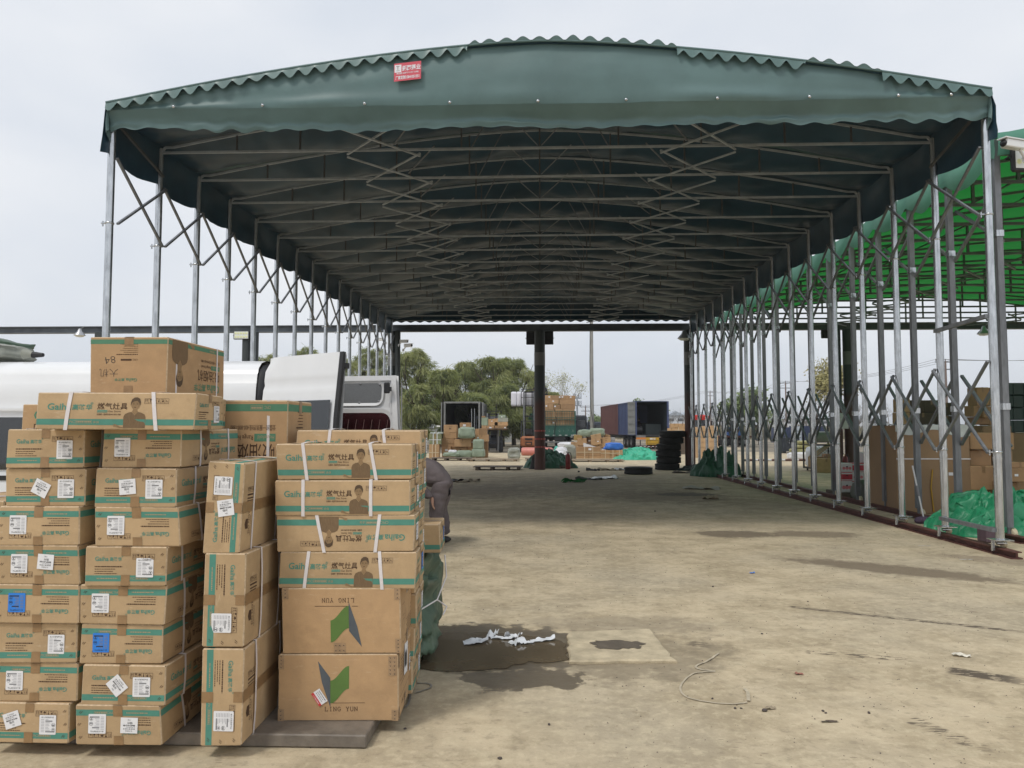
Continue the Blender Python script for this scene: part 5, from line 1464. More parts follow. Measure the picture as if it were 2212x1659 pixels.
WOOD = mat('grimy_pallet_wood', (.115, .088, .066), .85, var=.28, scale=5, stretch=(1, 8, 8), bump=.003)
WOODL = mat('pale_pallet_wood', (.22, .165, .11), .85, var=.25, scale=5, stretch=(1, 8, 8), bump=.003)
def pallet(label, loc, w, d, rz=0.0, m=WOOD, h=.13, n=7):
    t = thing('pallet', label, 'pallet', loc, rz, 'wooden pallets in the yard')
    q = MB(); q.bbox((-w / 2, -d / n * .46, 0), (w / 2, d / n * .46, .024), m, .003); pm_ = q.mesh('plank')
    for k in range(n): link('plank', pm_, t, (random.uniform(-.01, .01), -d / 2 + d * (k + .5) / n, h - .024))
    q = MB(); q.bbox((-.06, -d / 2, .0), (.06, d / 2, h - .026), m, .004); bm2 = q.mesh('bearer')
    for x in (-w * .42, -w * .12, w * .2, w * .42): link('bearer', bm2, t, (x, 0, 0))
    return t
p = gnd(1075, 1016); pallet('bare dark wooden pallet lying nearest the dark shed', (p.x, p.y + .55, 0), 1.85, 1.05)
p = gnd(970, 995.5); pallet('dark pallet in front of the loose cartons, pale green bag on it', (p.x + .05, p.y + .6, 0), 2.0, 1.1)
p = gnd(1065, 997); pallet('long thin pallet in front of the wrapped green bundles', (p.x, p.y + .7, 0), 2.45, 1.2, m=WOODL, h=.10)
p = gnd(1163, 996); pallet('pallet under the salmon pink roll', (p.x + .3, p.y + .6, 0), 1.9, 1.0, h=.1)
p = gnd(1292, 998); pallet('pallet under the cream strapped cartons', (p.x - .05, p.y + .6, 0), 2.6, 1.2, m=WOODL, h=.09)

# traffic cone and fire extinguisher by the middle column
p = gnd(1153, 1013)
t = thing('traffic_cone', 'soot black traffic cone beside the middle column', 'cone', (p.x, p.y, 0))
q = MB(); q.lathe([(.17, .03), (.155, .05), (.05, .50), (.035, .53), (0, .53)], mat('sooty_plastic', (.03, .028, .026), .8), 18); q.build('cone_body', t)
q = MB(); q.bbox((-.19, -.19, 0), (.19, .19, .03), BLACK, .01); q.build('base', t)
def extinguisher(label, loc):
    t = thing('fire_extinguisher', label, 'extinguisher', loc)
    q = MB(); q.lathe([(0, 0), (.085, 0), (.095, .015), (.095, .48), (.08, .55), (.03, .59), (.03, .62), (0, .62)], mat('red_cylinder_paint', (.19, .014, .016), .35, var=.15, scale=6), 18); q.build('cylinder', t)
    q = MB(); q.bar((-.08, 0, .68), (.05, 0, .63), .02, .015, BLACK); q.bar((-.08, 0, .645), (.03, 0, .625), .02, .012, BLACK); q.build('handle', t)
    q = MB(); q.path([(.03, 0, .63), (.10, 0, .62), (.13, 0, .5), (.125, 0, .2)], .013, BLACK, 6); q.build('hose', t)
p = gnd(1227, 1013.5); extinguisher('red fire extinguisher standing beside the green tarpaulin roll', (p.x, p.y, 0))
p = at(1826, 1000, 27.6); extinguisher('red fire extinguisher by the twin columns', (p.x, 27.6, 0.0))

# tarpaulins
p = gnd(1190, 1013)
cloth_heap('tarpaulin', 'dark green tarpaulin bunched behind the middle column', 'tarpaulin', (p.x - .05, p.y + .75, 0), .95, .6, .75, TARPD, 2)
p = gnd(1212, 1012); cloth_heap('netting', 'tangle of brown netting on the floor by the column', 'netting', (p.x, p.y + .1, 0), .5, .28, .16, mat('brown_netting', (.09, .07, .05), .9, var=.4, scale=30, bump=.02, bscale=40), 6, sharp=1.6)
p = gnd(1380, 994); cloth_heap('tarpaulin', 'mint green tarpaulin spread out behind the lone tyre', 'tarpaulin', (p.x - .1, p.y + .9, 0), 1.28, .95, .78, TARPM, 4, prof=lambda x, y: .75 + .35 * max(0, x))
p = gnd(1553, 1031); cloth_heap('tarpaulin', 'dark green tarpaulin heap behind the posts of the dark shed', 'tarpaulin', (p.x + .05, p.y + .5, 0), .72, .6, .98, TARPD, 8, n=70)
p = gnd(1500, 1016); cloth_heap('tarpaulin', 'small black green sheet scrap at the foot of the right column', 'tarpaulin', (p.x + .1, p.y - .1, 0), .8, .4, .22, mat('black_sheet', (.02, .028, .025), .5), 9, n=40)
cloth_heap('tarpaulin', 'bright green tarpaulin rolled up beside the near posts', 'tarpaulin', (7.0, 11.85, 0), 1.15, .72, .72, TARP, 12, n=110, prof=lambda x, y: 1.0 - .15 * max(0, x))
cloth_heap('tarpaulin', 'bright green tarpaulin heap at the right picture edge', 'tarpaulin', (8.35, 11.75, 0), 1.2, .8, .60, TARP, 15, n=100)
cloth_heap('tarpaulin', 'low loose end of bright green tarpaulin by the near rail wheel', 'tarpaulin', (7.45, 10.85, 0), .8, .4, .22, TARP, 21, n=60)
# mop leaning at the tarpaulin
p = gnd(1996, 1131)
t = thing('mop', 'mop with white handle and purple head leaning by the green tarpaulin', 'mop', (p.x, p.y, 0))
top = at(1971, 1006, p.y + .15)
q = MB(); q.tube((0, 0, .08), (top.x - p.x, .15, top.z), .013, mat('mop_handle', (.7, .7, .7), .35), 8); q.build('handle', t)
q = MB(); q.tube(((top.x - p.x) * .42, .063, .08 + (top.z - .08) * .42), ((top.x - p.x) * .62, .093, .08 + (top.z - .08) * .62), .02, GREYINK, 8); q.build('grip', t)
q = MB(); q.grid(lambda u, v: (.15 * cos(u * 2 * pi) * cos((v - .5) * pi), .1 * sin(u * 2 * pi) * cos((v - .5) * pi), max(0, .05 + .06 * sin((v - .5) * pi) + .01 * sin(u * 50))), 30, 8, mat('purple_mop_cloth', (.11, .075, .12), .9)); q.build('mop_head', t)
q = MB(); q.bbox((0, 0, 0), (.24, .2, .2), mat('dull_purple_plastic', (.10, .065, .08), .6), .02); tag(q.build('bucket', None, (6.05, 10.75, 0), .2), 'dull purple plastic box by the near rail', 'box')

# ================================================================== SIMPLE CARTONS seen further off
LABELW = mat('small_white_label', (.72, .72, .74), .6)
CREAMS = mat('cream_strap', (.62, .52, .36), .5)
def far_carton(label, x0, y0, x1, y1, Y, depth=.42, m=None, rz=0.0, tilt=0.0, strap=0, slip=None, mark=None, tape=True, ground=False, cat='carton', group=None, name='carton', bev=.012, strapm=None):
    """carton whose front covers the measured span at distance Y"""
    a, b = at(x0, y1, Y), at(x1, y0, Y)
    z0 = 0.0 if ground else a.z
    w, h = b.x - a.x, b.z - z0
    q = MB(); q.bbox((-w / 2, -depth / 2, 0), (w / 2, depth / 2, h), m or FARKRAFT, min(bev, w * .06))
    o = q.build(name, None, ((a.x + b.x) / 2, Y + depth / 2, z0), rz)
    if tilt: o.rotation_euler[1] = tilt
    tag(o, label, cat, group)
    if tape:
        q = MB(); tw = min(.06, w * .12)
        q.box((0, -depth / 2 - .002, h * .5 if strap else h - .06), (tw, .002, h * .98 if strap else .12), TAPE); q.box((0, 0, h + .002), (tw, depth, .003), TAPE); q.build('tape', o)
    if strap:
        sm = strapm or CREAMS
        for k in range(strap):
            q = MB(); x = w * ((k + 1) / (strap + 1) - .5); q.box((x, -depth / 2 - .006, h / 2), (.035, .008, h + .01), sm); q.box((x, 0, h + .005), (.035, depth + .02, .008), sm); q.build('strap', o)
        q = MB(); q.box((0, -depth / 2 - .012, h * .42), (w + .01, .006, .03), sm); q.build('strap', o)
    if slip:
        q = MB(); u, v, s_ = slip; q.box((w * (u - .5), -depth / 2 - .004, h * v), (s_ * w, .003, s_ * w * .7), LABELW); q.build('paper_label', o)
    if mark:
        q = MB(); F = Face(q, (-w / 2, -depth / 2 - .003, 0), (1, 0, 0), (0, 0, 1)); F.text(mark, w / 2, h * .38, h * .38, BROWN, 0, 'CENTER', .04); F.rect(w * .36, h * .8, w * .66, h * .84, BROWN, 0); q.build('printing', o)
    return o
# coordinate helpers for three measured detail windows
A_ = lambda x: 823 + .205 * x
B_ = lambda x: 1152 + .205 * x
V_ = lambda y: 702.2 + .205 * y
def fcA(label, x0, y0, x1, y1, Y=40.6, **k): return far_carton(label, A_(x0), V_(y0), A_(x1), V_(y1), Y, **k)
def fcB(label, x0, y0, x1, y1, Y=41.0, **k): return far_carton(label, B_(x0), V_(y0), B_(x1), V_(y1), Y, **k)
gA = 'loose cartons heaped in front of the open container'
fcA('bottom carton at the left of the loose heap, standing on the yard', 643, 1350, 735, 1412, ground=True, group=gA)
fcA('carton with a white slip, second up at the left of the heap', 640, 1281, 738, 1350, slip=(.5, .45, .3), group=gA)
fcA('wide carton with crossed tape, third up at the left of the heap', 635, 1196, 770, 1281, strap=1, strapm=TAPE, tape=False, group=gA)
fcA('plain carton under the one marked N on the left', 655, 1131, 797, 1196, group=gA, depth=.5)
fcA('top left carton of the heap with a large N mark', 662, 1051, 800, 1131, mark='N', tape=False, group=gA, rz=-.05)
fcA('topmost carton of the heap, white slip on its face', 830, 1029, 946, 1100, Y=41.4, slip=(.42, .62, .26), group=gA)
fcA('half hidden carton just right of the N carton', 797, 1102, 850, 1190, Y=41.3, group=gA)
fcA('carton below the topmost one, behind the slumped green sack', 836, 1101, 948, 1200, Y=41.5, group=gA)
fcA('wide flat carton with a pale lid in the middle of the heap', 768, 1203, 944, 1282, Y=40.4, depth=.6, group=gA, rz=.06)
fcA('lower middle carton with a large N mark', 770, 1282, 905, 1340, Y=40.5, mark='N', tape=False, group=gA)
fcA('dark gap carton behind the lower N carton', 740, 1283, 800, 1405, Y=41.4, ground=True, group=gA)
fcA('carton with a taped slip between the middle and the right stack', 943, 1213, 1000, 1285, Y=40.9, slip=(.4, .7, .4), group=gA)
fcA('long carton with a pale lid behind the right stack', 955, 1094, 1038, 1160, Y=41.5, group=gA, depth=.8)
fcA('small squarish carton on top of the right stack', 1031, 1089, 1117, 1158, tape=False, group=gA)
fcA('wide carton second from the top of the right stack', 992, 1155, 1131, 1227, group=gA, depth=.6)
fcA('tall carton behind the green bundles at the foot of the right stack', 1000, 1228, 1126, 1400, Y=41.2, ground=True, group=gA)
fcA('carton buried behind the slumped sack in the middle of the heap', 860, 1190, 990, 1400, Y=41.8, ground=True, group=gA)
c = at(A_(900), V_(1135), 40.3); sack('woven_sack', 'pale green sack slumped across the top of the loose cartons', 'sack', (c.x, 40.4, at(900, V_(1195), 40.3).z), (.44, .36, .30), WOVENP, 21, wr=.14, flat=.1)
bpy.data.objects[-1] if False else None
c = gnd(A_(890), 990); sack('woven_sack', 'long pale green sack lying at the foot of the loose cartons', 'sack', (c.x, 39.9, .02), (.48, .3, .21), WOVENP, 23, wr=.12)
c = gnd(A_(765), 990); sack('woven_sack', 'flat pale green sack lying on the dark pallet', 'sack', (c.x, 39.3, .13), (.42, .3, .11), WOVENP, 25, wr=.12)
sack('plastic_bag', 'small white plastic bag on the flat green sack', 'bag', (c.x + .06, 39.3, .33), (.2, .16, .07), WHITES, 27, wr=.2)
c = gnd(A_(1040), 990); sack('wrapped_bundle', 'lower green wrapped bundle on the thin pallet', 'bundle', (c.x, 39.6, .10), (.33, .33, .215), WOVENP, 31, cube=.35, wr=.07)
sack('wrapped_bundle', 'upper green wrapped bundle, knotted on top', 'bundle', (c.x, 39.6, .50), (.275, .28, .26), WOVENP, 33, cube=.32, wr=.06)
q = MB(); q.grid(lambda u, v: (c.x - .02 + .06 * cos(u * 6.283) * sin(v * pi), 39.5 + .06 * sin(u * 6.283) * sin(v * pi), 1.06 - .07 * cos(v * pi)), 10, 6, WOVENG); tag(q.build('bundle_knot'), 'grey cloth knot sitting on the upper green bundle', 'knot')
c = gnd(A_(1393), 994.5); sack('woven_sack', 'round creased grey green sack standing alone on the yard', 'sack', (c.x, 38.9, .0), (.30, .29, .30), WOVENG, 37, wr=.18, pinch=(-.2, -1, .15), fold=.05)
# strapped pair of crates left of the heap
fcA('large brown carton strapped in cream, lower of the pair left of the heap', 505, 1256, 612, 1408, Y=39.9, strap=2, ground=True, group='strapped parcels left of the loose heap', m=KRAFT_B)
fcA('green and cream strapped parcel, upper of the pair left of the heap', 509, 1144, 633, 1256, Y=39.9, strap=2, strapm=WHITES, m=mat('olive_wrap', (.20, .22, .12), .6, var=.3, scale=6), group='strapped parcels left of the loose heap')
fcA('flat mint wrapped parcel on the strapped pair', 520, 1128, 650, 1144, Y=40.2, strap=2, strapm=WHITES, m=WOVENP, depth=.7)
# strapped cartons on the pallet
gB = 'cream strapped cartons on the pallet by the mint tarpaulin'
fcB('big cream strapped carton, upper of the left pair on the pallet', 456, 1284, 712, 1380, Y=38.6, strap=2, slip=(.55, .75, .12), depth=.7, group=gB)
fcB('big cream strapped carton, lower of the left pair on the pallet', 456, 1381, 712, 1428, Y=38.6, strap=2, depth=.7, group=gB)
fcB('middle strapped carton with printed lines, upper row', 713, 1318, 806, 1372, Y=38.6, strap=1, depth=.6, group=gB); fcB('middle strapped carton with printed lines, lower row', 713, 1373, 806, 1428, Y=38.6, strap=1, depth=.6, group=gB)
fcB('second strapped carton from the right, upper row', 807, 1318, 872, 1376, Y=38.6, strap=1, depth=.6, group=gB); fcB('second strapped carton from the right, lower row', 807, 1377, 872, 1428, Y=38.6, strap=1, depth=.6, group=gB)
fcB('rightmost strapped carton, upper row', 873, 1318, 942, 1372, Y=38.6, strap=1, depth=.6, group=gB); fcB('rightmost strapped carton, lower row', 878, 1373, 946, 1426, Y=38.6, strap=1, depth=.6, group=gB)
c = at(B_(850), V_(1318), 38.9); sack('sack', 'bright blue sack lying on the strapped cartons', 'sack', (c.x, 38.9, c.z), (.43, .3, .19), mat('blue_woven_plastic', (.03, .15, .55), .5, var=.15, scale=3, bump=.01, bscale=8), 41, wr=.14)
q = MB(); q.tube((c.x - .42, 38.85, c.z + .14), (c.x - .56, 38.8, c.z + .05), .07, MATS['blue_woven_plastic'], 8, .03); tag(q.build('blue_sack_end'), 'twisted end of the blue sack', 'sack end')
c = at(B_(655), V_(1312), 39.0)
q = MB(); q.grid(lambda u, v: (c.x - .62 + 1.3 * u, 38.7 + .5 * v, c.z - .06 + (.42 - .40 * u) * (1 - .4 * v) + .02 * fbm((u * 5, v * 3, 2))), 20, 6, WHITES); q.grid(lambda u, v: (c.x - .62 + 1.3 * u, 38.7, c.z - .10 + (.44 - .40 * u) * v), 20, 4, WHITES); tag(q.build('white_sheet'), 'white plastic sheet draped over the strapped cartons', 'sheet')
gC = 'mixed cartons piled behind the strapped pallet'
fcB('yellowish carton at the top left of the mixed pile', 430, 1157, 515, 1215, Y=42, group=gC, m=mat('yellow_board', (.36, .25, .09), .7, rnd=.1)); fcB('squat tan carton below the yellowish one', 466, 1192, 562, 1270, Y=41.6, group=gC)
fcB('dark brown carton with a grey label behind the tan ones', 560, 1182, 620, 1255, Y=42.2, slip=(.5, .5, .35), group=gC, m=mat('dark_board', (.17, .105, .065), .75)); fcB('carton with a red printed panel near the top of the mixed pile', 614, 1150, 722, 1208, Y=41.6, group=gC, tilt=-.18, m=KRAFT_B)
fcB('carton with three white slips under the red printed one', 613, 1205, 716, 1262, Y=41.5, slip=(.7, .6, .15), group=gC, tilt=-.12); fcB('tan carton with a black printed swash at the right of the mixed pile', 719, 1186, 816, 1247, Y=41.8, mark='~', tape=False, group=gC)
fcB('low wide carton below the one with three slips', 620, 1248, 752, 1290, Y=41.7, group=gC); fcB('tilted brown carton behind the swash carton', 745, 1152, 805, 1190, Y=42.4, group=gC, tilt=.3)
fcB('upright taped carton beside the grey green sack', 399, 1233, 462, 1332, Y=40.4, slip=(.7, .15, .25), group=gC); fcB('carton under the tan and dark ones in the mixed pile', 470, 1268, 620, 1400, Y=42.3, group=gC, ground=True); fcB('carton at the bottom right of the mixed pile', 620, 1275, 810, 1400, Y=42.6, ground=True, group=gC)
STRIPE = mat('striped_wrap', (.5, .5, .52), .5, col2=(.06, .06, .08), scale=3, stretch=(1, 1, 9))
fcB('small black and white striped parcel under the upright carton', 394, 1332, 456, 1366, Y=40.2, m=STRIPE, tape=False, cat='parcel', name='parcel', ground=True); fcB('black and white striped parcel right of the mixed pile', 820, 1185, 862, 1290, Y=42.4, m=STRIPE, tape=False, cat='parcel', name='parcel', ground=True)
c = at(B_(540), V_(1178), 42.2); sack('woven_sack', 'grey green sack drooping over the left of the mixed pile', 'sack', (c.x, 42.3, c.z), (.37, .3, .20), WOVENP, 43, rz=.15, wr=.1); c = at(B_(675), V_(1172), 42.2); sack('woven_sack', 'grey green sack drooping over the right of the mixed pile', 'sack', (c.x, 42.4, c.z), (.42, .3, .23), WOVENP, 47, rz=-.2, wr=.1)
c = gnd(B_(340), V_(1366)); sack('woven_sack', 'tall grey green sack leaning by the white sacks', 'sack', (c.x, 40.2, 0), (.31, .28, .36), WOVENG, 51, wr=.12, rz=.3)
c = at(B_(345), V_(1245), 40.8); sack('woven_sack', 'long white sack lying over the grey green sack', 'sack', (c.x, 40.9, .52), (.42, .25, .16), WHITES, 53, wr=.12, rz=-.5); c = gnd(B_(225), V_(1395)); sack('plastic_sack', 'crumpled white sack beside the dark green tarpaulin', 'sack', (c.x, 38.6, 0), (.43, .3, .22), WHITES, 57, wr=.2)
sack('plastic_sack', 'white sack slumped behind the crumpled one', 'sack', (c.x + .3, 39.5, 0), (.3, .3, .3), WHITES, 59, wr=.18); c = gnd(B_(250), V_(1330)); sack('plastic_sack', 'turquoise sack behind the white sacks', 'sack', (c.x, 43.5, .05), (.36, .3, .27), mat('turquoise_plastic', (.06, .42, .34), .45, var=.12, scale=3), 61, wr=.14)
c = gnd(B_(15), V_(1400)); q = MB(); q.lathe([(0, -.85), (.17, -.84), (.22, -.78), (.22, .78), (.17, .84), (0, .85)], mat('salmon_plastic_wrap', (.62, .22, .18), .45, var=.1, scale=5), 20, 'X'); tag(q.build('wrapped_roll', None, (c.x + .12, c.y + .5, .32)), 'salmon pink wrapped roll lying behind the middle column', 'roll')

# ================================================================== VEHICLES IN THE YARD
WHEELM = MB(); WHEELM.lathe([(.22, -.14), (.42, -.14), (.49, -.09), (.50, 0), (.49, .09), (.42, .14), (.22, .14)], RUBBER, 24, 'Y'); truck_tyre = WHEELM.mesh('tyre')
q = MB(); q.lathe([(0, -.05), (.1, -.06), (.14, -.02), (.23, -.13)], mat('grey_hub', (.25, .25, .26), .5, .4), 18, 'Y'); q.lathe([(0, .05), (.1, .06), (.14, .02), (.23, .13)], MATS['grey_hub'], 18, 'Y'); truck_rim = q.mesh('rim')
def truck_wheel(parent, x, y, s=1.0):
    o = link('wheel', truck_tyre, parent, (x, y, .5 * s)); o.scale = (s, s, s); link('rim', truck_rim, o)
def along(t, x0, x1, y0, y1): pass
def rear_truck(name, label, cat, X, Y, rz, L, w, zf): 
    """empty at the middle of the tail; +y runs forward"""
    return thing(name, label, cat, (X, Y, 0), rz)
# -- open black container truck, rear towards the camera
Y = 53.0; Xc = at(998, 900, Y).x
t = thing('container_truck', 'black container truck with its rear doors open, in front of the willows', 'truck', (Xc, Y, 0))
CONT = mat('black_container_paint', (.055, .055, .053), .6, var=.3, scale=2); GREYC = mat('weathered_grey_paint', (.20, .205, .20), .6, var=.2, scale=2)
q = MB(); w, z0, z1, L = 2.44, 1.15, 3.42, 9.0
q.box((-w / 2, L / 2, (z0 + z1) / 2), (.06, L, z1 - z0), CONT); q.box((w / 2, L / 2, (z0 + z1) / 2), (.06, L, z1 - z0), CONT); q.box((0, L / 2, z1 - .03), (w - .07, L - .01, .06), CONT); q.box((0, L / 2, z0 - .04), (w, L, .08), CONT); q.box((0, L - .03, (z0 + z1) / 2), (w - .1, .05, z1 - z0 - .1), CONT)
for k in range(40):
    for s in (-1, 1): q.box((s * (w / 2 + .04), .3 + k * .22, (z0 + z1) / 2), (.03, .11, z1 - z0 - .2), CONT)
q.build('container', t)
q = MB()
for s in (-1, 1): q.box((s * (w / 2 - .02), -.05, (z0 + z1) / 2), (.12, .09, z1 - z0), GREYC)
q.box((0, -.05, z1 - .06), (w - .17, .09, .12), GREYC); q.box((0, -.05, z0), (w - .17, .09, .16), GREYC)
for x in (-.6, .0, .6): q.box((x, -.11, z1 - .06), (.16, .03, .1), GREYC)
q.build('door_frame', t)
for s in (-1, 1):
    q = MB(); q.box((s * (w / 2 + .20), -.02 + .6, (z0 + z1) / 2), (.07, 1.2, z1 - z0 - .1), GREYC)
    for z in (1.6, 2.2, 2.8, 3.2): q.box((s * (w / 2 + .25), .55, z), (.04, 1.1, .06), GREYC)
    q.build('rear_door', t)
for x in (.62, .82):
    q = MB(); q.tube((x, .6, z0), (x, .6, 2.95), .035, GALV, 8); q.build('load_bar', t)
q = MB(); q.box((0, L / 2, .85), (.9, L, .3), BLACK); q.build('chassis', t)
for yy in (1.2, 2.4, 7.6):
    for s in (-1, 1): truck_wheel(t, 0, 0, 1) if False else None
for yy in (1.2, 2.4, 8.2):
    for s in (-1, 1):
        o = link('wheel', truck_tyre, t, (s * 1.0, yy, .5)); o.rotation_euler = (0, 0, pi / 2); link('rim', truck_rim, o)
q = MB(); q.bbox((-1.15, L + .4, .6), (1.15, L + 2.1, 2.9), mat('cab_dark', (.05, .06, .07), .4), .15); q.build('cab', t)
q = MB(); q.box((-w / 2 - .35, L + 1.2, 2.2), (.06, .2, .45), BLACK); q.build('mirror', t)
q = MB(); q.box((-1.62, -.1, 1.72), (.25, .1, .1), mat('lamp_white', (.8, .8, .75), .3)); q.build('side_lamp', t)

# -- trailer with a red and a blue container
nearP, farP = at(1374, 900, 58.0), at(1299, 900, 72.5)
dirv = Vector((farP.x - nearP.x, farP.y - nearP.y, 0)); ang = math.atan2(-dirv.x, dirv.y)
t = thing('container_trailer', 'semi trailer carrying a dull red and a dark blue container, rear doors open', 'trailer', (nearP.x, 58.0, 0), ang)
Lr = dirv.length; W2_, z0, z1 = 2.44, 1.05, 3.62
REDC = mat('dull_red_container_paint', (.145, .055, .052), .6, var=.14, scale=1.5); BLUEC = mat('dark_blue_container_paint', (.055, .075, .165), .6, var=.14, scale=1.5)
def container(y0, y1, m, open_rear):
    q = MB()
    n = int((y1 - y0) / .14)
    for s, x in ((-1, 0.0), (1, W2_)):
        vs = []
        for k in range(n + 1):
            y = y0 + (y1 - y0) * k / n; d = (.035 if (k // 2) % 2 else 0) * s
            vs += [(x + d, y, z0 + .12), (x + d, y, z1 - .1)]
        q.add(vs, [(2 * k, 2 * k + 2, 2 * k + 3, 2 * k + 1) for k in range(n)], m)
        q.box((x, (y0 + y1) / 2, z0 + .06), (.10, y1 - y0, .12), m); q.box((x, (y0 + y1) / 2, z1 - .05), (.10, y1 - y0, .1), m)
        for y in (y0 + .05, y1 - .05): q.box((x, y, (z0 + z1) / 2), (.13, .12, z1 - z0), m)
    q.box((W2_ / 2, (y0 + y1) / 2, z1 - .02), (W2_ - .1, y1 - y0 - .02, .05), m); q.box((W2_ / 2, (y0 + y1) / 2, z0 + .02), (W2_ - .1, y1 - y0 - .02, .08), DARKIN)
    return q
half = 6.4
mat('dark_teal_lining', (.022, .032, .036), .7)  # for dark panels added to put shade inside the open container
c1 = container(0.02, half, BLUEC, True).build('container', t); c1['label'] = 'dark blue container with its doors open'
q = MB(); q.box((.08, half / 2, (z0 + z1) / 2), (.01, half - .4, z1 - z0 - .2), MATS['dark_teal_lining']); q.box((W2_ - .08, half / 2, (z0 + z1) / 2), (.01, half - .4, z1 - z0 - .2), MATS['dark_teal_lining']); q.box((W2_ / 2, half / 2, z1 - .08), (W2_ - .2, half - .3, .01), MATS['dark_teal_lining']); q.box((W2_ / 2, half - .16, 1.55), (W2_ - .2, .01, .9), MATS['dark_teal_lining']); q.build('lining', t)
q = MB(); cx_ = W2_ / 2
q.box((W2_ / 2, half - .1, 1.55), (W2_ - .1, .03, .9), BLUEC); q.box((.46, half - .1, 2.7), (.78, .03, 1.6), BLUEC); q.box((2.0, half - .1, 2.7), (.75, .03, 1.6), BLUEC); q.box((1.2, half - .1, 3.55), (.8, .03, .1), BLUEC); q.build('end_wall', t)
c2_ = container(half + .06, Lr, REDC, False).build('container', t); c2_['label'] = 'dull red container at the front'
q = MB(); q.box((.46, Lr - .05, 2.35), (.78, .03, 2.5), REDC); q.box((2.0, Lr - .05, 2.35), (.75, .03, 2.5), REDC); q.build('end_wall', t)
for x in (-.06, W2_ + .06):
    q = MB(); q.box((x + (-.30 if x < 0 else .3), -.02, 2.33), (.55 if x < 0 else .5, .06, 2.45), GREYC)
    for z in (1.35, 1.95, 2.5, 3.0, 3.45): q.box((x + (-.30 if x < 0 else .3), -.07, z), (.5, .05, .07), GREYC)
    if x < 0: q.build('rear_door', t)
q = MB(); q.lathe([(0, -.3), (.34, -.3), (.36, -.25), (.36, .25), (.34, .3), (0, .3)], mat('dark_shiny_plastic', (.03, .03, .033), .25), 24, 'X', (.5, 1.6, z0 + .42)); o = q.build('plastic_drum'); o.location = (nearP.x, 58.0, 0); o.rotation_euler = (0, 0, ang); tag(o, 'dark shiny drum lying inside the open blue container', 'drum')
q = MB(); q.bbox((1.0, 1.2, z0 + .07), (2.2, 2.4, z0 + .88), mat('dark_teal_board', (.03, .042, .045), .6), .02); o = q.build('crate'); o.location = (nearP.x, 58.0, 0); o.rotation_euler = (0, 0, ang); tag(o, 'dark crate inside the open blue container', 'crate')
q = MB(); q.box((W2_ / 2, Lr / 2, .9), (1.0, Lr, .28), BLACK); q.box((W2_ / 2, .1, .96), (W2_, .15, .18), GREYC); q.build('chassis', t)
for yy in (2.3, 3.6, 4.9):
    for x in (.25, W2_ - .25):
        o = link('wheel', truck_tyre, t, (x, yy, .5)); o.rotation_euler = (0, 0, pi / 2); link('rim', truck_rim, o)
YEL = mat('yellow_plate_paint', (.50, .29, .02), .45, var=.15, scale=5)
q = MB(); q.box((.36, -.06, .82), (.75, .05, .15), mat('orange_lamp', (.62, .22, .05), .35)); q.box((W2_ - .36, -.06, .82), (.75, .05, .15), MATS['orange_lamp']); q.build('tail_light', t)
q = MB(); q.box((1.22, -.07, .62), (1.02, .04, .55), YEL); F = Face(q, (.71, -.093, .35), (1, 0, 0), (0, 0, 1)); F.frame(.06, .04, .96, .36, .05, mat('dark_yellow', (.2, .13, .02), .5), .002); F.text('88115', .51, .385, .17, WHITEP, .003, 'CENTER', .05); q.build('number_board', t)
q = MB(); q.box((1.22, -.08, .22), (2.2, .05, .10), RUST)
for k in range(7): q.box((.3 + .31 * k, -.107, .22), (.16, .006, .05), REFW)
q.build('rear_bumper', t)
q = MB()
for x in (.3, 2.1): q.box((x, -.02, .45), (.06, .06, .5), BLACK)
q.build('bumper_bracket', t)
# worker bending inside is only a dark mass: a person
M_ = Matrix.Translation((nearP.x, 58.0, 0)) @ Matrix.Rotation(ang, 4, 'Z')
pp_ = M_ @ Vector((1.15, 4.6, z0 + .07)); far_person('person in a dark red top crouching inside the open blue container', (pp_.x, pp_.y, pp_.z), 2.4, mat('dark_maroon_cloth', (.06, .03, .032), .8), True)

# -- green stake truck loaded with cartons
GT = mat('truck_green_paint', (.028, .115, .085), .5, var=.2, scale=2)
Ys = 60.0; Xl = at(1175, 900, Ys).x
t = thing('stake_truck', 'green stake sided truck piled high with cartons behind the middle column', 'truck', (Xl, Ys, 0), radians(9))
w, L = 2.5, 7.4
zb0, zb1, zr0, zr1, zr2 = 1.02, 1.78, 1.82, 2.35, 2.92
q = MB(); q.box((w / 2, L / 2, zb0 - .04), (w, L, .1), GT); q.build('bed', t)
q = MB(); q.box((w / 2, 0, (zb0 + zb1) / 2), (w, .05, zb1 - zb0), GT)
for k in range(14): q.box((.12 + k * (w - .24) / 13, -.035, (zb0 + zb1) / 2 + .05), (.05, .03, .6), GT)
q.box((w / 2, -.035, zb1 - .02), (w, .05, .06), GT); q.box((w / 2, -.035, zb0 + .04), (w, .05, .08), GT)
F = Face(q, (.3, -.028, zb0 + .28), (1, 0, 0), (0, 0, 1))
for k, ch in enumerate('ZJG2F0'): F.text(ch, .06 + k * .37, 0, .24, mat('faded_lettering', (.30, .36, .33), .6), .001)
q.build('tailboard', t)
q = MB(); sp_ = []
for x in (0.03, w - .03): q.bar((x, -.02, zb1), (x, -.02, zr2), .06, .06, GT)
for z in (zr0 + .02, zr1 - .10, zr1 + .06, zr2): q.bar((0, -.02, z), (w, -.02, z), .045, .04, GT)
for k in range(13): q.bar((.1 + k * (w - .2) / 12, -.02, zb1), (.1 + k * (w - .2) / 12, -.02, zr2), .022, .022, GT)
q.build('tail_rack', t)
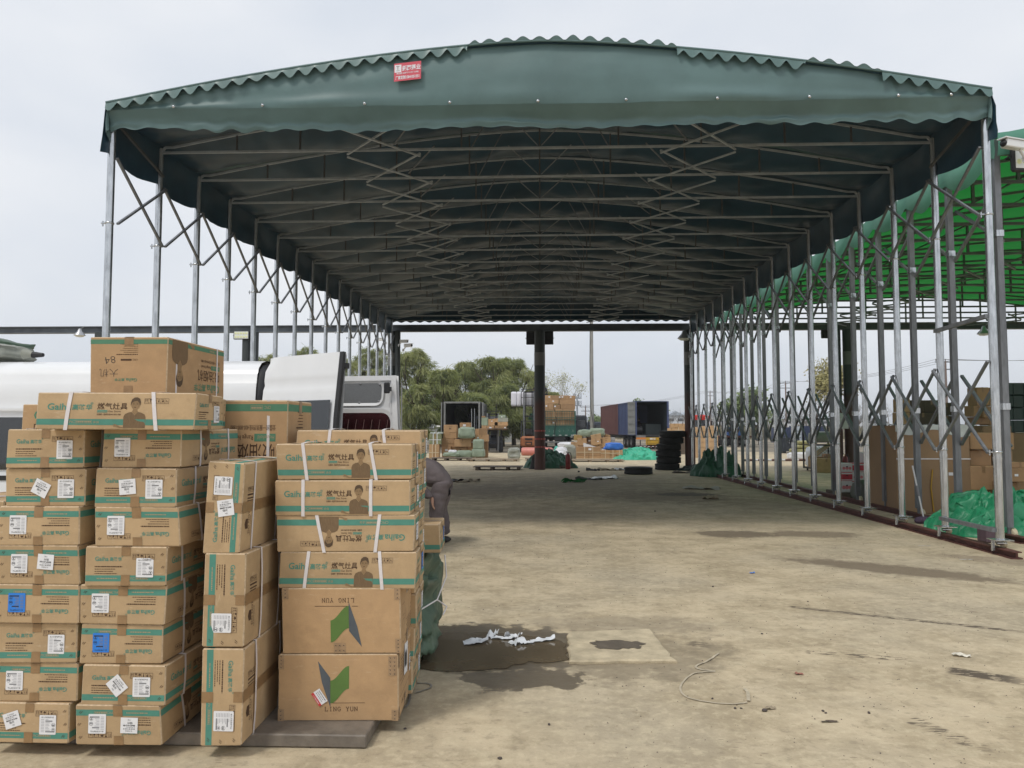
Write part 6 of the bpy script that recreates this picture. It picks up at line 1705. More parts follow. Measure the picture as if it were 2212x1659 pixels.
for s, x in ((0, 0.0), (1, w)):
    q = MB(); q.box((x, L / 2, (zb0 + zb1) / 2), (.05, L, zb1 - zb0), GT); q.box((x, L / 2, (zr0 + zr1) / 2), (.045, L, .38), GT); q.box((x, L / 2, 2.62), (.045, L, .42), GT)
    for k in range(9): q.box((x - .04 + .08 * s, .2 + k * (L - .4) / 8, (zb0 + zr2) / 2), (.05, .07, zr2 - zb0), GT)
    q.build('side_board', t)
q = MB(); q.box((w / 2, L / 2, .8), (.9, L, .3), BLACK); q.box((w / 2, .05, .52), (w * .9, .08, .12), GREYC); q.box((w / 2, .3, .65), (.5, .3, .35), BLACK); q.build('chassis', t)
for yy in (1.4, 2.7, 6.4):
    for x in (.3, w - .3):
        o = link('wheel', truck_tyre, t, (x, yy, .5)); o.rotation_euler = (0, 0, pi / 2); link('rim', truck_rim, o)
q = MB(); q.bbox((.08, L + .2, .7), (w - .08, L + 1.9, 2.7), GT, .15); q.build('cab', t)
q = MB()
for x in (.08, w - .08):
    q.box((x, -.06, 1.05), (.22, .03, .07), REFW)
for k in range(5): q.box((.3 + .48 * k, -.062, zb0 + .02), (.2, .01, .05), REFW)
q.build('reflector', t)
q = MB(); q.path([(.9, -.06, zr2 - .4), (1.0, -.1, 2.3), (.85, -.1, 1.6), (.8, -.08, 1.0)], .02, BLACK, 5); q.build('hanging_rope', t)
MT = Matrix.Translation((Xl, Ys, 0)) @ Matrix.Rotation(radians(9), 4, 'Z')
def on_truck(label, x0, x1, z0, z1, y0=.08, d=.6, slip=None, m=None, group='cartons loaded on the green stake truck'):
    q = MB(); q.bbox((x0 + .006, y0, z0), (x1 - .006, y0 + d, z1 - .006), m or FARKRAFT, .012); o = q.build('carton', None, (Xl, Ys, 0), radians(9)); tag(o, label, 'carton', group)
    if slip: q = MB(); q.box((x0 + (x1 - x0) * slip, y0 - .003, z0 + (z1 - z0) * .6), (.13, .004, .11), LABELW); q.build('paper_label', o)
rowsT = [('lower rack row', zb0 + .02, 1.60, [0, .3, .62, .9, 1.25, 1.6, 1.95, 2.5]), ('middle rack row', 1.60, 2.30, [0.02, .3, .6, .92, 1.3, 1.72, 2.1, 2.48]), ('upper rack row', 2.30, 2.88, [.02, .32, .62, .95, 1.4, 1.85, 2.2, 2.48])]
for nm, a, b, xs_ in rowsT:
    for k in range(7): on_truck(f'carton behind the truck\'s tail rack, {nm}, {ORD[k] if k else "first"} from the left' if k else f'carton behind the truck\'s tail rack, {nm}, leftmost', xs_[k], xs_[k + 1], a, b, slip=.5 if (nm == 'middle rack row' and k in (2,)) else None)
zs = at(1200, V_(948), Ys).z
for lab, a, b, c_, d_, sl in (('half buried carton just above the tail rack, left', -.05, .85, 2.88, 3.06, None), ('carton just above the tail rack, middle', .9, 1.5, 2.88, 3.08, None), ('carton just above the tail rack, right', 1.5, 2.46, 2.88, 3.08, None),
        ('upright carton at the left of the load', -.06, .38, 3.06, 3.5, .6), ('second upright carton at the left of the load', .38, .78, 3.06, 3.5, None), ('squarish carton in the middle of the load', .79, 1.3, 3.08, 3.44, .2), ('long carton at the right of the load, lower', 1.33, 2.5, 3.08, 3.46, None),
        ('long carton across the left of the load', -.08, 1.2, 3.5, 3.83, .65), ('long carton at the right of the load, upper', 1.24, 2.5, 3.46, 3.84, None),
        ('top row carton of the load, leftmost', .0, .62, 3.83, 4.16, .7), ('top row carton of the load, second from the left', .62, 1.34, 3.83, 4.15, .9), ('top row carton of the load, second from the right', 1.36, 1.98, 3.84, 4.16, .2), ('top row carton of the load, rightmost', 1.98, 2.52, 3.84, 4.14, .3)):
    on_truck(lab, a, b, c_, d_, slip=sl, d=.7)
YB_ = mat('yellow_board', (.36, .25, .09), .7)
MF = lambda x, y, z: MT @ Vector((x, y, z))
for lab, x, y, z0_, z1_, m_ in (('yellow carton on the truck seen left of the middle column', .05, 2.2, 2.95, 3.7, mat('bright_yellow_board', (.55, .33, .03), .6)), ('pale sack like carton left of the column on the truck', .0, 3.3, 2.95, 3.6, mat('buff_board', (.5, .36, .22), .7)), ('buff carton further forward on the truck load', .0, 4.4, 2.95, 3.8, MATS['buff_board'])):
    q = MB(); q.bbox((x, y, z0_), (x + .9, y + .9, z1_), m_, .04); tag(q.build('carton', None, (Xl, Ys, 0), radians(9)), lab, 'carton', 'cartons loaded on the green stake truck')
pa = MF(.25, 1.2, 4.14); far_person('person in dark clothes crouching on the truck load right of the column', (pa.x - .1, pa.y + .1, 3.84), 2.6, DARKC, True)
pb_ = at(1153, 840, 61.5); far_person('person on the truck whose head shows above the white bales', (pb_.x, 62.6, 3.15), pi, DARKC, False)

# -- forklift raising white bales, seen from behind
def forklift(label, loc, rz, bodym, lift, back=True):
    t = thing('forklift', label, 'forklift', loc, rz)
    q = MB(); q.bbox((-.55, 0, .32), (.55, .9, 1.05), bodym, .12); q.bbox((-.50, .5, .28), (.50, 1.9, .62), bodym, .06); q.build('body', t)
    q = MB(); q.box((0, -.012, .86), (.5, .04, .12), BLACK); q.box((0, -.015, .58), (.44, .05, .22), BLACK); q.box((0, -.03, .56), (.30, .03, .1), bodym); q.build('counterweight_grille', t)
    q = MB(); q.bbox((-.25, .65, 1.05), (.25, 1.1, 1.18), BLACK, .05); q.bbox((-.24, .60, 1.1), (.24, .75, 1.55), BLACK, .06); q.build('seat', t)
    q = MB()
    for x in (-.5, .5): q.bar((x, .25, 1.0), (x, .45, 2.05), .06, .06, BLACK); q.bar((x, 1.7, .6), (x, 1.5, 2.05), .06, .06, BLACK)
    q.box((0, .98, 2.06), (1.1, 1.25, .05), BLACK); q.build('overhead_guard', t)
    q = MB(); zt = max(2.3, lift + .9)
    for x in (-.36, .36): q.box((x, 2.05, zt / 2 + .1), (.10, .14, zt), GALVD); q.box((x * .72, 2.05, zt / 2 + .1), (.06, .10, zt), BLACK)
    for z in (.5, 1.4, zt * .6, zt + .05): q.box((0, 2.05, z), (.8, .1, .09), BLACK)
    q.build('mast', t)
    q = MB()
    for x in (-.55, -.18, .18, .55): q.bar((x, 2.16, lift), (x, 2.16, lift + 1.15), .035, .035, BLACK)
    for z in (lift + .05, lift + .6, lift + 1.15): q.bar((-.57, 2.16, z), (.57, 2.16, z), .05, .04, BLACK)
    q.build('load_backrest', t)
    for x in (-.3, .3):
        q = MB(); q.box((x, 2.75, lift - .02), (.12, 1.15, .045), BLACK); q.build('fork', t)
    for yy, s in ((.45, .62), (1.75, .76)):
        for x in (-.5, .5):
            o = link('wheel', truck_tyre, t, (x, yy, .5 * s)); o.scale = (s,) * 3; o.rotation_euler = (0, 0, pi / 2); link('rim', truck_rim, o)
    return t
OR = mat('faded_orange_paint', (.32, .115, .045), .5, var=.25, scale=4)
Yf = 51.0; Xf = at(1142, 900, Yf).x
lf = at(1140, 877, 53.2).z
forklift('orange forklift seen from behind, its mast holding white bales high up', (Xf, Yf, 0), 0, OR, lf)
BALE = mat('white_bale_wrap', (.70, .70, .75), .45, var=.08, scale=3, bump=.01, bscale=4)
for k, (a, b) in enumerate(((1104, 1116), (1116, 1127), (1127, 1141), (1141, 1152), (1152, 1163))):
    xa, xb = at(a, 860, 53.6).x, at(b, 860, 53.6).x
    sack('bale', f'white wrapped bale on the raised forks, {["leftmost", "second from the left", "in the middle", "second from the right", "rightmost"][k]}', 'bale', ((xa + xb) / 2, 53.9, lf + .005), ((xb - xa) / 2 * 1.02, .5, .50), BALE, 71 + k, wr=.05, cube=.25, flat=.05, nu=24, nv=16, group='white bales on the raised forks')
# -- forklift carrying cartons, dark, facing left
Yg = 49.5; Xg = at(1062, 900, Yg).x
lg = at(1070, 926, Yg).z
forklift('dark forklift partly hidden by the loose cartons, carrying a raised pallet', (at(1063, 950, Yg).x, Yg + 2.85, 0), pi, mat('dark_machine_paint', (.03, .033, .04), .5), lg)
gF = 'cartons on the pallet raised by the dark forklift'
q = MB(); q.box((at(1069, 926, Yg).x, Yg + .1, lg - .0), (1.75, 1.1, .05), WOOD); q.box((at(1069, 926, Yg).x, Yg + .1, lg - .06), (1.6, .12, .07), WOOD); tag(q.build('pallet'), 'raised pallet on the dark forklift', 'pallet', 'wooden pallets in the yard')
for lab, x0, y0, x1, y1, kw in (('green wrapped parcel, upper left on the raised pallet', 1058, 975, 1125, 1058, dict(m=WOVENP, tape=False)), ('carton, lower left on the raised pallet', 1060, 1059, 1112, 1096, {}), ('upright carton with white slip in the middle of the raised pallet', 1130, 990, 1194, 1060, dict(slip=(.6, .7, .2))),
        ('lower middle carton with a white slip on the raised pallet', 1115, 1061, 1190, 1100, dict(slip=(.5, .45, .35))), ('flat wide carton, third from the top at the right of the raised pallet', 1196, 1021, 1334, 1061, {}), ('flat wide carton with a pink label, bottom right of the raised pallet', 1196, 1062, 1322, 1100, dict(slip=(.88, .5, .14))),
        ('pale wrapped parcel, second from the top right on the raised pallet', 1231, 979, 1337, 1020, dict(m=WOVENG, tape=False)), ('small grey green parcel on top at the right of the raised pallet', 1236, 946, 1310, 978, dict(m=WOVENP, slip=(.5, .3, .2), tape=False)), ('carton behind the upright one on the raised pallet', 1190, 985, 1232, 1060, {}), ('carton capping the green wrapped parcel', 1060, 958, 1098, 974, {})):
    far_carton(lab, A_(x0), V_(y0), A_(x1), V_(y1), Yg - .3, depth=.55, group=gF, **kw)
# steel frame behind that pallet
q = MB(); c = at(A_(1150), V_(960), 56)
for x in (-.5, .45): q.bar((c.x + x, 56, 0), (c.x + x, 56, c.z + .9), .05, .05, BLACK)
q.bar((c.x - 1.0, 56, c.z - .1), (c.x + 1.2, 56, c.z - .1), .12, .2, GALVD); q.bar((c.x - .5, 56, c.z + .3), (c.x + .45, 56, c.z + .3), .04, .04, BLACK); q.bar((c.x - 1.0, 56, 0), (c.x - 1.0, 56, c.z), .1, .1, GALVD)
tag(q.build('hoist_gantry'), 'dark steel hoist gantry standing behind the raised cartons', 'gantry')

# -- small grey box truck far off
Yt = 92.0; xa, xb = at(A_(1203), 950, Yt).x, at(A_(1520), 950, Yt).x
t = thing('box_truck', 'small white cabbed truck with a grey ribbed box far across the yard', 'truck', (xa, Yt, 0))
wT = xb - xa
GBOX = mat('grey_ribbed_panel', (.155, .175, .19), .55, var=.1, scale=2)
zt0, zt1 = at(1100, V_(1178), Yt).z, at(1100, V_(1085), Yt).z
q = MB(); q.box((.62 + wT / 2, .7, (zt0 + zt1) / 2), (wT - .5, 1.5, zt1 - zt0), GBOX)
for k in range(22): q.box((.45 + k * (wT - .6) / 21, -.06, (zt0 + zt1) / 2), (.05, .03, zt1 - zt0 - .06), GBOX)
q.build('cargo_box', t)
q = MB(); q.add([(x, y, z) for y in (0, 1.4) for x, z in ((0, .32), (.05, .8), (.14, 1.0), (.30, zt1 - .12), (.5, zt1 - .1), (.5, .3))], [(0, 1, 2, 3, 4, 5), (11, 10, 9, 8, 7, 6)] + [(i, 6 + i, 6 + (i + 1) % 6, (i + 1) % 6) for i in range(6)], WHITEP); q.build('cab', t)
q = MB(); q.add([(.16, -.01, 1.0), (.28, -.01, 1.25), (.44, -.01, 1.28), (.44, -.01, .95)], [(0, 3, 2, 1)], GLASSD); q.build('window', t)
q = MB(); q.box((wT / 2, .7, .42), (wT - .2, .8, .12), BLACK); q.box((1.1, -.02, .42), (.5, .2, .22), RUST); q.build('chassis', t)
for x in (.3, 2.05):
    for y in (.05, 1.3):
        o = link('wheel', truck_tyre, t, (x, y, .27)); o.scale = (.54,) * 3; link('rim', truck_rim, o)

# -- black cab beyond the stake truck, more cabs and vehicles
def cab_truck(label, px0, px1, ptop, Y, m, tail=5.0):
    a, b = at(px0, 950, Y).x, at(px1, 950, Y).x; h = at(px0, ptop, Y).z
    t = thing('truck', label, 'truck', (a, Y, 0)); w = b - a
    q = MB(); q.bbox((0, 0, .65), (w, 1.9, h), m, .14); q.build('cab', t)
    q = MB(); q.box((w / 2, -.01, h * .70), (w * .84, .04, h * .26), GLASSD); q.build('windscreen', t)
    q = MB(); q.box((w / 2, -.02, .62), (w, .12, .4), BLACK); q.box((w / 2, -.02, h * .45), (w * .5, .04, .25), BLACK); q.build('bumper', t)
    for x in (w * .14, w * .86):
        q = MB(); q.box((x, -.09, .75), (w * .16, .03, .14), mat('lamp_white', (.8, .8, .75), .3)); q.build('headlight', t)
        q = MB(); q.box((x + (-.45 if x < w / 2 else .45), .1, h * .72), (.1, .18, .5), BLACK); q.build('mirror', t)
    q = MB(); q.box((w / 2, 1.9 + tail / 2, 1.0), (w * .9, tail, .3), BLACK); q.build('chassis', t)
    for yy in (1.0, 1.9 + tail * .7):
        for x in (.2, w - .2):
            o = link('wheel', truck_tyre, t, (x, yy, .5)); o.rotation_euler = (0, 0, pi / 2); link('rim', truck_rim, o)
    return t
cab_truck('black truck cab just right of the loaded stake truck', 1228, 1268, 897, 79, mat('black_cab_paint', (.02, .024, .03), .4))
cab_truck('dark blue truck cab behind the concrete pole', 1268, 1302, 911, 96, mat('navy_cab_paint', (.03, .04, .06), .4))
cab_truck('bright red truck cab behind the shed posts', 1497, 1533, 896, 72, mat('red_cab_paint', (.50, .03, .02), .4))

# -- stacked cartons at the right of the dark shed
Yr = 41.5
for cidx, (a, b) in enumerate(((1504, 1519.5), (1519.5, 1535.5), (1535.5, 1551))):
    top = (922, 920, 919)[cidx]; nrow = 6
    for r_ in range(nrow):
        y1 = 989 - (989 - top) * r_ / nrow; y0 = 989 - (989 - top) * (r_ + 1) / nrow
        far_carton(f'carton in the square stack behind the posts, {["left", "middle", "right"][cidx]} column, {ORD[r_] if r_ else "bottom"} {"row" if r_ else "row"}' if r_ < nrow - 1 else f'carton in the square stack behind the posts, {["left", "middle", "right"][cidx]} column, top row',
                   a, y0 + .4, b, y1, Yr, depth=.5, tape=True, ground=r_ == 0, group='cartons in the square stack behind the posts', m=mat('buff_carton_board', (.50, .33, .185), .75, var=.08, scale=3, rnd=.1))
for k, (x0, y0, x1, y1, l_) in enumerate(((1425, 1086, 1490, 1130, 'pale lidded carton behind the tyre stack'), (1490, 1075, 1572, 1130, 'cream strapped carton behind the tyre stack'), (1572, 1075, 1612, 1130, 'end carton behind the tyre stack, by the column'), (1452, 1038, 1530, 1084, 'upper carton behind the tyre stack, left'), (1532, 1038, 1610, 1074, 'upper carton behind the tyre stack, right'))):
    far_carton(l_, B_(x0), V_(y0), B_(x1), V_(y1), 47, depth=.5, strap=1 if k == 1 else 0, group='cartons behind the tyre stack', m=KRAFT_B)
q = MB(); a, b = at(1443, 960, 47.2), at(1484, V_(1130), 47.2); q.bbox((a.x, 47.0, 0), (b.x + .1, 48, b.z - .02), WOOD, .01); tag(q.build('crate'), 'dark wooden crate under the cartons behind the tyres', 'crate')

# -- flatbed trailer with blue box
C_ = lambda x: 1481.2 + .2315 * x
D_ = lambda y: 685.8 + .2315 * y
Yq = 68.0; xa, xb = at(C_(322), 950, Yq).x, at(C_(622), 950, Yq).x
t = thing('flatbed_trailer', 'dark red flatbed trailer with a spare wheel and a blue load', 'trailer', (xa, Yq, 0))
wq = xb - xa
q = MB(); q.box((wq / 2, 1.2, at(1600, D_(1112), Yq).z), (wq, 2.4, .16), RUST); q.box((wq / 2, 1.2, .62), (wq * .9, .8, .25), BLACK); q.build('bed', t)
for x in (.35, 1.15, wq - .6):
    for y in (.1, 2.3):
        o = link('wheel', truck_tyre, t, (x, y, .42)); o.scale = (.84,) * 3; link('rim', truck_rim, o)
o = link('spare_wheel', truck_tyre, t, (.75, .2, 1.72)); o.scale = (.9,) * 3
z_ = at(1600, D_(1105), Yq).z
q = MB(); q.bbox((0, 0, 0), (1.15, 1.6, .75), mat('blue_tarpaulin', (.03, .16, .48), .5), .08); tag(q.build('load', None, (at(C_(410), 950, Yq).x, Yq + .3, z_)), 'bright blue covered load on the red flatbed trailer', 'load')
# -- dark wrapped bin, blue containers, sandbags, pole, cage
Yb = 49.5; xa, xb = at(C_(898), 950, Yb).x, at(C_(1082), 950, Yb).x
q = MB(); hb = at(1700, D_(1140), Yb).z
q.grid(lambda u, v: (xa + (xb - xa) * (.5 + .5 * math.copysign(abs(cos(u * 2 * pi)) ** .35, cos(u * 2 * pi)) * (1 - .08 * v)), Yb + .6 + .55 * math.copysign(abs(sin(u * 2 * pi)) ** .35, sin(u * 2 * pi)), .12 + hb * v + .03 * fbm((u * 14, v * 5, 2)) - .0), 48, 12, mat('dark_blue_plastic_wrap', (.022, .028, .038), .35, var=.3, scale=5))
q.box(((xa + xb) / 2, Yb + .6, .06 + hb), (xb - xa - .25, .9, .12), MATS['dark_blue_plastic_wrap'])
for x in (xa + .2, xb - .2): q.box((x, Yb + .3, .07), (.2, .3, .14), BLACK)
tag(q.build('wrapped_bin'), 'dark plastic wrapped bin on the far yard', 'bin')
DKB = mat('deep_blue_container_paint', (.02, .035, .09), .5, var=.2, scale=2); PALEB = mat('pale_blue_paint', (.42, .47, .52), .5)
def far_box_container(label, px0, px1, ptop, Y, door_at=None, m=DKB):
    a, b = at(px0, 950, Y).x, at(px1, 950, Y).x; h = at(px0, ptop, Y).z
    t = thing('shipping_container', label, 'container', (a, Y, 0)); w = b - a
    q = MB(); q.box((w / 2, 1.6, h / 2), (w, 2.4, h), m); n = int(w / .25)
    for k in range(n): q.box((w * (k + .5) / n, .38, h / 2), (.1, .05, h - .2), m)
    q.build('container_body', t)
    if door_at is not None:
        q = MB(); q.box((w * door_at, .30, h / 2), (.62, .06, h - .1), PALEB)
        for z in (.3, .5, .7): q.box((w * door_at, .26, h * z), (.55, .04, .05), GREYC)
        q.build('door', t)
    return t
far_box_container('dark blue skip like container with a pale grey end, far yard', C_(868), C_(1040), D_(1025), 86, .10)
far_box_container('dark blue container with a pale door beside it, far yard', C_(1042), C_(1320), D_(1012), 88, .08)
c = gnd(C_(1092), D_(1330)); SBAG = mat('olive_yellow_sack', (.30, .29, .13), .6, var=.25, scale=4)
sack('sandbag', 'fat white sack lying under the yellow sandbags', 'sack', (c.x, c.y + .3, 0), (.62, .35, .20), WHITES, 81, wr=.1)
for k, (dx, z, l_) in enumerate(((-.15, .36, 'lowest left'), (.35, .38, 'lowest right'), (.0, .56, 'middle'), (.42, .60, 'upper right'), (.2, .76, 'topmost'))): sack('sandbag', f'{l_} olive yellow sandbag of the heap on the white sack', 'sack', (c.x + dx, c.y + .35, z), (.36, .26, .10), SBAG, 83 + k, wr=.12, nu=20, nv=14, group='olive yellow sandbags')
a, b = gnd(C_(572), D_(1342)), gnd(C_(1205), D_(1342))
q = MB(); q.tube((a.x, a.y, .06), (b.x, b.y, .06), .05, RUST, 10)
for k in range(5): f0 = .1 + k * .2; q.tube(tuple(Vector((a.x, a.y, .06)).lerp(Vector((b.x, b.y, .06)), f0)), tuple(Vector((a.x, a.y, .06)).lerp(Vector((b.x, b.y, .06)), f0 + .06)), .052, REFW, 10)
q.box((a.x, a.y, .05), (.2, .3, .1), BLACK); tag(q.build('barrier_pole'), 'dark red and white barrier pole lying across the yard', 'pole')
# cage trolley
Yk = 28.3; xa, xb = at(C_(1190), 1000, Yk).x, at(C_(1430), 1000, Yk).x
t = thing('cage_trolley', 'dark wire mesh cage trolley holding plywood and cartons', 'trolley', (xa, Yk, 0)); wk = xb - xa; hk = at(1770, D_(945), Yk).z
q = MB()
for x in (0, wk):
    for y in (0, 1.0): q.bar((x, y, .08), (x, y, hk), .05, .05, BLACK)
for z in (.12, .95, hk):
    for y in (0, 1.0): q.bar((0, y, z), (wk, y, z), .04, .04, BLACK)
    for x in (0, wk): q.bar((x, 0, z), (x, 1, z), .04, .04, BLACK)
q.build('frame', t)
q = MB()
for k in range(-6, 12):
    for s in (-1, 1):
        x0_ = k * .12; x1_ = x0_ + s * .42; pts_ = []
        a0, a1 = (x0_, .5), (x1_, .92)
        if 0 <= x0_ <= wk and 0 <= x1_ <= wk: q.bar((a0[0], -.01, a0[1]), (a1[0], -.01, a1[1]), .008, .008, GALVD)
q.build('wire_mesh', t)
q = MB(); q.box((wk / 2, .5, .10), (wk, 1.0, .03), WOOD); q.build('deck', t)
for x in (.1, wk - .1):
    for y in (.1, .9):
        q = MB(); q.lathe([(0, -.02), (.05, -.02), (.05, .02), (0, .02)], RUBBER, 12, 'X', (x, y, .05)); q.build('caster', t)
PLY = mat('pale_plywood', (.52, .36, .22), .7, var=.12, scale=4)
q = MB(); q.add([(xa - .05, Yk + .15, .40), (xa + wk * .75, Yk + .15, .95), (xa + wk * .75, Yk + .3, 1.05), (xa - .05, Yk + .3, .55), (xa - .05, Yk + .17, .36), (xa + wk * .75, Yk + .17, .91), (xa + wk * .75, Yk + .32, 1.0), (xa - .05, Yk + .32, .5)], [(0, 1, 2, 3), (7, 6, 5, 4), (0, 4, 5, 1), (1, 5, 6, 2), (2, 6, 7, 3), (3, 7, 4, 0)], PLY); tag(q.build('plywood_sheet'), 'pale plywood sheet leaning in the cage trolley', 'board')
q = MB(); q.bbox((xa + .12, Yk + .38, .116), (xa + .62, Yk + .9, .52), KRAFT_B, .01); tag(q.build('carton'), 'carton lying in the cage trolley, left', 'carton'); q = MB(); q.bbox((xa + .64, Yk + .36, .116), (xa + wk - .06, Yk + .9, .62), FARKRAFT, .01); tag(q.build('carton'), 'dark carton lying in the cage trolley, right', 'carton')
far_carton('open topped brown carton in front of the cage trolley', C_(1218), D_(1318), C_(1410), D_(1408), 27.6, depth=.4, m=KRAFT_B, ground=True)
sack('sack', 'grey sack lying over the cage trolley', 'sack', (xa + .55, Yk + .6, 1.05), (.45, .3, .2), WOVENG, 91, wr=.12); c = at(C_(1260), D_(1200), 30.5); sack('sack', 'white sack behind the cage trolley', 'sack', (c.x, 30.6, .0), (.5, .4, .45), WHITES, 93, wr=.1)

# ================================================================== GOODS UNDER THE BRIGHT GREEN SHED
E_X = lambda x: 1810.4 + .3308 * x
E_Y = lambda y: 685.8 + .3308 * y
FRED = mat('red_fruit_carton', (.50, .04, .06), .5, var=.2, scale=5); FWHITE = mat('white_carton_print', (.66, .64, .64), .5); FGREEN = mat('green_fruit_carton', (.06, .22, .07), .5, var=.2, scale=5); PINKF = mat('pink_fruit_print', (.62, .20, .22), .5)
def fruit_carton(label, x0, y0, x1, y1, Y, m, fruit=True, depth=.4, ground=False):
    o = far_carton(label, E_X(x0), E_Y(y0), E_X(x1), E_Y(y1), Y, depth=depth, m=m, tape=False, ground=ground, group='fruit cartons stacked by the shed posts')
    d = o.dimensions; bb = [Vector(c) for c in o.bound_box]; w = bb[6].x - bb[0].x; h = bb[6].z - bb[0].z
    q = MB(); q.box((0, -depth / 2 - .003, h * .86), (w * .98, .003, h * .16), FWHITE); q.box((0, -depth / 2 - .003, h * .12), (w * .98, .003, h * .10), FWHITE)
    F = Face(q, (-w / 2, -depth / 2 - .004, 0), (1, 0, 0), (0, 0, 1))
    if fruit:
        for k in range(3): F.poly([(w * (.22 + .27 * k) + h * .17 * cos(a_ * pi / 8), h * .45 + h * .17 * sin(a_ * pi / 8)) for a_ in range(16)], PINKF if m is not FRED else FRED, .001 * (1 + k * .2))
    else:
        F.rect(w * .55, h * .2, w * .8, h * .75, mat('navy_print', (.05, .05, .2), .5), .001); F.rect(w * .1, h * .35, w * .45, h * .6, FWHITE, .001)
    q.build('printing', o)
    q = MB(); q.box((0, -depth / 2 - .006, h * .62), (w * .16, .003, h * .12), BLACK); q.build('hand_hole', o)
    return o
Yh = 17.2
cols = [(22, 95), (95, 172), (172, 255), (255, 372)]
rowsH = [(952, 1010), (1010, 1068), (1068, 1142)]
for r_, (y0, y1) in enumerate(rowsH):
    for k, (x0, x1) in enumerate(cols):
        m = FWHITE if k < 2 and (r_ + k) % 2 == 0 else (FGREEN if (r_ == 2 and k > 1) or (r_ == 0 and k == 0) else FRED)
        fruit_carton(f'fruit carton, {["top", "middle", "bottom"][r_]} row, {["first", "second", "third", "fourth"][k]} from the left in the stack by the shed posts', x0, y0 + .8, x1 - 1, y1, Yh, m, fruit=k < 2)
fruit_carton('pale green carton on the fruit cartons, left of the two', 172, 882, 222, 950, Yh + .05, FWHITE, True); fruit_carton('leaf green carton with white lettering on the fruit cartons', 222, 880, 368, 950, Yh + .05, FGREEN, False)
q = MB(); q.bbox((at(E_X(18), 1060, Yh).x, Yh - .05, 0.0), (at(E_X(375), 1060, Yh).x, Yh + .9, at(1850, E_Y(1143), Yh).z), WOOD, .01); tag(q.build('pallet'), 'low wooden pallet under the fruit cartons', 'pallet')
c = at(E_X(265), E_Y(880), Yh + .2); sack('plastic_bag', 'scrunched green plastic bag on the leaf green carton', 'bag', (c.x + .2, Yh + .2, c.z), (.2, .15, .06), TARP, 95, wr=.2)
c = gnd(E_X(285), E_Y(1222)); sack('woven_sack', 'big grey green sack lying in front of the fruit cartons', 'sack', (c.x, c.y + .4, 0), (.36, .38, .24), mat('dull_woven_plastic', (.12, .13, .105), .6, var=.15, scale=4), 97, wr=.1)
# big brown crate sized carton under plastic
Yc_ = 14.4
BIGK = mat('large_carton_board', (.29, .185, .10), .75, var=.08, scale=2, bump=.002, bscale=40)
PLAS = mat('clear_grey_plastic', (.50, .54, .52), .25, var=.15, scale=3, bump=.02, bscale=4)
big = far_carton('very large brown carton under grey plastic behind the posts', E_X(392), E_Y(705), E_X(855), E_Y(1268), Yc_, depth=1.2, m=BIGK, tape=False, slip=(.73, .45, .06), ground=True)
wd = [Vector(c) for c in big.bound_box]; bw, bh = wd[6].x - wd[0].x, wd[6].z
q = MB(); q.grid(lambda u, v: (-bw / 2 - .01 + (bw + .02) * u, -.61 + (.004 * fbm((u * 20, v * 3, 1))), bh + .01 - (.12 + .06 * sin(u * 9) + .05 * u) * v), 30, 5, PLAS); q.grid(lambda u, v: (-bw / 2 - .01 + (bw + .02) * u, -.61 + 1.22 * v, bh + .012 + .03 * abs(fbm((u * 4, v * 4, 3)))), 20, 12, PLAS); q.build('plastic_cover', big)
q = MB(); q.box((0, -.606, bh * .62), (bw + .01, .006, .02), STRAP); q.build('strap', big)
q = MB(); q.path([(-bw * .02, -.615, bh * .50), (-bw * .05, -.62, bh * .3), (-.02 * bw, -.615, bh * .02)], .012, YEL, 5); q.box((bw * .13, -.61, bh * .53), (.12, .004, .06), YEL); q.build('yellow_tape', big)
gG = 'brown cartons heaped under the bright green shed'
for k, (lab, x0, y0, x1, y1, Y, kw) in enumerate((
        ('wide carton wrapped in white film, level with the big carton\'s lid', 862, 752, 1148, 862, 14.6, dict(tape=False)),
        ('carton with printed arrows under the film wrapped one', 862, 866, 1000, 970, 14.7, dict()),
        ('tall narrow carton at the right of the printed one', 1040, 866, 1140, 1075, 14.8, dict(mark='I')),
        ('large carton with faint green lettering leaning by the near post', 842, 972, 1080, 1128, 14.4, dict(rz=-.1, depth=.5)),
        ('flat carton at the floor beneath the lettered one', 866, 1130, 1090, 1215, 14.6, dict(ground=True)),
        ('printed carton with a white slip at the right picture edge', 1132, 985, 1240, 1075, 13.6, dict(slip=(.4, .5, .2), rz=-.12)),
        ('carton with black corners under the printed edge carton', 1132, 945, 1250, 984, 13.7, dict()),
        ('lowest carton at the right picture edge', 1100, 1076, 1260, 1200, 13.8, dict(ground=True)),
        ('square carton on the heap, with a printed seal', 888, 575, 948, 648, 18.5, dict(mark='o')), ('carton with a white label beside the sealed one', 950, 580, 1002, 655, 18.4, dict(slip=(.5, .5, .4))),
        ('carton marked with four letters below the sealed one', 890, 650, 985, 700, 18.6, dict()), ('carton at the right end of the heap\'s second row', 988, 652, 1062, 705, 18.6, dict()),
        ('tall brown carton crowning the heap, left half', 908, 456, 985, 574, 18.8, dict(tape=True)), ('tall brown carton crowning the heap, right half', 987, 458, 1062, 576, 18.9, dict()),
        ('pale carton corner at the left of the dark cartons', 405, 620, 470, 735, 20.0, dict(m=KRAFT_B)), ('pale carton above the corner one', 408, 530, 470, 618, 20.0, dict(m=KRAFT_B)))):
    far_carton(lab, E_X(x0), E_Y(y0), E_X(x1), E_Y(y1), Y, group=gG, **kw)
DKK = mat('dark_carton_board', (.115, .085, .06), .75, var=.1, scale=3, rnd=.15)
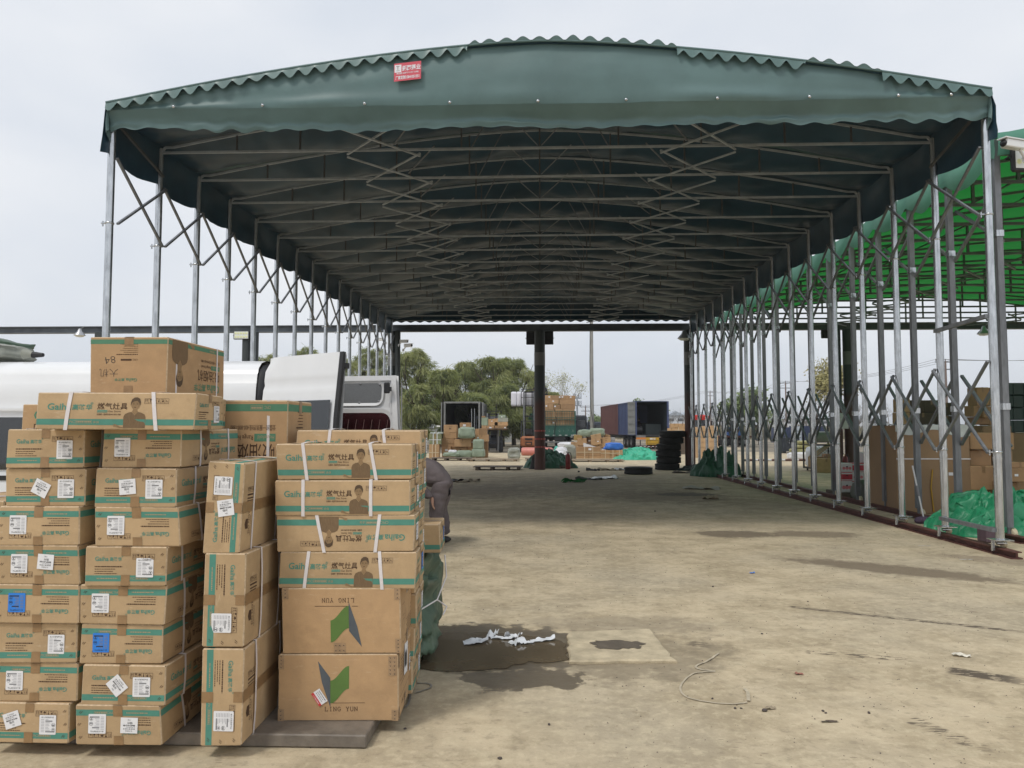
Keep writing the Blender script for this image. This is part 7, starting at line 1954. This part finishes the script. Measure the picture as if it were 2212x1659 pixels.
for k, (lab, x0, y0, x1, y1, Y) in enumerate((('dark carton in the upper row behind the posts, left', 472, 540, 560, 620, 21.0), ('dark carton in the upper row behind the posts, middle', 562, 540, 660, 620, 21.0), ('dark carton in the upper row behind the posts, right', 662, 556, 760, 640, 21.2),
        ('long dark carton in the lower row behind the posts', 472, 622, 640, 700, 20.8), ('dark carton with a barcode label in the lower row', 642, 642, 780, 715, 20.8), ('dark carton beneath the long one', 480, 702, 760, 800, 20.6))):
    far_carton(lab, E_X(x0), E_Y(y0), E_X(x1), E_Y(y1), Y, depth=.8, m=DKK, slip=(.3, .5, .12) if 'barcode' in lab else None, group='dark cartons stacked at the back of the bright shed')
for k, (x0, x1, h_) in enumerate(((470, 790, 800), (800, 1070, 706))):
    a, b = at(E_X(x0), E_Y(h_), 20.9), at(E_X(x1), E_Y(h_), 20.9)
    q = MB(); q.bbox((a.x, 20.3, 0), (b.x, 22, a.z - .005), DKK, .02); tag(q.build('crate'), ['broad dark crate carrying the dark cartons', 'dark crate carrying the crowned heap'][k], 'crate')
a, b = at(E_X(880), E_Y(706), 18.7), at(E_X(1066), E_Y(706), 18.7); q = MB(); q.bbox((a.x, 18.3, 0), (b.x, 19.2, a.z - .004), BIGK, .02); tag(q.build('crate'), 'tall brown crate hidden behind the film wrapped carton', 'crate')
a = at(E_X(405), E_Y(736), 20.0); b = at(E_X(470), E_Y(736), 20.0); q = MB(); q.bbox((a.x, 19.8, 0), (b.x, 20.6, a.z - .004), BIGK, .02); tag(q.build('crate'), 'narrow crate under the pale corner cartons', 'crate')
GCR = mat('dark_green_crate_plastic', (.014, .04, .034), .5, var=.2, scale=3); k = 0
for r_ in range(4):
    for cc in range(3):
        x0 = E_X(1078) + 22 * cc; y1 = 934 - 27 * r_
        far_carton(f'dark green plastic crate, {["bottom", "second", "third", "top"][r_]} row, {["left", "middle", "right"][cc]} of the wall of crates', x0, y1 - 26, x0 + 21.4, y1, 19.5, depth=.5, m=GCR, tape=False, cat='crate', name='crate', group='dark green crates at the back of the bright shed', bev=.03)
a, b = at(E_X(1078), 935, 19.5), at(E_X(1078) + 66, 935, 19.5); q = MB(); q.bbox((a.x, 19.5, 0), (b.x, 20.1, a.z - .004), BIGK, .02); tag(q.build('crate'), 'long crate under the wall of dark green crates', 'crate')

# ================================================================== LITTER ON THE GROUND
CARDS = mat('ground_card', (.32, .26, .18), .8, var=.1, scale=9)
def scrap(label, x, y, w, d, m, seed, rz=0.0, cat='scrap', curl=.02, name='paper_scrap', nx=8):
    p = gnd(x, y); q = MB(); rr = random.Random(seed)
    q.grid(lambda u, v: ((u - .5) * w * (1 + .2 * fbm((v * 3, seed, 1))), (v - .5) * d * (1 + .3 * fbm((u * 3, seed, 5))), .004 + curl * max(0, fbm((u * 2.5, v * 2.5, seed)) + .25) * 2), nx, 6, m)
    return tag(q.build(name, None, (p.x, p.y, 0), rz), label, cat)
FILM = mat('white_torn_film', (.74, .76, .78), .35, var=.06, scale=9)
def ribbon(name, label, cat, pts, w, m, h=.004, twist=0.0):
    q = MB(); P3 = [gnd(x, y) for x, y in pts]; n = len(P3); L = []
    for i in range((n - 1) * 6 + 1):
        k = min(n - 2, i // 6); f = i / 6 - k
        p0, p1, p2, p3 = P3[max(0, k - 1)], P3[k], P3[k + 1], P3[min(n - 1, k + 2)]
        L.append(.5 * ((2 * p1) + (p2 - p0) * f + (2 * p0 - 5 * p1 + 4 * p2 - p3) * f * f + (3 * p1 - p0 - 3 * p2 + p3) * f ** 3))
    vs = []
    for i, p in enumerate(L):
        d = (L[min(i + 1, len(L) - 1)] - L[max(0, i - 1)]).normalized(); s = Vector((-d.y, d.x, 0)); a = twist * fbm((i * .3, 1, 2))
        lift = h + .006 * abs(fbm((i * .25, 7, 2)))
        vs += [p + s * w / 2 + Vector((0, 0, lift + abs(a) * w * .4)), p - s * w / 2 + Vector((0, 0, lift))]
    q.add(vs, [(2 * i, 2 * i + 1, 2 * i + 3, 2 * i + 2) for i in range(len(L) - 1)], m)
    return tag(q.build(name), label, cat)
def torn(label, pieces):
    q = MB()
    for k, (x, y, w, d, rz, h) in enumerate(pieces):
        p = gnd(x, y); M = Matrix.Translation((p.x, p.y, .007)) @ Matrix.Rotation(rz, 4, 'Z')
        q.grid(lambda u, v: ((u - .5) * w, (v - .5) * d * (1 + .3 * sin(u * 5 + k)), h * abs(fbm((u * 1.3 + k * 3, v * 1.1, 4))) * 1.2 + h * .3 * u * u), 12, 5, FILM, True, M)
    return tag(q.build('torn_film'), label, 'film')
torn('crumpled scrap of white film at the left of the puddle', [(1026, 1390, .17, .10, .2, .025), (1040, 1386, .10, .05, .1, .03)])
torn('long torn strip of white film floating in the puddle', [(1065, 1377, .10, .05, .9, .05), (1085, 1382, .16, .04, -.2, .03), (1108, 1380, .12, .07, -.4, .06), (1118, 1392, .10, .10, .6, .04), (1140, 1390, .10, .03, -.5, .02), (1172, 1386, .19, .05, .35, .045)])
ST = mat('dirty_cream_strap', (.52, .45, .33), .5, var=.15, scale=20)
ribbon('strap_end', 'short curl of cream strapping right of the cover slab', 'strap', [(1553, 1412), (1530, 1428), (1504, 1440), (1512, 1447), (1545, 1451)], .016, ST, twist=.6)
ribbon('strap_end', 'long loop of cream strapping on the bare ground', 'strap', [(1545, 1452), (1500, 1456), (1476, 1474), (1470, 1492), (1486, 1508), (1530, 1518), (1580, 1522), (1614, 1519)], .013, ST, twist=.5)
ribbon('strap_end', 'bent end of cream strapping at the right of the loop', 'strap', [(1608, 1490), (1615, 1500), (1617, 1517)], .02, ST, .01)
ribbon('strap_end', 'grey strapping snaking out from under the platform', 'strap', [(866, 1530), (880, 1526), (886, 1500), (872, 1492), (878, 1478), (925, 1478), (929, 1487), (898, 1498)], .012, mat('grey_strap', (.25, .23, .2), .5))
ribbon('cigarette_stick', 'thin white stick on the ground near the rail end', 'stick', [(2073, 1210), (2101, 1210)], .02, WHITEP, .008); ribbon('cigarette_stick', 'thin white stick on the ground left of the near posts', 'stick', [(1983, 1180), (2011, 1181)], .02, WHITEP, .008)
scrap('curved white plastic fragment with dark specks on the ground', 2077, 1418, .11, .045, mat('specked_white', (.66, .62, .52), .5, var=.3, scale=40), 3, -.3, 'fragment', .012, 'plastic_fragment')
scrap('sheet of pale card lying on the shed floor', 1515, 1057, .9, .35, mat('pale_card', (.42, .40, .35), .6), 5, -.1, 'card', .05)
for k, (l_, x, y, w, d, m) in enumerate((('dark green rag beside the pale plastic', 1272, 1036, .8, .5, mat('dark_rag', (.05, .06, .045), .8)), ('scrunched clear plastic sheet on the shed floor', 1300, 1034, .9, .6, PLAS), ('flattened grey card near the lone tyre, left', 1310, 1016, .7, .35, CARDS), ('dark strip of rubber on the floor by the lone tyre', 1281, 1017, .5, .25, RUBBER),
        ('pale paper strip right of the dark rubber strip', 1338, 1016, .45, .2, FILM), ('black bag scrap by the stooping worker', 985, 1040, .7, .4, BLACK), ('brown card by the stooping worker', 1010, 1041, .7, .4, CARDS), ('thin green strap scrap on the shed floor', 1240, 1042, .7, .2, GTARP), ('dark flat card before the tyre stack', 1478, 1022, .8, .4, WOOD),
        ('brown leaf like scrap in front of the braces', 1535, 1078, .35, .2, CARDS))):
    scrap(l_, x, y, w, d, m, 20 + k, random.uniform(-.4, .4), curl=.06)
scrap('pinkish ring of torn plastic on the near ground', 1726, 1457, .05, .035, mat('pink_scrap', (.35, .15, .11), .6), 44, 0, 'scrap', .006); scrap('tan crinkled leaf on the near ground', 1664, 1532, .06, .03, CARDS, 45, .2, 'leaf', .009, 'dry_leaf'); scrap('dark splinter on the near ground', 1792, 1560, .09, .02, WOOD, 46, .1, 'splinter', .004, 'wood_splinter')
scrap('tiny bright blue scrap on the ground', 1625, 1239, .05, .03, BLUEPAPER, 47, 0, 'scrap', .01)
STONE = mat('dark_grit_stone', (.085, .07, .062), .85, var=.3, scale=30)
st_me = []
for k in range(3):
    q = MB(); q.grid(lambda u, v: ((1 + .3 * fbm((cos(u * 6.28) + k, sin(u * 6.28), v * 3))) * cos(u * 6.283) * sin(v * pi), (1 + .3 * fbm((cos(u * 6.28), sin(u * 6.28) + k, v * 3))) * sin(u * 6.283) * sin(v * pi) * .7, .55 - .6 * cos(v * pi)), 9, 6, STONE); st_me.append(q.mesh('stone'))
stones = [(1651, 1537, .016, 'near the dry tan leaf'), (1588, 1531, .010, 'below the bent strap end'), (1601, 1531, .008, 'just right of the small one below the bent strap'), (1539, 1510, .009, 'inside the strap loop'), (1778, 1537, .010, 'near the dark splinter, upper'), (1784, 1541, .008, 'near the dark splinter, lower'), (1877, 1541, .011, 'alone at the lower right'), (1646, 1370, .010, 'beside the long wet tyre print'), (1540, 1268, .013, 'in the middle of the bare ground'),
          (1745, 1300, .009, 'above the long wet tyre print'), (875, 1575, .009, 'below the platform corner'), (1186, 1566, .010, 'at the bottom middle of the picture'), (1080, 1640, .012, 'at the bottom edge of the picture'), (1232, 1150, .012, 'on the worn middle of the yard'), (1415, 1105, .02, 'in front of the dark stain'), (1250, 1020, .05, 'near the fire extinguisher')]
for k, (x, y, r_, l_) in enumerate(stones):
    p = gnd(x, y); o = link('stone', st_me[k % 3], None, (p.x, p.y, -.002), k * 1.3); o.scale = (r_,) * 3; tag(o, f'small dark stone {l_}', 'stone', 'small dark stones on the yard')
# fine grit: countless crumbs
q = MB(); rr = random.Random(4)
for k in range(2600):
    x, y = rr.uniform(-1.2, 5.5), 3.1 + 9 * rr.random() ** 1.8
    if -1 < x < .2 and y < 6 : continue
    s = rr.uniform(.0018, .0046) * (1 + .08 * y); a = rr.uniform(0, 3)
    q.add([(x + s * cos(a), y + s * sin(a), 0), (x + s * cos(a + 2.1), y + s * sin(a + 2.1), 0), (x + s * cos(a + 4.2), y + s * sin(a + 4.2), 0), (x, y, s * .9)], [(0, 1, 3), (1, 2, 3), (2, 0, 3)], STONE if rr.random() < .55 else CARDS)
tag(q.build('grit'), 'scattered grit and crumbs of dirt on the yard', None, None, 'stuff')

# ================================================================== TREES, POLES, FAR THINGS
BARK = mat('willow_bark', (.07, .055, .042), .9, var=.3, scale=3)
L1 = translucent('willow_leaf_mid', (.265, .30, .125), (.36, .40, .12), .45); L2_ = translucent('willow_leaf_pale', (.38, .40, .19), (.50, .52, .18), .45); L3 = translucent('willow_leaf_deep', (.13, .165, .07), (.16, .195, .06), .35)
L4 = mat('budding_leaf_yellow', (.31, .28, .12), .6, spec=.2); L5 = mat('budding_leaf_green', (.16, .21, .09), .6, spec=.2)
def limbs(q, rr, h, r0, crown, lean=0.0, m=None):
    """tapered trunk and forking limbs; returns the limb tips"""
    m = m or BARK; tips = []
    top = Vector((lean * h * .4, 0, h * .35)); q.tube((0, 0, 0), top, r0, m, 8, r0 * .75, False)
    for k in range(6):
        a = 2 * pi * k / 6 + rr.uniform(-.4, .4); e = top + Vector((cos(a) * crown * rr.uniform(.25, .5), sin(a) * crown * rr.uniform(.25, .5), h * rr.uniform(.18, .36))); q.tube(top, e, r0 * .5, m, 6, r0 * .3, False)
        for j in range(3):
            b = a + rr.uniform(-.9, .9); f = e + Vector((cos(b) * crown * rr.uniform(.2, .45), sin(b) * crown * rr.uniform(.2, .45), h * rr.uniform(.05, .26))); q.tube(e, f, r0 * .26, m, 5, r0 * .1, False); tips.append(f)
    return tips
def willow(label, px, ptop, pw, Y, seed, tones=(L1, L2_, L3), n=5200, wind=.5):
    rr = random.Random(seed); b = at(px, 930, Y); h = at(px, ptop, Y).z; w = pw * Y / FPX / 2
    t = thing('willow_tree', label, 'tree', (b.x, Y, 0), 0, 'willows along the yard')
    q = MB(); limbs(q, rr, h, .22, w); q.build('trunk', t)
    q = MB(); clumps = []
    for k in range(64):
        a = rr.uniform(0, 2 * pi); rad = w * math.sqrt(rr.random()) * .88; z = h * rr.uniform(.20, .93)
        sh = (1 - max(0, (z / h - .5) / .5) ** 2) ** .5 if z / h > .5 else 1.0
        clumps.append((Vector((cos(a) * rad * sh, sin(a) * rad * sh * .8, z)), w * rr.uniform(.11, .24), rr.choice((0, 0, 1, 1, 2))))
    clumps += [(Vector((rr.uniform(-.35, .35) * w, 0, h * rr.uniform(.86, .98))), w * .13, rr.choice((0, 1))) for _ in range(7)]
    for k in range(n):
        c, r_, tn = clumps[k % len(clumps)]
        d = Vector((rr.gauss(0, 1), rr.gauss(0, 1), rr.gauss(0, .8) + .3)).normalized(); p = c + d * r_ * rr.uniform(.4, 1.1)
        if p.z > h * 1.03: continue
        L = rr.uniform(.2, .75); hang = Vector((wind * rr.uniform(-.1, .8) + d.x * .6, d.y * .5, rr.uniform(-1.0, .15))).normalized()
        s = Vector((rr.uniform(-1, 1), rr.uniform(-1, 1), rr.uniform(-.4, .4))).normalized(); wd_ = rr.uniform(.016, .04)
        tone = tones[tn] if rr.random() < .7 else rr.choice(tones)
        m1 = p + hang * L * .5; e = p + hang * L + Vector((wind * .06, 0, -.1 * L))
        q.add([p - s * wd_ * .5, p + s * wd_ * .5, m1 + s * wd_, m1 - s * wd_, e], [(0, 1, 2, 3), (3, 2, 4)], tone)
    q.build('crown', t)
    return t
for k, a in enumerate(((575, 765, 130, 82, 'distant willow tops left of the open van door'), (660, 748, 120, 78, 'willow behind the thin posts above the van door'), (735, 770, 110, 74, 'yellowish willow behind the far left braces'), (800, 752, 110, 76, 'willow beside the left gantry column, dark'),
        (892, 752, 120, 70, 'tallest willow right of the left gantry column'), (955, 795, 110, 64, 'low dense willow behind the black container truck'), (1000, 778, 120, 72, 'bright willow above the black container'), (1062, 766, 110, 70, 'willow above the raised carton pallet'), (1110, 770, 110, 72, 'willow behind the raised white bales'),
        (1150, 800, 70, 76, 'last willow beside the middle column, thin edged'), (905, 830, 90, 60, 'bushy willow beside the open van door'), (1085, 830, 120, 66, 'low willow behind the two forklifts'), (1190, 842, 56, 84, 'round willow just right of the middle column'), (1025, 850, 110, 60, 'low willow filling behind the loose cartons'))):
    willow(a[4], a[0], a[1], a[2], a[3], 200 + k, tones=(L1, L2_, L3) if k not in (2, 12) else (L2_, L1, L2_), n=15000 if a[2] > 100 else 9000)
def bare_tree(label, px, ptop, Y, seed, spread=.5, leaf=None, nl=900, m=None, depth=6, lw=.05, cat='tree', group='bare budding trees'):
    rr = random.Random(seed); b = at(px, 930, Y); h = at(px, ptop, Y).z
    t = thing('budding_tree', label, cat, (b.x, Y, 0), 0, group); q = MB(); tips = []
    def grow(p, d, L, r_, k):
        e = p + d * L; q.tube(p, e, r_, m or BARK, 4 if k < 3 else 3, r_ * .7, False)
        if k >= depth: tips.append(e); return
        for _ in range(2 if k else 4):
            nd = (d + Vector((rr.gauss(0, spread), rr.gauss(0, spread), rr.gauss(.12, spread * .5)))).normalized(); grow(e, nd, L * rr.uniform(.66, .9), r_ * .62, k + 1)
    L0 = h / 4.1; grow(Vector((0, 0, 0)), Vector((0, 0, 1)), L0, .13, 0)
    zmax = max(p.z for p in tips); sc = h / zmax
    q.v = [(x * sc, y * sc, z * sc) for x, y, z in q.v]; q.build('trunk', t)
    if leaf:
        q = MB()
        for k in range(nl):
            p = rr.choice(tips) * sc + Vector((rr.gauss(0, .28), rr.gauss(0, .28), rr.gauss(0, .28))); s = lw * rr.uniform(.6, 1.5); a = Vector((rr.uniform(-1, 1), rr.uniform(-1, 1), rr.uniform(-1, 1))).normalized(); b2 = a.orthogonal() * s; a = a * s
            q.add([p - a, p + b2, p + a, p - b2], [(0, 1, 2, 3)], leaf)
        q.build('crown', t)
    return t
PALEB_ = mat('pale_twig_bark', (.33, .31, .25), .9)
bare_tree('pale nearly bare tree right of the middle column', 1212, 806, 84, 301, .42, mat('pale_bud', (.42, .42, .26), .7), 900, PALEB_, 6, .05)
bare_tree('large yellow green budding tree behind the right braces', 1762, 786, 70, 303, .40, L4, 6500, BARK, 7, .075); bare_tree('fresh green tree left of the far power pole', 1592, 845, 66, 305, .45, L5, 2600, BARK, 6, .09); bare_tree('low green tree on the far yard behind the flatbed', 1640, 880, 74, 306, .5, L5, 1500, BARK, 6, .08)
bare_tree('thin green tree seen beside the concrete pole', 1298, 902, 105, 307, .45, L5, 500, BARK, 5, .1); bare_tree('olive tree seen through the open blue container', 1408, 870, 100, 309, .5, L5, 900, BARK, 5, .12)
for k, px in enumerate((1432, 1450, 1468, 1540, 1560, 1660, 1690, 1716, 1742, 1800, 1850, 1890, 1925)):
    bare_tree(f'leafless grey scrub tree on the far edge, {ORD[k] if k else "first"} from the left', px, 882 if k < 3 else 868 + (k * 7) % 14, 110 + (k * 13) % 25, 320 + k, .5, None, 0, mat('grey_twig_bark', (.16, .145, .13), .9), 6, group='leafless scrub along the far edge')
# wall at the foot of the willows
q = MB(); a, b = at(560, 930, 88).x, at(1110, 930, 88).x; q.box(((a + b) / 2, 88, .8), (b - a, .2, 1.6), mat('pale_wall_render', (.40, .41, .40), .85, var=.1, scale=.5)); q.box(((a + b) / 2, 88, 1.64), (b - a, .3, .08), mat('wall_coping', (.3, .3, .29), .85)); tag(q.build('boundary_wall'), 'long low pale grey wall at the foot of the willows', 'wall')
# concrete pole with hanging cable
CONC = mat('weathered_concrete_pole', (.33, .325, .30), .85, var=.2, scale=1.2)
p = at(1279, 930, 62.0); t = thing('utility_pole', 'tall slim concrete utility pole in the middle of the yard', 'pole', (p.x, 62.0, 0))
q = MB(); q.tube((0, 0, 0), (0, 0, 12.0), .17, CONC, 14, .115); q.tube((0, 0, 0), (0, 0, 1.1), .30, CONC, 12, .26); q.build('shaft', t)
q = MB(); q.path([(-.10, -.16, 11.5), (-.17, -.2, 7), (-.16, -.2, 4.8), (-.13, -.2, 3.2), (.02, -.22, 2.4), (.10, -.22, 1.6), (.05, -.2, .6), (-.05, -.18, .1)], .02, BLACK, 5); q.build('cable', t)
# lattice mast
q = MB(); p = at(1247, 930, 260); t = thing('telecom_mast', 'slender telecom mast with antenna ring on the horizon', 'mast', (p.x, 260, 0))
hm = at(1247, 857, 260).z
MASTM = mat('mast_steel', (.28, .30, .33), .6)
q.tube((0, 0, 0), (0, 0, hm), .45, MASTM, 8, .2); q.build('shaft', t)
q = MB()
for z in (hm * .95, hm * .75):
    q.lathe([(1.0, z), (1.2, z), (1.2, z + .3), (1.0, z + .3)], MASTM, 12)
    for k in range(6): q.box((1.3 * cos(k), 1.3 * sin(k), z + .8), (.3, .3, 1.8), MASTM)
q.build('antenna', t)
def power_pole(label, px, ptop, Y, arms=2):
    p = at(px, 930, Y); h = at(px, ptop, Y).z; t = thing('power_pole', label, 'pole', (p.x, Y, 0), 0, 'power poles on the horizon'); q = MB(); q.tube((0, 0, 0), (0, 0, h), .17, mat('brown_pole', (.20, .15, .13), .8), 8, .1); q.build('shaft', t)
    q = MB()
    for k in range(arms): q.box((0, 0, h - .1 - .8 * k), (2.2 - .5 * k, .1, .12), GALVD)
    for x in (-1, 0, 1): q.tube((x, 0, h), (x, 0, h + .25), .06, GREYINK, 6)
    q.build('cross_arm', t); return (p.x, Y, h + .2)
P1 = power_pole('power pole seen between the near right posts', 2047, 780, 85); P2 = power_pole('brown power pole left of the yellow budding tree', 1699, 826, 123); P3 = power_pole('smaller power pole with a short arm, third along the line', 1614, 838, 145); P4 = power_pole('far power pole behind the first right posts', 1535, 846, 170); P5 = power_pole('double armed power pole left of the concrete pole', 1265, 878, 150, 2)
P6 = power_pole('low power pole behind the concrete pole', 1293, 900, 190, 1); P7 = (2320 / 2212 * 60, 70, 9.5)
q = MB()
for (a, b) in ((P1, P2), (P2, P3), (P3, P4), (P1, P7), (P4, P5), (P5, P6)):
    for dx in (-1, 0, 1):
        pts_ = [Vector((a[0] + dx, a[1], a[2])).lerp(Vector((b[0] + dx, b[1], b[2])), i / 10) - Vector((0, 0, 1.6 * (i / 10) * (1 - i / 10) * 2)) for i in range(11)]; q.path(pts_, .022, GREYINK, 3)
tag(q.build('power_line'), 'thin sagging power wires strung along the horizon poles', 'wires')
# pale factory and gantry on the horizon
FACT = mat('pale_factory_sheet', (.55, .57, .60), .7, var=.08, scale=.2); FACTB = mat('blue_grey_factory_roof', (.36, .40, .45), .7)  # paleness partly stands for distance haze, put into the colours
def factory(label, px0, px1, ptop, Y):
    a, b = at(px0, 930, Y).x, at(px1, 930, Y).x; h = at(px0, ptop, Y).z; t = thing('factory', label, 'building', (a, Y, 0)); w = b - a
    q = MB(); q.box((w / 2, 10, h * .4), (w, 20, h * .8), FACT); q.build('wall', t)
    q = MB(); n = 3
    for k in range(n): x0_ = w * k / n; x1_ = w * (k + 1) / n; q.add([(x0_, -.4, h * .8), (x1_, -.4, h * .8), ((x0_ + x1_) / 2, -.4, h), (x0_, 20, h * .8), (x1_, 20, h * .8), ((x0_ + x1_) / 2, 20, h)], [(0, 1, 2), (5, 4, 3), (0, 2, 5, 3), (1, 4, 5, 2)], FACTB)
    q.build('roof', t)
    for k in range(6):
        q = MB(); q.box((w * (k + .5) / 6, -.05, h * .62), (w * .1, .08, h * .12), GLASSD); q.build('window', t)
factory('pale low factory with ridged roofs on the right horizon', 1440, 1560, 888, 230); factory('long pale shed on the horizon behind the concrete pole', 1240, 1300, 901, 240)
factory('white walled shed on the far right horizon', 1690, 1900, 898, 260)
HEDGE = mat('dry_scrub', (.20, .185, .13), .9, var=.3, scale=1)
q = MB(); rr = random.Random(8)
for k in range(5200):
    x, y = rr.uniform(5, 95), rr.uniform(112, 150); h = rr.uniform(.6, 2.2); s = rr.uniform(.06, .2); a = rr.uniform(-.5, .5); q.add([(x - s, y, 0), (x + s, y, 0), (x + a + s * .4, y, h), (x + a - s * .4, y, h)], [(0, 1, 2, 3)], HEDGE)
tag(q.build('scrub'), 'band of dry scrub along the far edge of the yard', None, None, 'stuff')

# ================================================================== HAZE: even thin air round the whole place
hz = bpy.data.materials.new('thin_air'); hz.use_nodes = True
hn, hl = hz.node_tree.nodes, hz.node_tree.links
hn.remove(hn['Principled BSDF'])
pv = hn.new('ShaderNodeVolumePrincipled'); pv.inputs['Color'].default_value = (.93, .95, .97, 1); pv.inputs['Density'].default_value = .0006; pv.inputs['Anisotropy'].default_value = .2
hl.new(pv.outputs[0], [x for x in hn if x.type == 'OUTPUT_MATERIAL'][0].inputs['Volume'])
q = MB(); q.box((0, 860, 16), (1810, 1890, 34), hz); tag(q.build('haze'), 'thin pale haze over the yard', None, None, 'stuff')
